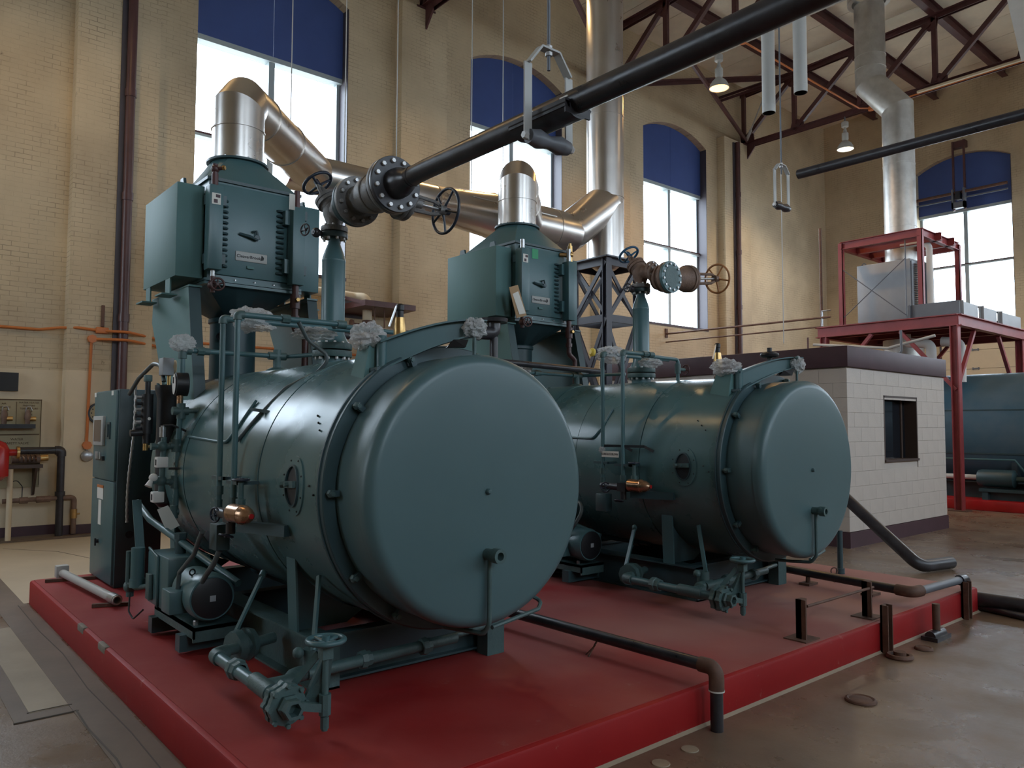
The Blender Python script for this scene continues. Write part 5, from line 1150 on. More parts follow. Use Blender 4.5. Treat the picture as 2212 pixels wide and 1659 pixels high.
def blowdown(b, k):
    y = b-0.99; z = 0.38
    t = thing('blowdown_piping', ('teal blowdown pipe run with valves and handwheel at near skid', 'teal blowdown pipe run with valves and handwheel at farther skid')[k], 'piping', (-3.7, y, PZ), 'boiler blowdown pipes')
    obj('branch_pipe', MB().cyl((-4.30, b-0.62, z+0.01), (-4.22, y+0.02, z), 0.030, n=16), 'teal_cast', t)
    obj('elbow', MB().tube([(-4.22, y+0.07, z), (-4.20, y, z), (-4.12, y, z)], 0.040, 14, bend=0.04), 'teal_cast', t)
    obj('header_pipe', MB().cyl((-4.14, y, z), (-3.30, y-0.02, z), 0.031, n=18), 'teal', t)
    obj('union', MB().lathe((-3.92, y, z), (1,0,0), [(0,0.035),(0,0.052),(0.04,0.055),(0.045,0.048),(0.08,0.046),(0.08,0.035)], 8), 'teal_cast', t)
    obj('pipe_tee', MB().cyl((-3.66, y, z), (-3.44, y-0.01, z), 0.042, n=18), 'teal_cast', t)
    obj('branch_elbow', MB().tube([(-3.54, y, z), (-3.54, y+0.12, z), (-3.62, y+0.18, z), (-3.62, y+0.35, z)], 0.037, 14, bend=0.06), 'teal_cast', t)
    # quick opening valve 1
    qv = obj('lever_valve', MB().lathe((-4.31, b-0.75, z), (0.08,-0.3,0), [(0,0.0),(0,0.085),(0.035,0.092),(0.04,0.06),(0.07,0.06),(0.075,0.092),(0.12,0.085),(0.12,0)], 10), 'teal_cast', t)
    obj('valve_lever', MB().bar((-4.32, b-0.86, z+0.02), (-4.38, b-0.66, z+0.36), 0.014, 0.03, (1,0,0)).cyl((-4.37, b-0.67, z+0.35), (-4.39, b-0.65, z+0.37), 0.02, n=10), 'teal', qv)
    # slow valve at the open end with scalloped flange
    vx = -3.27
    n_ = 8; prof = []
    m = MB()
    def scallop(x, R, th):
        pts = []
        for i in range(64):
            a = 2*PI*i/64; rr = R*(1+0.13*max(0, math.cos(n_*a))); pts.append((x, y-0.02+rr*math.cos(a), z+rr*math.sin(a)))
        m.prism(pts, (th, 0, 0))
    scallop(vx-0.05, 0.083, 0.03); scallop(vx+0.0, 0.083, 0.03)
    vb = obj('blowdown_valve', m, 'teal_cast', t)
    obj('valve_throat', MB().lathe((vx+0.03, y-0.02, z), (1,0,0), [(0,0.0),(0,0.052),(0.02,0.055),(0.03,0.045),(0.07,0.045),(0.07,0.030),(0.02,0.028),(0.02,0)], 6), 'teal_cast', vb)
    bolts(vb, (vx+0.03, y-0.02, z), (1,0,0), 0.085, 8, 0.012, 0.014, 'teal_cast', a0=0.0)
    obj('valve_arm', MB().bar((vx+0.06, y+0.02, z), (vx+0.07, y+0.13, z-0.03), 0.03, 0.035), 'teal_cast', vb, smooth=False)
    sx, sy = vx+0.07, y+0.135
    obj('valve_stem', MB().cyl((sx, sy, z-0.13), (sx, sy, z+0.26), 0.014, n=10).cyl((sx, sy, z-0.06), (sx, sy, z+0.03), 0.028, n=8).cyl((sx, sy, z-0.12), (sx, sy, z-0.07), 0.02, n=8).cbox((sx, sy, z+0.21), (0.05, 0.05, 0.05)), 'teal_cast', vb)
    obj('valve_yoke', MB().prism([(vx-0.02, y+0.06, z-0.02), (vx+0.05, y+0.12, z+0.18), (vx+0.05, y+0.17, z+0.18), (vx+0.02, y+0.16, z-0.04)], (0.02, 0, 0)).bar((vx-0.06, y+0.05, z+0.06), (vx+0.03, y+0.12, z+0.20), 0.015, 0.03), 'teal_cast', vb, smooth=False)
    handwheel(t, (sx-0.0, sy, z+0.265), (0,0,1), 0.080, 0.0125, 'teal', 4, 0.02, 0.01)
    qv2 = obj('lever_valve', MB().cyl((-3.66, y+0.30, z-0.02), (-3.66, y+0.30, z+0.10), 0.05, n=10).sphere((-3.66, y+0.22, z+0.09), 0.03, 10, 6), 'teal_cast', t)
    obj('valve_lever', MB().bar((-3.62, y+0.28, z+0.10), (-3.75, y+0.37, z+0.44), 0.014, 0.03, (1,0,0)), 'teal', qv2, smooth=False)
    # long run across the front of the skid
    obj('cross_run', MB().cyl((-3.60, y+0.24, z), (-3.66, b+0.20, z), 0.030, n=18), 'teal_cast', t)
    for yy in (b-0.44, b-0.06):
        obj('coupling', MB().lathe((-3.63, yy, z), (0,1,0), [(0,0.03),(0,0.045),(0.03,0.05),(0.035,0.04),(0.06,0.04),(0.06,0.03)], 8), 'teal_cast', t)
    obj('run_pipe', MB().cyl((-3.65, b+0.0, z), (-3.72, b+0.46, z+0.01), 0.017, n=12), 'teal_cast', t)
    return t
for k, b in enumerate(B):
    water_column(b, k); black_column(b, k); level_control(b, k); safety_valve(b, k); motor_unit(b, k); blowdown(b, k)
b = B[0]
plastic_cover((-5.70, b-0.735, 2.19), (0.055, 0.085, 0.065), 1, 'clear plastic lump wrapped on the near gauge pipe elbow')
plastic_cover((-3.60, b-0.44, 2.075), (0.11, 0.085, 0.075), 2, 'clear plastic bag over the near davit post top')
plastic_cover((-3.235, b-0.0, 2.125), (0.055, 0.065, 0.055), 3, 'clear plastic lump on the tip of the near davit arm')
plastic_cover((-4.60, b-0.66, 2.25), (0.08, 0.14, 0.075), 4, 'torn plastic sheet around the left end of the near top bar')
plastic_cover((-4.55, b-0.28, 2.19), (0.09, 0.14, 0.04), 5, 'plastic sheet sagging under the near top bar beside the riser')
b = B[1]
plastic_cover((-5.70, b-0.735, 2.18), (0.05, 0.05, 0.06), 6, 'small plastic lump peeking over the near boiler door rim')
plastic_cover((-3.60, b-0.44, 2.085), (0.12, 0.10, 0.07), 7, 'clear plastic bag over the farther davit post top')
plastic_cover((-3.235, b+0.02, 2.11), (0.055, 0.06, 0.065), 8, 'clear plastic lump on the tip of the farther davit arm')
plastic_cover((-4.60, b-0.70, 2.24), (0.10, 0.16, 0.075), 9, 'torn plastic sheet around the left end of the farther top bar')
plastic_cover((-4.45, b-0.35, 2.18), (0.08, 0.14, 0.04), 10, 'plastic sheet sagging under the farther top bar')
plastic_cover((-4.56, b-0.87, 1.405), (0.028, 0.028, 0.028), 11, 'tiny plastic cap on the farther left standpipe')
# yellow marker on the farther control's top, rod clamps and label
single('yellow_cap', MB().lathe((-4.60, b-0.93, 2.245), (-0.2,-1,0.1), [(0,0),(0,0.035),(0.02,0.038),(0.035,0.02),(0.035,0)], 20), 'yellow', 'yellow plastic cap inside the torn wrap by the farther standpipe', 'cap')
t = thing('pipe_label', 'small white printed label strip between the farther standpipes', 'label', (-4.45, b-0.88, 1.335))
obj('label_strip', MB().box((-4.55, b-0.885, 1.345), (-4.36, b-0.88, 1.395)), 'paper', t, smooth=False)
text_part('label_text', 'SURFACE BLOW', 0.026, (-4.455, b-0.8865, 1.37), (1,0,0), (0,0,1), 'ink', t, 0.0004)
t = thing('davit_knob', 'black lobed clamp knob standing on the farther davit arm', 'knob', (-3.44, b-0.12, 2.145))
obj('knob_head', MB().cyl((-3.40, b-0.12, 2.17), (-3.40, b-0.12, 2.215), 0.055, n=6).torus((-3.40, b-0.12, 2.192), (0,0,1), 0.055, 0.02, 12, 8), 'black_paint', t)
obj('knob_stem', MB().cyl((-3.40, b-0.12, 2.05), (-3.40, b-0.12, 2.25), 0.02, n=10), 'black_paint', t)
# black elbow fitting behind the near davit tip
t = thing('black_elbow_fitting', 'black flanged pipe elbow just right of the near davit arm tip', 'fitting', (-4.85, 3.93, 1.98))
obj('elbow_body', MB().tube([(-4.85, 3.76, 2.355), (-4.85, 3.93, 2.36), (-4.85, 3.93, 2.46)], 0.055, 18, bend=0.06).cyl((-4.85, 3.74, 2.355), (-4.85, 3.78, 2.355), 0.065, n=8), 'black_pipe', t)
obj('elbow_flange', MB().lathe((-4.85, 3.93, 2.45), (0,0,1), [(0,0),(0,0.11),(0.03,0.115),(0.035,0.0)], 28), 'black_pipe', t)
obj('feed_stand', MB().cyl((-4.85, 3.93, PZ), (-4.85, 3.93, 2.33), 0.035, n=14), 'black_pipe', t)
single('feed_line', MB().tube([(-5.6, 2.95, 2.34), (-5.6, 4.3, 2.22), (-5.6, 6.05, 2.19)], 0.030, 14), 'black_pipe', 'dark rusty feed pipe crossing behind the near boiler door', 'pipe')

# ================================================================== BLOCK HUT
HX, HY, HYE, HXB = -4.95, 10.13, 13.42, -9.2
t = thing('block_hut', 'small white painted block hut with maroon roof band and dark window', 'hut', ((HX+HXB)/2, (HY+HYE)/2, 0))
wy0, wy1, wz0, wz1 = 11.22, 12.36, 1.11, 2.07
core = obj('hut_walls', MB().box((HXB, HY+0.02, 0.0), (HX-0.25, HYE-0.02, 2.68)).box((HX-0.26, HY+0.02, 0), (HX-0.02, wy0, 2.68)).box((HX-0.26, wy1, 0), (HX-0.02, HYE-0.02, 2.68)).box((HX-0.26, wy0, 0), (HX-0.02, wy1, wz0)).box((HX-0.26, wy0, wz1), (HX-0.02, wy1, 2.68)), 'block_paint', t, smooth=False)
BLK = {}
def block(mesh_key, size, loc):
    if mesh_key not in BLK:
        m = MB().cbox((0,0,0), size); o = obj('block', m, 'block_paint', None, bevel=0.0012, smooth=False); BLK[mesh_key] = o.data; COL.objects.unlink(o); bpy.data.objects.remove(o)
    o = bpy.data.objects.new('block', BLK[mesh_key]); COL.objects.link(o); o.parent = core; o.location = V(loc)-wloc(core)
g = 0.0025
for r_ in range(11):
    z = 0.21+r_*0.2+0.1
    if z+0.1 > 2.43: continue
    y = HY-(0.2 if r_ % 2 else 0)
    while y < HYE-0.01:
        a, c = max(y, HY), min(y+0.4, HYE)
        if not (wz0-0.02 < z < wz1+0.02):
            segs = [(a, c)]
        else:
            segs = [(a, min(c, wy0)), (max(a, wy1), c)]
        for p, q in segs:
            if q-p > 0.03: block(('f', round(q-p, 3)), (0.02, q-p-g, 0.2-g), (HX-0.0125, (p+q)/2, z))
        y += 0.4
    x = HX-(0.2 if r_ % 2 else 0.0)
    if r_ % 2: block(('s', 0.2), (0.2-g, 0.02, 0.2-g), (HX-0.1, HY+0.012, z))
    while x-0.4 > -8.9:
        block(('s', 0.4), (0.4-g, 0.02, 0.2-g), (x-0.2, HY+0.012, z)); x -= 0.4
obj('roof_band', MB().box((HXB-0.03, HY-0.03, 2.425), (HX+0.03, HYE+0.03, 2.711)), 'maroon_paint', t, bevel=0.01)
obj('base_band', MB().box((HXB, HY-0.012, 0.0), (HX+0.012, HYE+0.012, 0.205)), 'maroon_paint', t, smooth=False)
wf = obj('hut_window_frame', MB().box((HX-0.20, wy0, wz0), (HX+0.0, wy0+0.03, wz1)).box((HX-0.20, wy1-0.03, wz0), (HX+0.0, wy1, wz1)).box((HX-0.20, wy0, wz1-0.03), (HX, wy1, wz1)).box((HX-0.20, wy0, wz0), (HX+0.02, wy1, wz0+0.035)).box((HX-0.20, wy1-0.20, wz0), (HX-0.16, wy1-0.15, wz1)), 'wood_dark', t, smooth=False)
pm('dark_glass', (0.012, 0.014, 0.018), 0.06, spec=0.8)
obj('hut_window_pane', MB().box((HX-0.185, wy0, wz0), (HX-0.18, wy1, wz1)), 'dark_glass', wf, smooth=False)

# ================================================================== RED STEEL PLATFORM AND OLD BOILER
t = thing('steel_platform', 'red painted steel platform on posts over the old blue boiler', 'platform', (-7.2, 18.3, 0))
PYF, PYB, PXL, PXR, PT = 16.34, 20.25, -8.62, -5.74, 3.84
for (p, q) in (((PXL, PYF), (PXR, PYF)), ((PXL, PYB), (PXR, PYB)), ((PXR, PYF), (PXR, PYB)), ((PXL, PYF), (PXL, PYB))):
    obj('deck_beam', MB().ibeam((*p, PT-0.115), (*q, PT-0.115), 0.13, 0.23, 0.018), 'red_steel', t, smooth=False)
for y in (17.3, 18.3, 19.3):
    obj('joist', MB().ibeam((PXL, y, PT-0.08), (PXR, y, PT-0.08), 0.09, 0.15, 0.014), 'red_steel', t, smooth=False)
obj('deck_plate', MB().box((PXL, PYF, PT), (PXR, PYB, PT+0.012)), 'maroon_steel', t, smooth=False)
for x, y in ((PXR-0.06, PYF), (PXL+0.15, PYF+0.0), (PXR-0.06, PYB-0.1), (PXL+0.15, PYB-0.1)):
    po = obj('post', MB().ibeam((x, y, 0.02), (x, y, PT-0.23), 0.15, 0.15, 0.02, (1,0,0)), 'red_steel', t, smooth=False)
    obj('base_plate', MB().box((x-0.16, y-0.16, 0), (x+0.16, y+0.16, 0.02)), 'rust_iron', po, smooth=False)
for (p, q) in (((PXR-0.06, PYF, 2.35), (PXR-0.06, PYF+1.0, PT-0.25)), ((PXR-0.06, PYB-0.1, 1.9), (PXR-0.06, PYB-1.5, PT-0.25)), ((PXR-0.06, PYF, 2.35), (PXR-1.1, PYF, PT-0.25)), ((PXL+0.15, PYF, 2.4), (PXL+1.2, PYF, PT-0.25)), ((PXL+0.15, PYB-0.1, 2.2), (PXL+1.3, PYB-0.1, PT-0.25))):
    obj('knee_brace', MB().bar(p, q, 0.07, 0.07), 'red_steel', t, smooth=False)
# upper cage
cx0, cx1, cy0, cy1, cz1 = -8.18, -6.50, 16.6, 18.6, 5.70
for x, y in ((cx0, cy0), (cx1, cy0), (cx1, cy1), (cx0, cy1)):
    obj('cage_post', MB().angle_bar((x, y, PT+0.012), (x, y, cz1), 0.10, 0.10, 0.014), 'red_steel', t, smooth=False)
for (p, q) in (((cx0, cy0), (cx1, cy0)), ((cx1, cy0), (cx1, cy1)), ((cx1, cy1), (cx0, cy1)), ((cx0, cy1), (cx0, cy0)), ((cx0, 17.3), (cx1+0.15, 17.3)), ((cx0, 18.0), (cx1+0.15, 18.0))):
    obj('cage_beam', MB().ibeam((*p, cz1-0.05), (*q, cz1-0.05), 0.10, 0.17, 0.014), 'red_steel', t, smooth=False)
for (p, q) in (((cx0, cy0-0.03, 4.0), (cx1-0.3, cy0-0.03, 5.15)), ((cx0+0.05, cy0-0.03, 5.10), (cx1-0.3, cy0-0.03, 3.95))):
    obj('cross_rod', MB().cyl(p, q, 0.010, n=8), 'grey_dark', t)
# grey economizer box on the platform
t = thing('grey_economizer', 'plain grey boxed economizer standing in the red steel cage', 'economizer', (-7.52, 17.9, PT+0.012))
obj('casing', MB().box((-8.12, 17.2, PT+0.02), (-6.96, 18.4, 5.27)), 'grey_paint', t, bevel=0.01)
obj('tube_sheet', MB().box((-6.96, 17.22, PT+0.05), (-6.93, 18.38, 5.22)), 'grey_dark', t, smooth=False)
for i in range(24):
    z = 4.05+i*0.048
    obj('return_bend', MB().torus((-6.93, 17.38, z), (0,0,1), 0.05, 0.013, 14, 6), 'zinc', t)
    obj('return_bend', MB().torus((-6.93, 17.85, z), (0,0,1), 0.05, 0.013, 14, 6), 'zinc', t)
obj('header_pipe', MB().tube([(-6.80, 17.62, PT+0.05), (-6.80, 17.62, 5.15), (-6.93, 17.62, 5.25)], 0.05, 14, bend=0.06), 'grey_dark', t)
obj('lifting_eye', MB().torus((-8.0, 17.3, 5.28), (0,1,0), 0.05, 0.010, 16, 6), 'grey_dark', t)
single('white_vent_pipe', MB().tube([(-6.62, 17.35, PT+0.15), (-6.62, 17.35, 5.50), (-6.75, 17.35, 5.60), (-7.2, 17.35, 5.60)], 0.065, 18, bend=0.12), 'pipe_wrap', 'white insulated pipe rising in front of the red cage', 'pipe')
for i, (p, q, lab) in enumerate((((-6.75, 16.52, 4.0), (-5.78, 16.52, 4.0), 'grey steel channel lying on the front edge of the platform'), ((-5.79, 16.55, 4.0), (-5.79, 17.55, 4.0), 'grey steel channel on the right platform edge, nearest the camera'), ((-5.79, 17.65, 4.0), (-5.79, 18.65, 4.0), 'grey steel channel on the right platform edge, middle one'), ((-5.79, 18.75, 4.0), (-5.79, 20.2, 4.0), 'grey steel channel on the right platform edge, farthest one'))):
    m = MB(); d = (V(q)-V(p)).normalized(); n_ = d.cross(V((0,0,1)))
    m.bar(V(p), V(q), 0.014, 0.27); m.bar(V(p)+V((0,0,0.13))+n_*-0.04, V(q)+V((0,0,0.13))+n_*-0.04, 0.09, 0.014); m.bar(V(p)+V((0,0,-0.13))+n_*-0.04, V(q)+V((0,0,-0.13))+n_*-0.04, 0.09, 0.014)
    m.bar(V(p)+d*0.05+n_*0.02, V(p)+d*0.07+n_*0.02, 0.10, 0.28)
    c = single('steel_channel', m, 'grey_paint' if i else 'grey_dark', lab, 'channel', 'grey channels on the platform', smooth=False)
single('guard_wire', MB().tube([(-6.97, 17.0, 3.86), (-6.97, 17.0, 5.85), (-6.70, 17.3, 5.75)], 0.014, 8), 'grey_dark', 'thin bent grey rod standing against the grey economizer box', 'rod')
# second stack with offset
t = thing('offset_stack', 'dull silver stack with an offset bend above the grey economizer', 'stack', (-7.46, 18.0, 5.27))
r = 0.335
cx = -7.47; cy = 18.0
zs = [5.27, 5.36, 5.95, 6.15, 7.6, 8.62]
obj('stack_collar', MB().lathe((cx, cy, 5.27), (0,0,1), [(0,0),(0,r+0.03),(0.05,r+0.03),(0.05,0)], 44), 'grey_dark', t)
for a, c in zip(zs[1:-1], zs[2:]):
    obj('stack_section', MB().lathe((cx, cy, a), (0,0,1), [(0,r),(0,r+0.006),(0.02,r+0.006),(0.025,r),(c-a,r)], 44), 'galvanised', t)
obj('stack_section', MB().lathe((cx, cy, 5.30), (0,0,1), [(0,r),(0.07,r)], 44), 'galvanised', t)
u1 = V((-0.60, 0.0, 0.62)); A = V((cx, cy, 8.62)); Q = V((cx, cy, 8.95)); R_ = V((cx-0.60, cy, 9.72)); S_ = V((cx-0.60, cy, 10.1))
def mitre(p0, n0, p1, n1, name):
    ax = (p1-p0).normalized(); u, v, _ = basis(ax); n_ = 44; A_ = []; B_ = []
    for i in range(n_):
        a = 2*PI*i/n_; off = u*(r*math.cos(a))+v*(r*math.sin(a))
        q = p0+off; A_.append(q+ax*((p0-q).dot(n0)/ax.dot(n0))); q = p1+off; B_.append(q+ax*((p1-q).dot(n1)/ax.dot(n1)))
    obj(name, MB().add(A_+B_, [(i, (i+1) % n_, n_+(i+1) % n_, n_+i) for i in range(n_)]), 'galvanised', t)
up = V((0,0,1)); dd = (R_-Q).normalized(); mm = (up+dd).normalized()
mitre(A, up, Q, mm, 'offset_lower'); mitre(Q, mm, R_, mm, 'offset_diagonal'); mitre(R_, mm, S_, up, 'offset_upper')
obj('band', MB().lathe(S_-V((0,0,0.02)), (0,0,1), [(0,r),(0,r+0.01),(0.02,r+0.01),(0.02,r)], 44), 'galvanised', t)
obj('stack_section', MB().lathe(S_, (0,0,1), [(0,r),(0.28,r),(0.28,r+0.012),(0.30,r+0.012),(0.30,r),(1.55,r)], 44), 'galvanised', t)
obj('roof_thimble', MB().lathe((S_.x, S_.y, 11.72), (0,0,1), [(0,r+0.04),(0,r+0.14),(0.25,r+0.14),(0.25,r+0.04)], 44), 'galvanised', t)
# old blue boiler
t = thing('old_boiler', 'old faded blue horizontal boiler under the red platform at far right', 'boiler', (-4.0, 18.5, 0.2))
oz, oy, orr = 1.55, 18.55, 1.22
obj('shell', MB().lathe((-8.3, oy, oz), (1,0,0), [(0,0),(0,orr-0.08),(0.06,orr),(8.4,orr),(8.5,orr-0.05),(8.5,0)], 72), 'old_blue', t)
for a in (160, 202):
    e = V((0, math.cos(math.radians(a)), math.sin(math.radians(a)))); p = V((-8.2, oy, oz))+e*(orr+0.002)
    obj('seam_strip', MB().bar(p, p+V((8.0, 0, 0)), 0.012, 0.03), 'teal_dark', t, smooth=False)
obj('skid_beam', MB().ibeam((-8.4, 17.5, 0.36), (0.5, 17.5, 0.36), 0.14, 0.32, 0.02), 'shell_steel', t, smooth=False)
for x in (-7.6, -5.2, -2.5): obj('saddle', MB().box((x-0.05, 17.5, 0.4), (x+0.05, 19.6, 1.0)), 'shell_steel', t, smooth=False)
obj('water_column', MB().cyl((-6.9, 17.22, 0.9), (-6.9, 17.22, 2.15), 0.05, n=14), 'black_paint', t)
for z in (1.35, 1.62, 1.85): obj('gauge_box', MB().box((-6.72, 17.08, z-0.05), (-6.62, 17.14, z+0.05)), 'white_plastic', t, bevel=0.006)
obj('gauge_dial', MB().lathe((-6.95, 17.12, 1.42), (0,-1,0), [(0,0),(0,0.06),(0.03,0.06),(0.03,0)], 20), 'white_plastic', t)
obj('pipe_run', MB().tube([(-6.6, 17.25, 0.62), (-5.6, 17.2, 0.62)], 0.05, 12), 'pipe_wrap', t)
obj('rail_pipe', MB().tube([(-6.8, 17.22, 0.98), (-5.1, 17.22, 0.98), (-4.9, 17.22, 0.7)], 0.02, 8), 'teal', t)
t = thing('old_boiler_pump', 'teal pump and motor set on curb before the old blue boiler', 'pump', (-4.9, 17.05, 0.2))
obj('pump_base', MB().box((-5.65, 16.9, 0.36), (-4.0, 17.25, 0.42)), 'teal_dark', t, smooth=False)
obj('base_leg', MB().box((-5.6, 16.92, 0.2), (-5.5, 17.22, 0.37)).box((-4.2, 16.92, 0.2), (-4.1, 17.22, 0.37)).box((-5.5, 17.05, 0.2), (-4.2, 17.1, 0.36)), 'teal_dark', t, smooth=False)
obj('motor', MB().lathe((-5.70, 17.08, 0.62), (1,0,0), [(0,0),(0,0.15),(0.05,0.17),(0.62,0.17),(0.66,0.10),(0.66,0)], 26), 'teal_dark', t)
obj('pump_casing', MB().cyl((-4.86, 17.08, 0.6), (-4.62, 17.08, 0.6), 0.20, n=26).cyl((-5.05, 17.08, 0.62), (-4.2, 17.08, 0.62), 0.05, n=14).cyl((-4.72, 17.08, 0.70), (-4.72, 17.08, 1.0), 0.05, n=12), 'teal_cast', t)
obj('motor', MB().lathe((-4.35, 17.08, 0.62), (1,0,0), [(0,0),(0,0.12),(0.05,0.15),(0.5,0.15),(0.5,0)], 26), 'teal_dark', t)
# white pipes below the platform and small items on the hut roof
single('white_drop_pipe', MB().tube([(-7.0, 17.0, 3.6), (-7.0, 17.0, 3.42), (-6.5, 17.0, 3.36), (-6.5, 17.0, 2.55)], 0.10, 18, bend=0.14), 'pipe_wrap', 'white lagged drain pipe bending down under the platform, left one', 'pipe')
single('white_drop_pipe', MB().tube([(-6.4, 17.3, 3.42), (-6.05, 17.3, 3.38), (-6.05, 17.3, 2.55)], 0.10, 18, bend=0.14), 'pipe_wrap', 'white lagged drain pipe bending down under the platform, right one', 'pipe')
single('silver_drum', MB().lathe((-7.47, 18.0, 2.80), (0,0,1), [(0,0),(0,0.42),(0.78,0.42),(0.78,0)], 40), 'galvanised', 'silver round duct stub between the hut roof and platform', 'duct')
t = thing('roof_piping', 'thin dark pipework lying above the hut roof under the platform', 'piping', (-7.6, 15.9, 2.72))
obj('long_pipe', MB().tube([(-8.75, 15.8, 2.72), (-8.75, 15.8, 3.2), (-7.0, 15.8, 3.05), (-6.6, 15.8, 3.1), (-6.6, 15.8, 3.55)], 0.025, 8, bend=0.06), 'grey_dark', t)
obj('long_pipe', MB().tube([(-8.5, 15.9, 3.42), (-6.9, 15.9, 3.22), (-6.0, 15.9, 3.4)], 0.03, 8), 'grey_light', t)
obj('stay_post', MB().cyl((-8.6, 15.85, 2.72), (-8.6, 15.85, 3.58), 0.02, n=8), 'maroon_steel', t)
t = thing('swing_rail', 'pair of thin rusty rails reaching from the window wall to the platform', 'rail', (-10.6, 16.3, 3.8))
obj('upper_rail', MB().cyl((WX, 16.3, 4.08), (-8.3, 16.3, 4.05), 0.024, n=10), 'rust_iron', t)
obj('lower_rail', MB().cyl((WX, 16.3, 3.86), (-8.5, 16.3, 3.85), 0.018, n=10), 'rust_iron', t)
obj('wall_plate', MB().box((WX, 16.25, 3.98), (WX+0.03, 16.35, 4.22)), 'rust_iron', t, smooth=False)
obj('rail_end_post', MB().tube([(-8.5, 16.3, 3.86), (-8.5, 16.3, 4.2), (-8.3, 16.3, 4.2)], 0.02, 8), 'zinc', t)
single('corner_drop_rod', MB().cyl((-8.57, 16.42, 3.852), (-8.57, 16.42, 6.1), 0.030, n=10), 'rust_iron', 'vertical rusty pipe standing near the far room corner', 'pipe')

# ================================================================== LAMPS
def lamp(x, y, z, mat, col, pw, label, ztop):
    t = thing('pendant_lamp', label, 'lamp', (x, y, z), 'industrial pendant lamps')
    R = 0.21
    obj('reflector', MB().lathe((x, y, z), (0,0,1), [(0,R),(0.0,R+0.008),(0.08,R*0.93),(0.16,R*0.72),(0.22,R*0.42),(0.24,0.07),(0.235,0.06),(0.215,R*0.38),(0.155,R*0.68),(0.075,R*0.88),(0.004,R-0.004)], 36), 'grey_light', t)
    obj('lens', MB().lathe((x, y, z+0.012), (0,0,-1), [(0,R-0.006),(0.006,R-0.02),(0.022,0.10),(0.026,0.0)], 32), mat, t)
    obj('ballast', MB().lathe((x, y, z+0.24), (0,0,1), [(0,0),(0,0.06),(0.04,0.085),(0.20,0.085),(0.24,0.05),(0.30,0.04),(0.30,0)], 20), 'grey_light', t)
    obj('hook_box', MB().cyl((x, y, z+0.54), (x, y, z+0.62), 0.03, n=10).lathe((x, y, z+0.60), (0,0,1), [(0,0),(0,0.06),(0.02,0.09),(0.14,0.09),(0.17,0.05),(0.17,0)], 18), 'grey_light', t)
    obj('stem', MB().cyl((x, y, z+0.76), (x, y, ztop), 0.02, n=8), 'grey_dark', t)
    L = bpy.data.lights.new('lamp_bulb', 'SPOT'); L.energy = pw; L.color = col; L.shadow_soft_size = 0.12; L.spot_size = math.radians(150); L.spot_blend = 0.6
    o = bpy.data.objects.new('lamp_bulb', L); COL.objects.link(o); o.parent = t; o.location = (0, 0, -0.03)
    return t
lamp(-9.62, 14.12, 9.02, 'lamp_orange', (1.0, 0.55, 0.18), 300, 'orange glowing pendant lamp hanging below the middle truss', 9.96)
lamp(-9.63, 19.9, 9.05, 'lamp_white', (1.0, 0.78, 0.5), 420, 'whiter pendant lamp hanging below the far truss', 9.96)
for (x, y, lab) in ((-9.6, 1.0, 'pendant lamp high above the floor left of the near boiler'), (-9.6, 8.4, 'pendant lamp on the near truss by the window wall'), (-3.5, 14.12, 'pendant lamp on the middle truss toward the room centre'), (-2.0, 19.9, 'pendant lamp on the far truss toward the room centre')):
    lamp(x, y, 9.05, 'lamp_orange', (1.0, 0.66, 0.30), 200 if y < 5 else (150 if y < 16 else 300), lab, 9.96 if y > 5 else ceil_z(x))

# ================================================================== HANGING VENT PIPES AND RODS
for (x, y, zb, lab) in ((-5.37, 9.0, 5.74, 'grey open-ended vent pipe hanging from the roof, left and lower one'), (-4.92, 9.0, 5.86, 'grey open-ended vent pipe hanging from the roof, right and higher one')):
    t = thing('vent_pipe', lab, 'pipe', (x, y, zb), 'hanging grey vent pipes')
    obj('pipe_tube', MB().lathe((x, y, zb), (0,0,1), [(0,0.078),(0,0.084),(0.10,0.084),(0.10,0.086),(0.105,0.086),(0.105,0.084),(ceil_z(x)-zb-0.01,0.084),(ceil_z(x)-zb-0.01,0.0)], 26), 'grey_light', t)
    obj('pipe_bore', MB().lathe((x, y, zb+0.001), (0,0,1), [(0,0.078),(0.4,0.078),(0.4,0)], 26), 'black_paint', t)
t = thing('tie_rod', 'pale slanted rod with turnbuckle near the far truss shoe', 'rod', (-12.5, 19.78, 10.0))
obj('rod', MB().tube([(-12.55, 19.78, 10.1), (-11.75, 19.78, 11.62)], 0.022, 8), 'grey_light', t)
obj('turnbuckle', MB().cyl((-12.55, 19.78, 10.1), (-12.40, 19.78, 10.38), 0.045, n=10), 'grey_light', t)
def rod(x, y, z0, z1, lab, r=0.0065, mat='grey_light'):
    single('hanger_rod', MB().cyl((x, y, z0), (x, y, z1), r, n=8), mat, lab, 'rod', 'thin vertical hanger rods')
rod(MX, 3.62, MZ+0.23, ceil_z(MX), 'thin hanger rod holding the main flue near its left end')
rod(MX+0.0, 4.30, MZ+0.23, ceil_z(MX), 'thin hanger rod down to the flue in front of the first window')
rod(MX, 5.02, MZ+0.23, ceil_z(MX), 'thin hanger rod along the pier left of the middle window')
rod(MX, 6.20, MZ+0.29, ceil_z(MX), 'thin hanger rod crossing the left of the middle window')
rod(-8.15, 6.75, MZ+0.30, ceil_z(MX), 'thin hanger rod crossing the middle of the middle window')
rod(-2.66+0.0, B[0]+0.9, 6.2, ceil_z(-2.66), 'short thin rod hanging near the ceiling over the steam pipe')

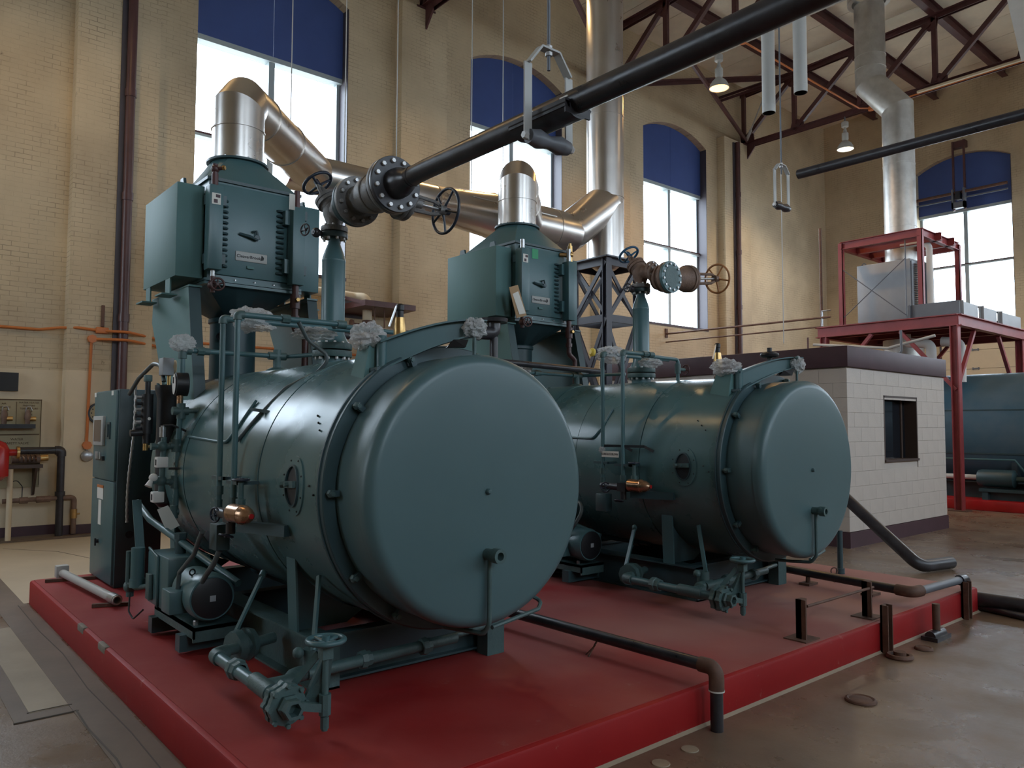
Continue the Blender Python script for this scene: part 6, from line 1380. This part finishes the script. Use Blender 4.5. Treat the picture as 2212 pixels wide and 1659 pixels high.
# ================================================================== WINDOW WALL FITTINGS
WP = WX+0.25
for (y, lab) in ((2.99, 'tall brown painted downpipe on the left pier behind the control cabinet'), (19.25, 'tall brown painted downpipe right of the third window')):
    t = thing('downpipe', lab, 'downpipe', (WP, y, 0), 'brown downpipes')
    obj('pipe', MB().cyl((WP+0.09, y, 0), (WP+0.09, y, 9.9), 0.068, n=18), 'brown_pipe', t)
    obj('pipe_shadow_strip', MB().box((WP, y-0.13, 0), (WP+0.03, y-0.04, 9.9)), 'frame_dark', t, smooth=False)  # dark strip painted in as the pipe's shadow on the pier
    for z in (3.15, 5.0, 6.6, 8.3): obj('pipe_collar', MB().cyl((WP+0.09, y, z), (WP+0.09, y, z+0.12), 0.080, n=18), 'brown_pipe', t)
t = thing('orange_conduit_run', 'orange conduits with round junction boxes along the window wall', 'conduit', (WP, 2.6, 1.2))
zc = 2.99
obj('conduit_run', MB().tube([(WX+0.03, -1.0, 3.0), (WX+0.03, 1.95, 2.98), (WX+0.1, 2.2, 3.02), (WP+0.03, 2.4, 3.02), (WP+0.03, 2.72, 3.0), (WP+0.18, 2.95, 2.99), (WP+0.18, 3.05, 2.99), (WX+0.04, 3.6, 2.95), (WX+0.04, 7.8, 2.93)], 0.020, 8), 'orange_conduit', t)
obj('conduit_run', MB().tube([(WP+0.03, 2.58, 2.87), (WP+0.18, 2.95, 2.87), (WP+0.18, 3.05, 2.87), (WX+0.04, 3.6, 2.84), (WX+0.04, 7.8, 2.78)], 0.020, 8), 'orange_conduit', t)
obj('conduit_drop', MB().cyl((WP+0.03, 2.58, 2.86), (WP+0.03, 2.56, 1.32), 0.020, n=8), 'orange_conduit', t)
for (y, z) in ((2.585, 2.87), (2.565, 1.31)): obj('junction_box', MB().cyl((WP, y, z), (WP+0.07, y, z), 0.062, n=8), 'orange_conduit', t)
obj('junction_box', MB().box((WP, 2.63, 2.96), (WP+0.07, 2.80, 3.05)), 'orange_conduit', t, bevel=0.012)
single('sprinkler_stub', MB().box((WP, 2.70, 3.06), (WP+0.05, 2.74, 3.38)), 'rust_iron', 'short dark vertical bar on the wall above the orange box', 'bar', smooth=False)
t = thing('wall_alarm', 'small round silver alarm unit at the end of the orange conduit', 'alarm', (WP, 2.57, 1.06))
obj('alarm_body', MB().lathe((WP, 2.57, 1.155), (1,0,0), [(0,0),(0,0.08),(0.05,0.08),(0.07,0.05),(0.07,0)], 24), 'zinc', t)
obj('alarm_stem', MB().cyl((WP+0.03, 2.565, 1.22), (WP+0.03, 2.565, 1.28), 0.015, n=8), 'zinc', t)
t = thing('wall_clock', 'round black rimmed wall clock half hidden by the control cabinet', 'clock', (WP, 2.70, 1.60))
obj('clock_case', MB().lathe((WP, 2.72, 1.78), (1,0,0), [(0,0),(0,0.16),(0.05,0.16),(0.05,0.135),(0.04,0.135),(0.04,0)], 36), 'black_paint', t)
obj('clock_face', MB().lathe((WP+0.038, 2.72, 1.78), (1,0,0), [(0,0),(0,0.135),(0.004,0.135),(0.004,0)], 32), 'board_paint', t)
for i in range(12):
    a = i*PI/6; obj('hour_mark', MB().cbox((WP+0.044, 2.72+0.11*math.sin(a), 1.78+0.11*math.cos(a)), (0.004, 0.014, 0.022)), 'ink', t, smooth=False)
obj('clock_hand', MB().bar((WP+0.046, 2.72, 1.78), (WP+0.046, 2.66, 1.83), 0.006, 0.012), 'ink', t, smooth=False)
# display board with relief valves
wx = WX+0.006
t = thing('display_board', 'painted display board on the left wall lettered with valve names', 'board', (wx, 1.7, 0.7))
obj('board_panel', MB().box((wx, 1.15, 0.72), (wx+0.025, 2.02, 1.97)), 'board_paint', t, smooth=False)
for (a, c) in (((wx+0.027, 1.15, 1.96), (wx+0.027, 2.02, 1.96)), ((wx+0.027, 2.012, 1.97), (wx+0.027, 2.012, 0.75)), ((wx+0.027, 1.71, 1.93), (wx+0.027, 1.71, 1.56)), ((wx+0.027, 1.15, 1.46), (wx+0.027, 2.0, 1.47))):
    obj('board_line', MB().bar(a, c, 0.006, 0.014), 'ink_brown', t, smooth=False)
def lines(y, z, rows, sz):
    for i, s in enumerate(rows): text_part('lettering', s, sz, (wx+0.0275, y, z-i*sz*1.25), (0,1,0), (0,0,1), 'ink_brown', t, 0.0006)
lines(1.56, 1.90, ('AIR', 'PRESSURE', 'RELIEF', 'VALVE'), 0.038)
lines(1.86, 1.92, ('WATER HEATER', 'PRESSURE', 'TEMPERATURE', 'RELIEF', 'VALVE'), 0.034)
lines(1.73, 1.40, ('WATER', 'SAFETY VALVE'), 0.045)
single('display_shelf', MB().prism([(wx+0.026, 1.40, 1.555), (wx+0.026, 1.93, 1.555), (wx+0.17, 1.93, 1.555), (wx+0.17, 1.40, 1.555)], (0, 0, 0.06)), 'black_paint', 'small black shelf on the display board holding two valves', 'shelf', smooth=False)
def relief(y, lab):
    x = wx+0.10; z = 1.617
    t = thing('relief_valve', lab, 'valve', (x, y, z), 'relief valves on the display shelf')
    obj('valve_body', MB().lathe((x, y, z), (0,0,1), [(0,0),(0,0.03),(0.06,0.035),(0.08,0.045),(0.17,0.035),(0.20,0.02),(0.20,0)], 16), 'rust_cast', t)
    obj('valve_outlet', MB().cyl((x, y+0.02, z+0.075), (x, y+0.10, z+0.075), 0.032, n=12), 'brass', t)
    obj('lift_lever', MB().tube([(x, y-0.03, z+0.15), (x, y-0.02, z+0.24), (x, y+0.03, z+0.25), (x, y+0.05, z+0.19)], 0.008, 8, bend=0.02), 'zinc', t)
relief(1.56, 'brass relief valve on the black shelf, left one'); relief(1.84, 'brass relief valve on the black shelf, right one')
single('wall_panel', MB().box((WX+0.006, 1.42, 2.08), (WX+0.05, 1.72, 2.34)), 'ink', 'plain dark square plate on the wall above the display board', 'panel', smooth=False)
t = thing('bracket_shelf', 'dark bracket shelf with a cutaway brass valve below the display board', 'shelf', (WX, 1.75, 0.7))
obj('shelf_board', MB().box((WX+0.006, 1.2, 1.00), (WX+0.30, 2.02, 1.05)), 'wood_dark', t, smooth=False)
obj('shelf_bracket', MB().prism([(WX+0.006, 1.93, 1.0), (WX+0.28, 1.93, 1.0), (WX+0.08, 1.93, 0.62), (WX+0.006, 1.93, 0.60)], (0, 0.03, 0)), 'wood_dark', t, smooth=False)
t = thing('cutaway_valve', 'brass cutaway spring valve lying on the dark bracket shelf', 'valve', (WX+0.15, 1.85, 1.05))
obj('valve_body', MB().cyl((WX+0.15, 1.66, 1.13), (WX+0.15, 2.0, 1.12), 0.065, n=16), 'rust_cast', t)
obj('valve_nose', MB().cyl((WX+0.15, 1.99, 1.13), (WX+0.15, 2.10, 1.14), 0.045, n=12), 'brass', t)
for i in range(5): obj('spring_coil', MB().torus((WX+0.20, 1.74+i*0.05, 1.14), (0,1,0.15), 0.045, 0.010, 16, 6), 'bronze', t)
t = thing('wall_piping', 'dark iron pipe loop running down the wall to the floor', 'piping', (WX+0.3, 2.2, 0))
X_ = WX+0.30
obj('main_loop', MB().tube([(X_, 1.70, 1.245), (X_, 2.24, 1.245), (X_, 2.24, 0.035)], 0.050, 16, bend=0.06), 'black_pipe', t)
obj('loop_elbow', MB().tube([(X_, 2.16, 1.245), (X_, 2.24, 1.245), (X_, 2.24, 1.16)], 0.062, 16, bend=0.06), 'black_pipe', t)
obj('branch_pipe', MB().cyl((X_, 1.55, 0.56), (X_, 2.24, 0.57), 0.032, n=12).cyl((X_, 1.95, 0.562), (X_, 2.12, 0.565), 0.045, n=8).cyl((X_, 1.75, 0.56), (X_, 1.85, 0.56), 0.045, n=8), 'rust_cast', t)
obj('pipe_clamp', MB().cyl((X_, 2.24, 0.60), (X_, 2.24, 0.66), 0.066, n=14), 'black_pipe', t)
obj('tail_pipe', MB().tube([(X_, 2.24, 0.57), (X_, 2.42, 0.57), (X_, 2.42, 0.05)], 0.035, 14, bend=0.05), 'rust_cast', t)
obj('tail_valve', MB().cyl((X_, 2.42, 0.27), (X_, 2.42, 0.40), 0.045, n=12).cyl((X_, 2.42, 0.33), (X_, 2.50, 0.33), 0.012, n=8), 'brass', t)
obj('gauge_wire', MB().tube([(X_, 1.78, 0.58), (X_, 1.78, 0.75), (X_+0.02, 1.70, 0.86), (X_+0.02, 1.62, 0.78), (X_+0.02, 1.62, 0.64)], 0.006, 6, bend=0.05), 'black_paint', t)
obj('floor_post', MB().cyl((X_+0.1, 1.62, 0.035), (X_+0.1, 1.62, 1.0), 0.035, n=12), 'cream_paint', t)
obj('upright_pipe', MB().cyl((X_+0.12, 1.40, 1.3), (X_+0.12, 1.40, 2.35), 0.05, n=12), 'black_pipe', t)
t = thing('red_tank', 'red painted pump housing with round flange at the left picture edge', 'tank', (WX+0.55, 1.40, 0.9))
rx = WX+0.55
obj('tank_body', MB().lathe((rx, 1.38, 0.86), (0,0,1), [(0,0),(0,0.12),(0.06,0.20),(0.42,0.20),(0.50,0.16),(0.54,0.08),(0.66,0.06),(0.66,0)], 30), 'red_gloss', t)
obj('tank_neck', MB().cyl((rx, 1.50, 1.23), (rx, 1.66, 1.23), 0.045, n=14), 'red_gloss', t)
obj('neck_flange', MB().cyl((rx, 1.66, 1.23), (rx, 1.695, 1.23), 0.085, n=22), 'brass', t)
obj('tank_label', MB().box((rx+0.196, 1.39, 1.10), (rx+0.203, 1.45, 1.16)), 'paper', t, smooth=False)
obj('tank_stand', MB().cyl((rx, 1.38, 0.0), (rx, 1.38, 0.87), 0.05, n=12), 'black_pipe', t)
# shelf frame, white pipe and rusty tank behind the near boiler
t = thing('maroon_wall_bracket', 'maroon steel shelf frame jutting from the window wall behind the boilers', 'bracket', (WX, 7.1, 3.5))
obj('shelf_plate', MB().prism([(WX+0.02, 6.55, 3.70), (WX+1.0, 6.70, 3.72), (WX+1.0, 7.75, 3.72), (WX+0.02, 7.75, 3.70)], (0, 0, 0.10)), 'maroon_steel', t, smooth=False)
obj('side_frame', MB().bar((WX+0.03, 6.50, 3.62), (WX+0.03, 6.50, 4.05), 0.10, 0.08).bar((WX+0.03, 6.50, 4.02), (WX+0.9, 6.72, 3.78), 0.06, 0.06), 'maroon_steel', t, smooth=False)
obj('window_box', MB().box((WX, 6.5, 3.62), (WX+0.02, 7.3, 4.03)), 'frame_dark', t, smooth=False)
for i, y in enumerate((6.95, 7.15, 7.45)): obj('support_rod', MB().cyl((WX+0.9, y, 3.15), (WX+0.9, y, 3.72), 0.012, n=8), 'rust_iron', t)
single('cream_wall_pipe', MB().tube([(WX+0.35, 5.3, 4.0), (WX+0.35, 6.85, 3.96), (WX+0.55, 7.0, 3.94), (WX+0.55, 7.0, 3.0)], 0.085, 16, bend=0.15), 'cream_paint', 'cream painted pipe bending down through the maroon shelf frame', 'pipe')
single('small_gate_valve', MB().cyl((WX+0.56, 7.0, 3.36), (WX+0.56, 7.0, 3.52), 0.095, n=14).cyl((WX+0.56, 6.70, 3.44), (WX+0.56, 7.0, 3.44), 0.018, n=8).cyl((WX+0.56, 6.66, 3.44), (WX+0.56, 6.70, 3.44), 0.07, n=12), 'rust_iron', 'rusty little valve on the cream pipe below the maroon frame', 'valve')
t = thing('rusty_tank', 'round cream tank with rusty rim behind the near davit arm', 'tank', (WX+1.25, 7.05, 0))
obj('tank_shell', MB().lathe((WX+1.25, 7.05, 0), (0,0,1), [(0,0),(0,0.36),(3.02,0.36),(3.02,0)], 36), 'cream_paint', t)
obj('tank_rim', MB().lathe((WX+1.25, 7.05, 3.0), (0,0,1), [(0,0.36),(0,0.39),(0.26,0.40),(0.27,0.36),(0.27,0)], 36), 'rust_cast', t)

# ================================================================== PAD AND FLOOR ITEMS
def floor_pipe(name, pts, r, lab, bend, mat='black_pipe'):
    return single(name, MB().tube(pts, r, 16, bend=bend), mat, lab, 'pipe')
t = thing('drain_line', 'black drain pipe crossing the pad and dropping over its front edge', 'pipe', (-3.3, 3.5, PZ))
obj('long_pipe', MB().cyl((-4.9, 3.46, 0.325), (-2.50, 3.52, 0.325), 0.034, n=18), 'black_pipe', t)
obj('elbow', MB().tube([(-2.56, 3.52, 0.325), (-2.462, 3.525, 0.325), (-2.462, 3.525, 0.21)], 0.041, 16, bend=0.06), 'rust_iron', t)
obj('drop_pipe', MB().cyl((-2.462, 3.525, 0.25), (-2.462, 3.525, 0.0), 0.034, n=18), 'black_pipe', t)
obj('white_band', MB().cyl((-2.462, 3.525, 0.205), (-2.462, 3.525, 0.212), 0.043, n=18), 'white_plastic', t)
obj('pipe_clip', MB().bar((-3.30, 3.42, PZ), (-3.30, 3.50, 0.30), 0.008, 0.008).bar((-3.34, 3.44, PZ), (-3.26, 3.44, 0.29), 0.006, 0.006), 'rust_iron', t, smooth=False)
t = thing('rear_drain_line', 'black pipe with an elbow along the far right of the pad', 'pipe', (-3.0, 6.5, PZ))
obj('long_pipe', MB().cyl((-4.6, 6.62, 0.315), (-2.66, 6.36, 0.315), 0.036, n=18), 'black_pipe', t)
obj('elbow', MB().tube([(-2.74, 6.37, 0.315), (-2.62, 6.35, 0.315), (-2.60, 6.47, 0.315)], 0.045, 16, bend=0.05), 'rust_iron', t)
obj('short_pipe', MB().cyl((-2.60, 6.42, 0.315), (-2.565, 7.22, 0.315), 0.033, n=18), 'grey_dark', t)
obj('end_elbow', MB().tube([(-2.565, 7.16, 0.315), (-2.56, 7.28, 0.315), (-2.56, 7.30, 0.22)], 0.043, 16, bend=0.05), 'black_pipe', t)
for x in (-3.55, -3.0): obj('pipe_foot', MB().box((x-0.05, 6.40, PZ), (x+0.05, 6.55, PZ+0.02)).cyl((x, 6.47, PZ), (x, 6.47, 0.28), 0.02, n=8), 'rust_iron', t, smooth=False)
single('ring_bolt', MB().torus((-3.45, 6.75, PZ+0.10), (1,-0.8,0), 0.030, 0.006, 18, 6).cyl((-3.45, 6.75, PZ), (-3.45, 6.75, PZ+0.075), 0.007, n=6), 'rust_iron', 'small rusty ring bolt standing on the pad by the rear pipe', 'ring bolt')
single('pad_standpipe', MB().cyl((-3.62, 7.20, PZ), (-3.62, 7.20, 0.62), 0.026, n=12).cyl((-3.62, 7.20, PZ), (-3.62, 7.20, PZ+0.05), 0.04, n=12), 'teal_dark', 'short dark pipe upright behind the farther boiler door', 'pipe')
single('large_floor_pipe', MB().cyl((-2.58, 7.58, 0.10), (FX-0.6, 7.90, 0.10), 0.062, n=20), 'black_pipe', 'thick black pipe lying on the floor at the right edge', 'pipe')
single('thin_floor_pipe', MB().cyl((-2.62, 7.62, 0.03), (-2.15, 7.47, 0.03), 0.03, n=12).cyl((-2.24, 7.50, 0.03), (-2.12, 7.46, 0.03), 0.022, n=12), 'black_pipe', 'thin black pipe stub lying beside the thick floor pipe', 'pipe')
floor_pipe('leaning_pipe', [(-5.05, 9.35, 1.02), (-4.75, 9.15, 0.95), (-3.62, 9.0, 0.075), (-3.50, 9.55, 0.075)], 0.068, 'black pipe leaning down from behind the farther boiler to the floor', 0.12)
# guard rail with two short posts on the pad, steel stubs along the edge
t = thing('rope_rail', 'two short rusty channel posts on the pad linked by a thin rod', 'rail', (-2.68, 5.25, PZ))
for y in (4.79, 5.72):
    p = obj('channel_post', MB().box((-2.70, y-0.035, PZ+0.008), (-2.66, y+0.035, PZ+0.26)).box((-2.70, y-0.035, PZ+0.008), (-2.63, y-0.022, PZ+0.26)), 'rust_iron', t, smooth=False)
    obj('foot_plate', MB().box((-2.76, y-0.09, PZ), (-2.60, y+0.09, PZ+0.008)), 'rust_iron', p, smooth=False)
obj('tie_rod', MB().cyl((-2.645, 4.80, PZ+0.215), (-2.645, 5.75, PZ+0.215), 0.010, n=8), 'rust_iron', t)
for (y, h, lab) in ((5.67, 0.335, 'rusty channel stub standing against the pad front, left one'), (7.18, 0.31, 'rusty channel stub standing against the pad front, right one')):
    single('channel_stub', MB().box((-2.545, y-0.04, 0), (-2.53, y+0.04, h)).box((-2.545, y-0.04, 0), (-2.49, y-0.03, h)).box((-2.545, y+0.03, 0), (-2.49, y+0.04, h)), 'rust_iron', lab, 'channel', 'channel stubs at the pad front', smooth=False)
t = thing('floor_scraper', 'dark flat scraper foot with an upright stub on the floor', 'scraper', (-2.42, 6.33, 0))
obj('scraper_foot', MB().box((-2.50, 6.20, 0), (-2.38, 6.46, 0.03)).cyl((-2.44, 6.22, 0.03), (-2.44, 6.44, 0.03), 0.04, n=12), 'black_pipe', t)
obj('scraper_stub', MB().cyl((-2.44, 6.34, 0.03), (-2.44, 6.34, 0.26), 0.028, n=12), 'rust_iron', t)
def drain(x, y, r, lab, h=0.012):
    t = thing('floor_drain', lab, 'drain', (x, y, 0), 'round floor drains')
    obj('drain_rim', MB().torus((x, y, 0.004), (0,0,1), r, 0.014, 28, 8), 'rust_iron', t)
    obj('drain_cover', MB().lathe((x, y, 0), (0,0,1), [(0,0),(0,r*0.9),(h,r*0.9),(h+0.004,r*0.6),(h+0.004,0)], 24), 'rust_iron', t)
drain(-2.18, 4.55, 0.075, 'round rusty floor drain in front of the pad, nearest the camera')
drain(-2.38, 5.95, 0.05, 'round rusty floor drain in front of the pad, farthest one')
single('floor_bolt', MB().cyl((-2.40, 5.60, 0), (-2.40, 5.60, 0.045), 0.04, n=10).torus((-2.40, 5.60, 0.01), (0,0,1), 0.07, 0.02, 20, 6), 'rust_iron', 'stubby rusty bolt in the floor between the two drains', 'bolt')
for (x, y, lab) in ((-2.41, 3.22, 'pale filled round plug in the floor left of the black drop pipe'), (-2.40, 2.98, 'pale filled round plug nearest the bottom edge by the pad')):
    single('floor_plug', MB().lathe((x, y, 0), (0,0,1), [(0,0),(0,0.045),(0.004,0.043),(0.004,0)], 20), 'patch_light', lab, 'floor plug', 'pale floor plugs')
t = thing('grey_conduit', 'loose grey conduit tube lying on two wooden sticks by the cabinet', 'conduit', (-7.2, 1.53, PZ))
obj('tube', MB().lathe((-7.95, 1.46, 0.275), (1.5,0.10,-0.002), [(0,0.022),(0,0.034),(1.5,0.034),(1.5,0.026),(1.2,0.026),(1.2,0)], 18), 'grey_light', t)
obj('coupling', MB().lathe((-6.60, 1.552, 0.273), (1.5,0.10,0), [(0,0.034),(0,0.040),(0.13,0.040),(0.13,0.030)], 18), 'zinc', t)
obj('end_box', MB().box((-8.02, 1.41, 0.235), (-7.93, 1.51, 0.34)), 'grey_light', t, bevel=0.006)
for (x, y0, y1, lab) in ((-7.90, 1.32, 1.70, 'dark stick under the far end of the loose grey conduit'), (-6.60, 1.42, 1.66, 'dark stick under the open end of the loose grey conduit')):
    single('support_stick', MB().bar((x, y0, PZ+0.014), (x+0.10, y1, PZ+0.014), 0.035, 0.026), 'rust_iron', lab, 'stick', smooth=False)

# operator bracket and rails in front of the back-wall window
t = thing('door_operator', 'grey bracket box and rails mounted across the back wall window top', 'bracket', (-8.5, BY-0.3, 8.1))
obj('rail', MB().cyl((-9.9, BY-0.25, 8.62), (-7.3, BY-0.25, 8.62), 0.045, n=10), 'rust_iron', t)
obj('rail', MB().bar((-9.9, BY-0.22, 8.45), (-7.3, BY-0.22, 8.45), 0.03, 0.04), 'grey_dark', t, smooth=False)
for x in (-8.72, -8.42): obj('hanger_strap', MB().bar((x, BY-0.20, 8.1), (x, BY-0.20, 10.2), 0.06, 0.05), 'maroon_steel', t, smooth=False)
obj('bracket_box', MB().box((-8.75, BY-0.34, 8.14), (-8.70, BY-0.18, 8.72)).box((-8.44, BY-0.34, 8.14), (-8.39, BY-0.18, 8.72)).box((-8.75, BY-0.34, 8.14), (-8.39, BY-0.18, 8.32)), 'grey_dark', t, smooth=False)
obj('wall_mount', MB().box((-8.75, BY-0.20, 10.0), (-8.38, BY, 10.2)), 'maroon_steel', t, smooth=False)
obj('motor_hub', MB().box((-8.63, BY-0.38, 8.40), (-8.50, BY-0.18, 8.62)), 'black_paint', t, smooth=False)
t = thing('wall_speaker', 'small dark hooded fixture on the back wall left of the window', 'fixture', (-10.4, BY, 7.7))
obj('hood', MB().prism([(-10.75, BY, 8.05), (-10.2, BY, 8.15), (-10.2, BY-0.35, 8.05), (-10.75, BY-0.35, 7.98)], (0, 0, 0.05)), 'grey_dark', t, smooth=False)
obj('fixture_body', MB().cyl((-10.35, BY-0.15, 7.65), (-10.35, BY-0.15, 8.0), 0.11, n=14), 'grey_dark', t)
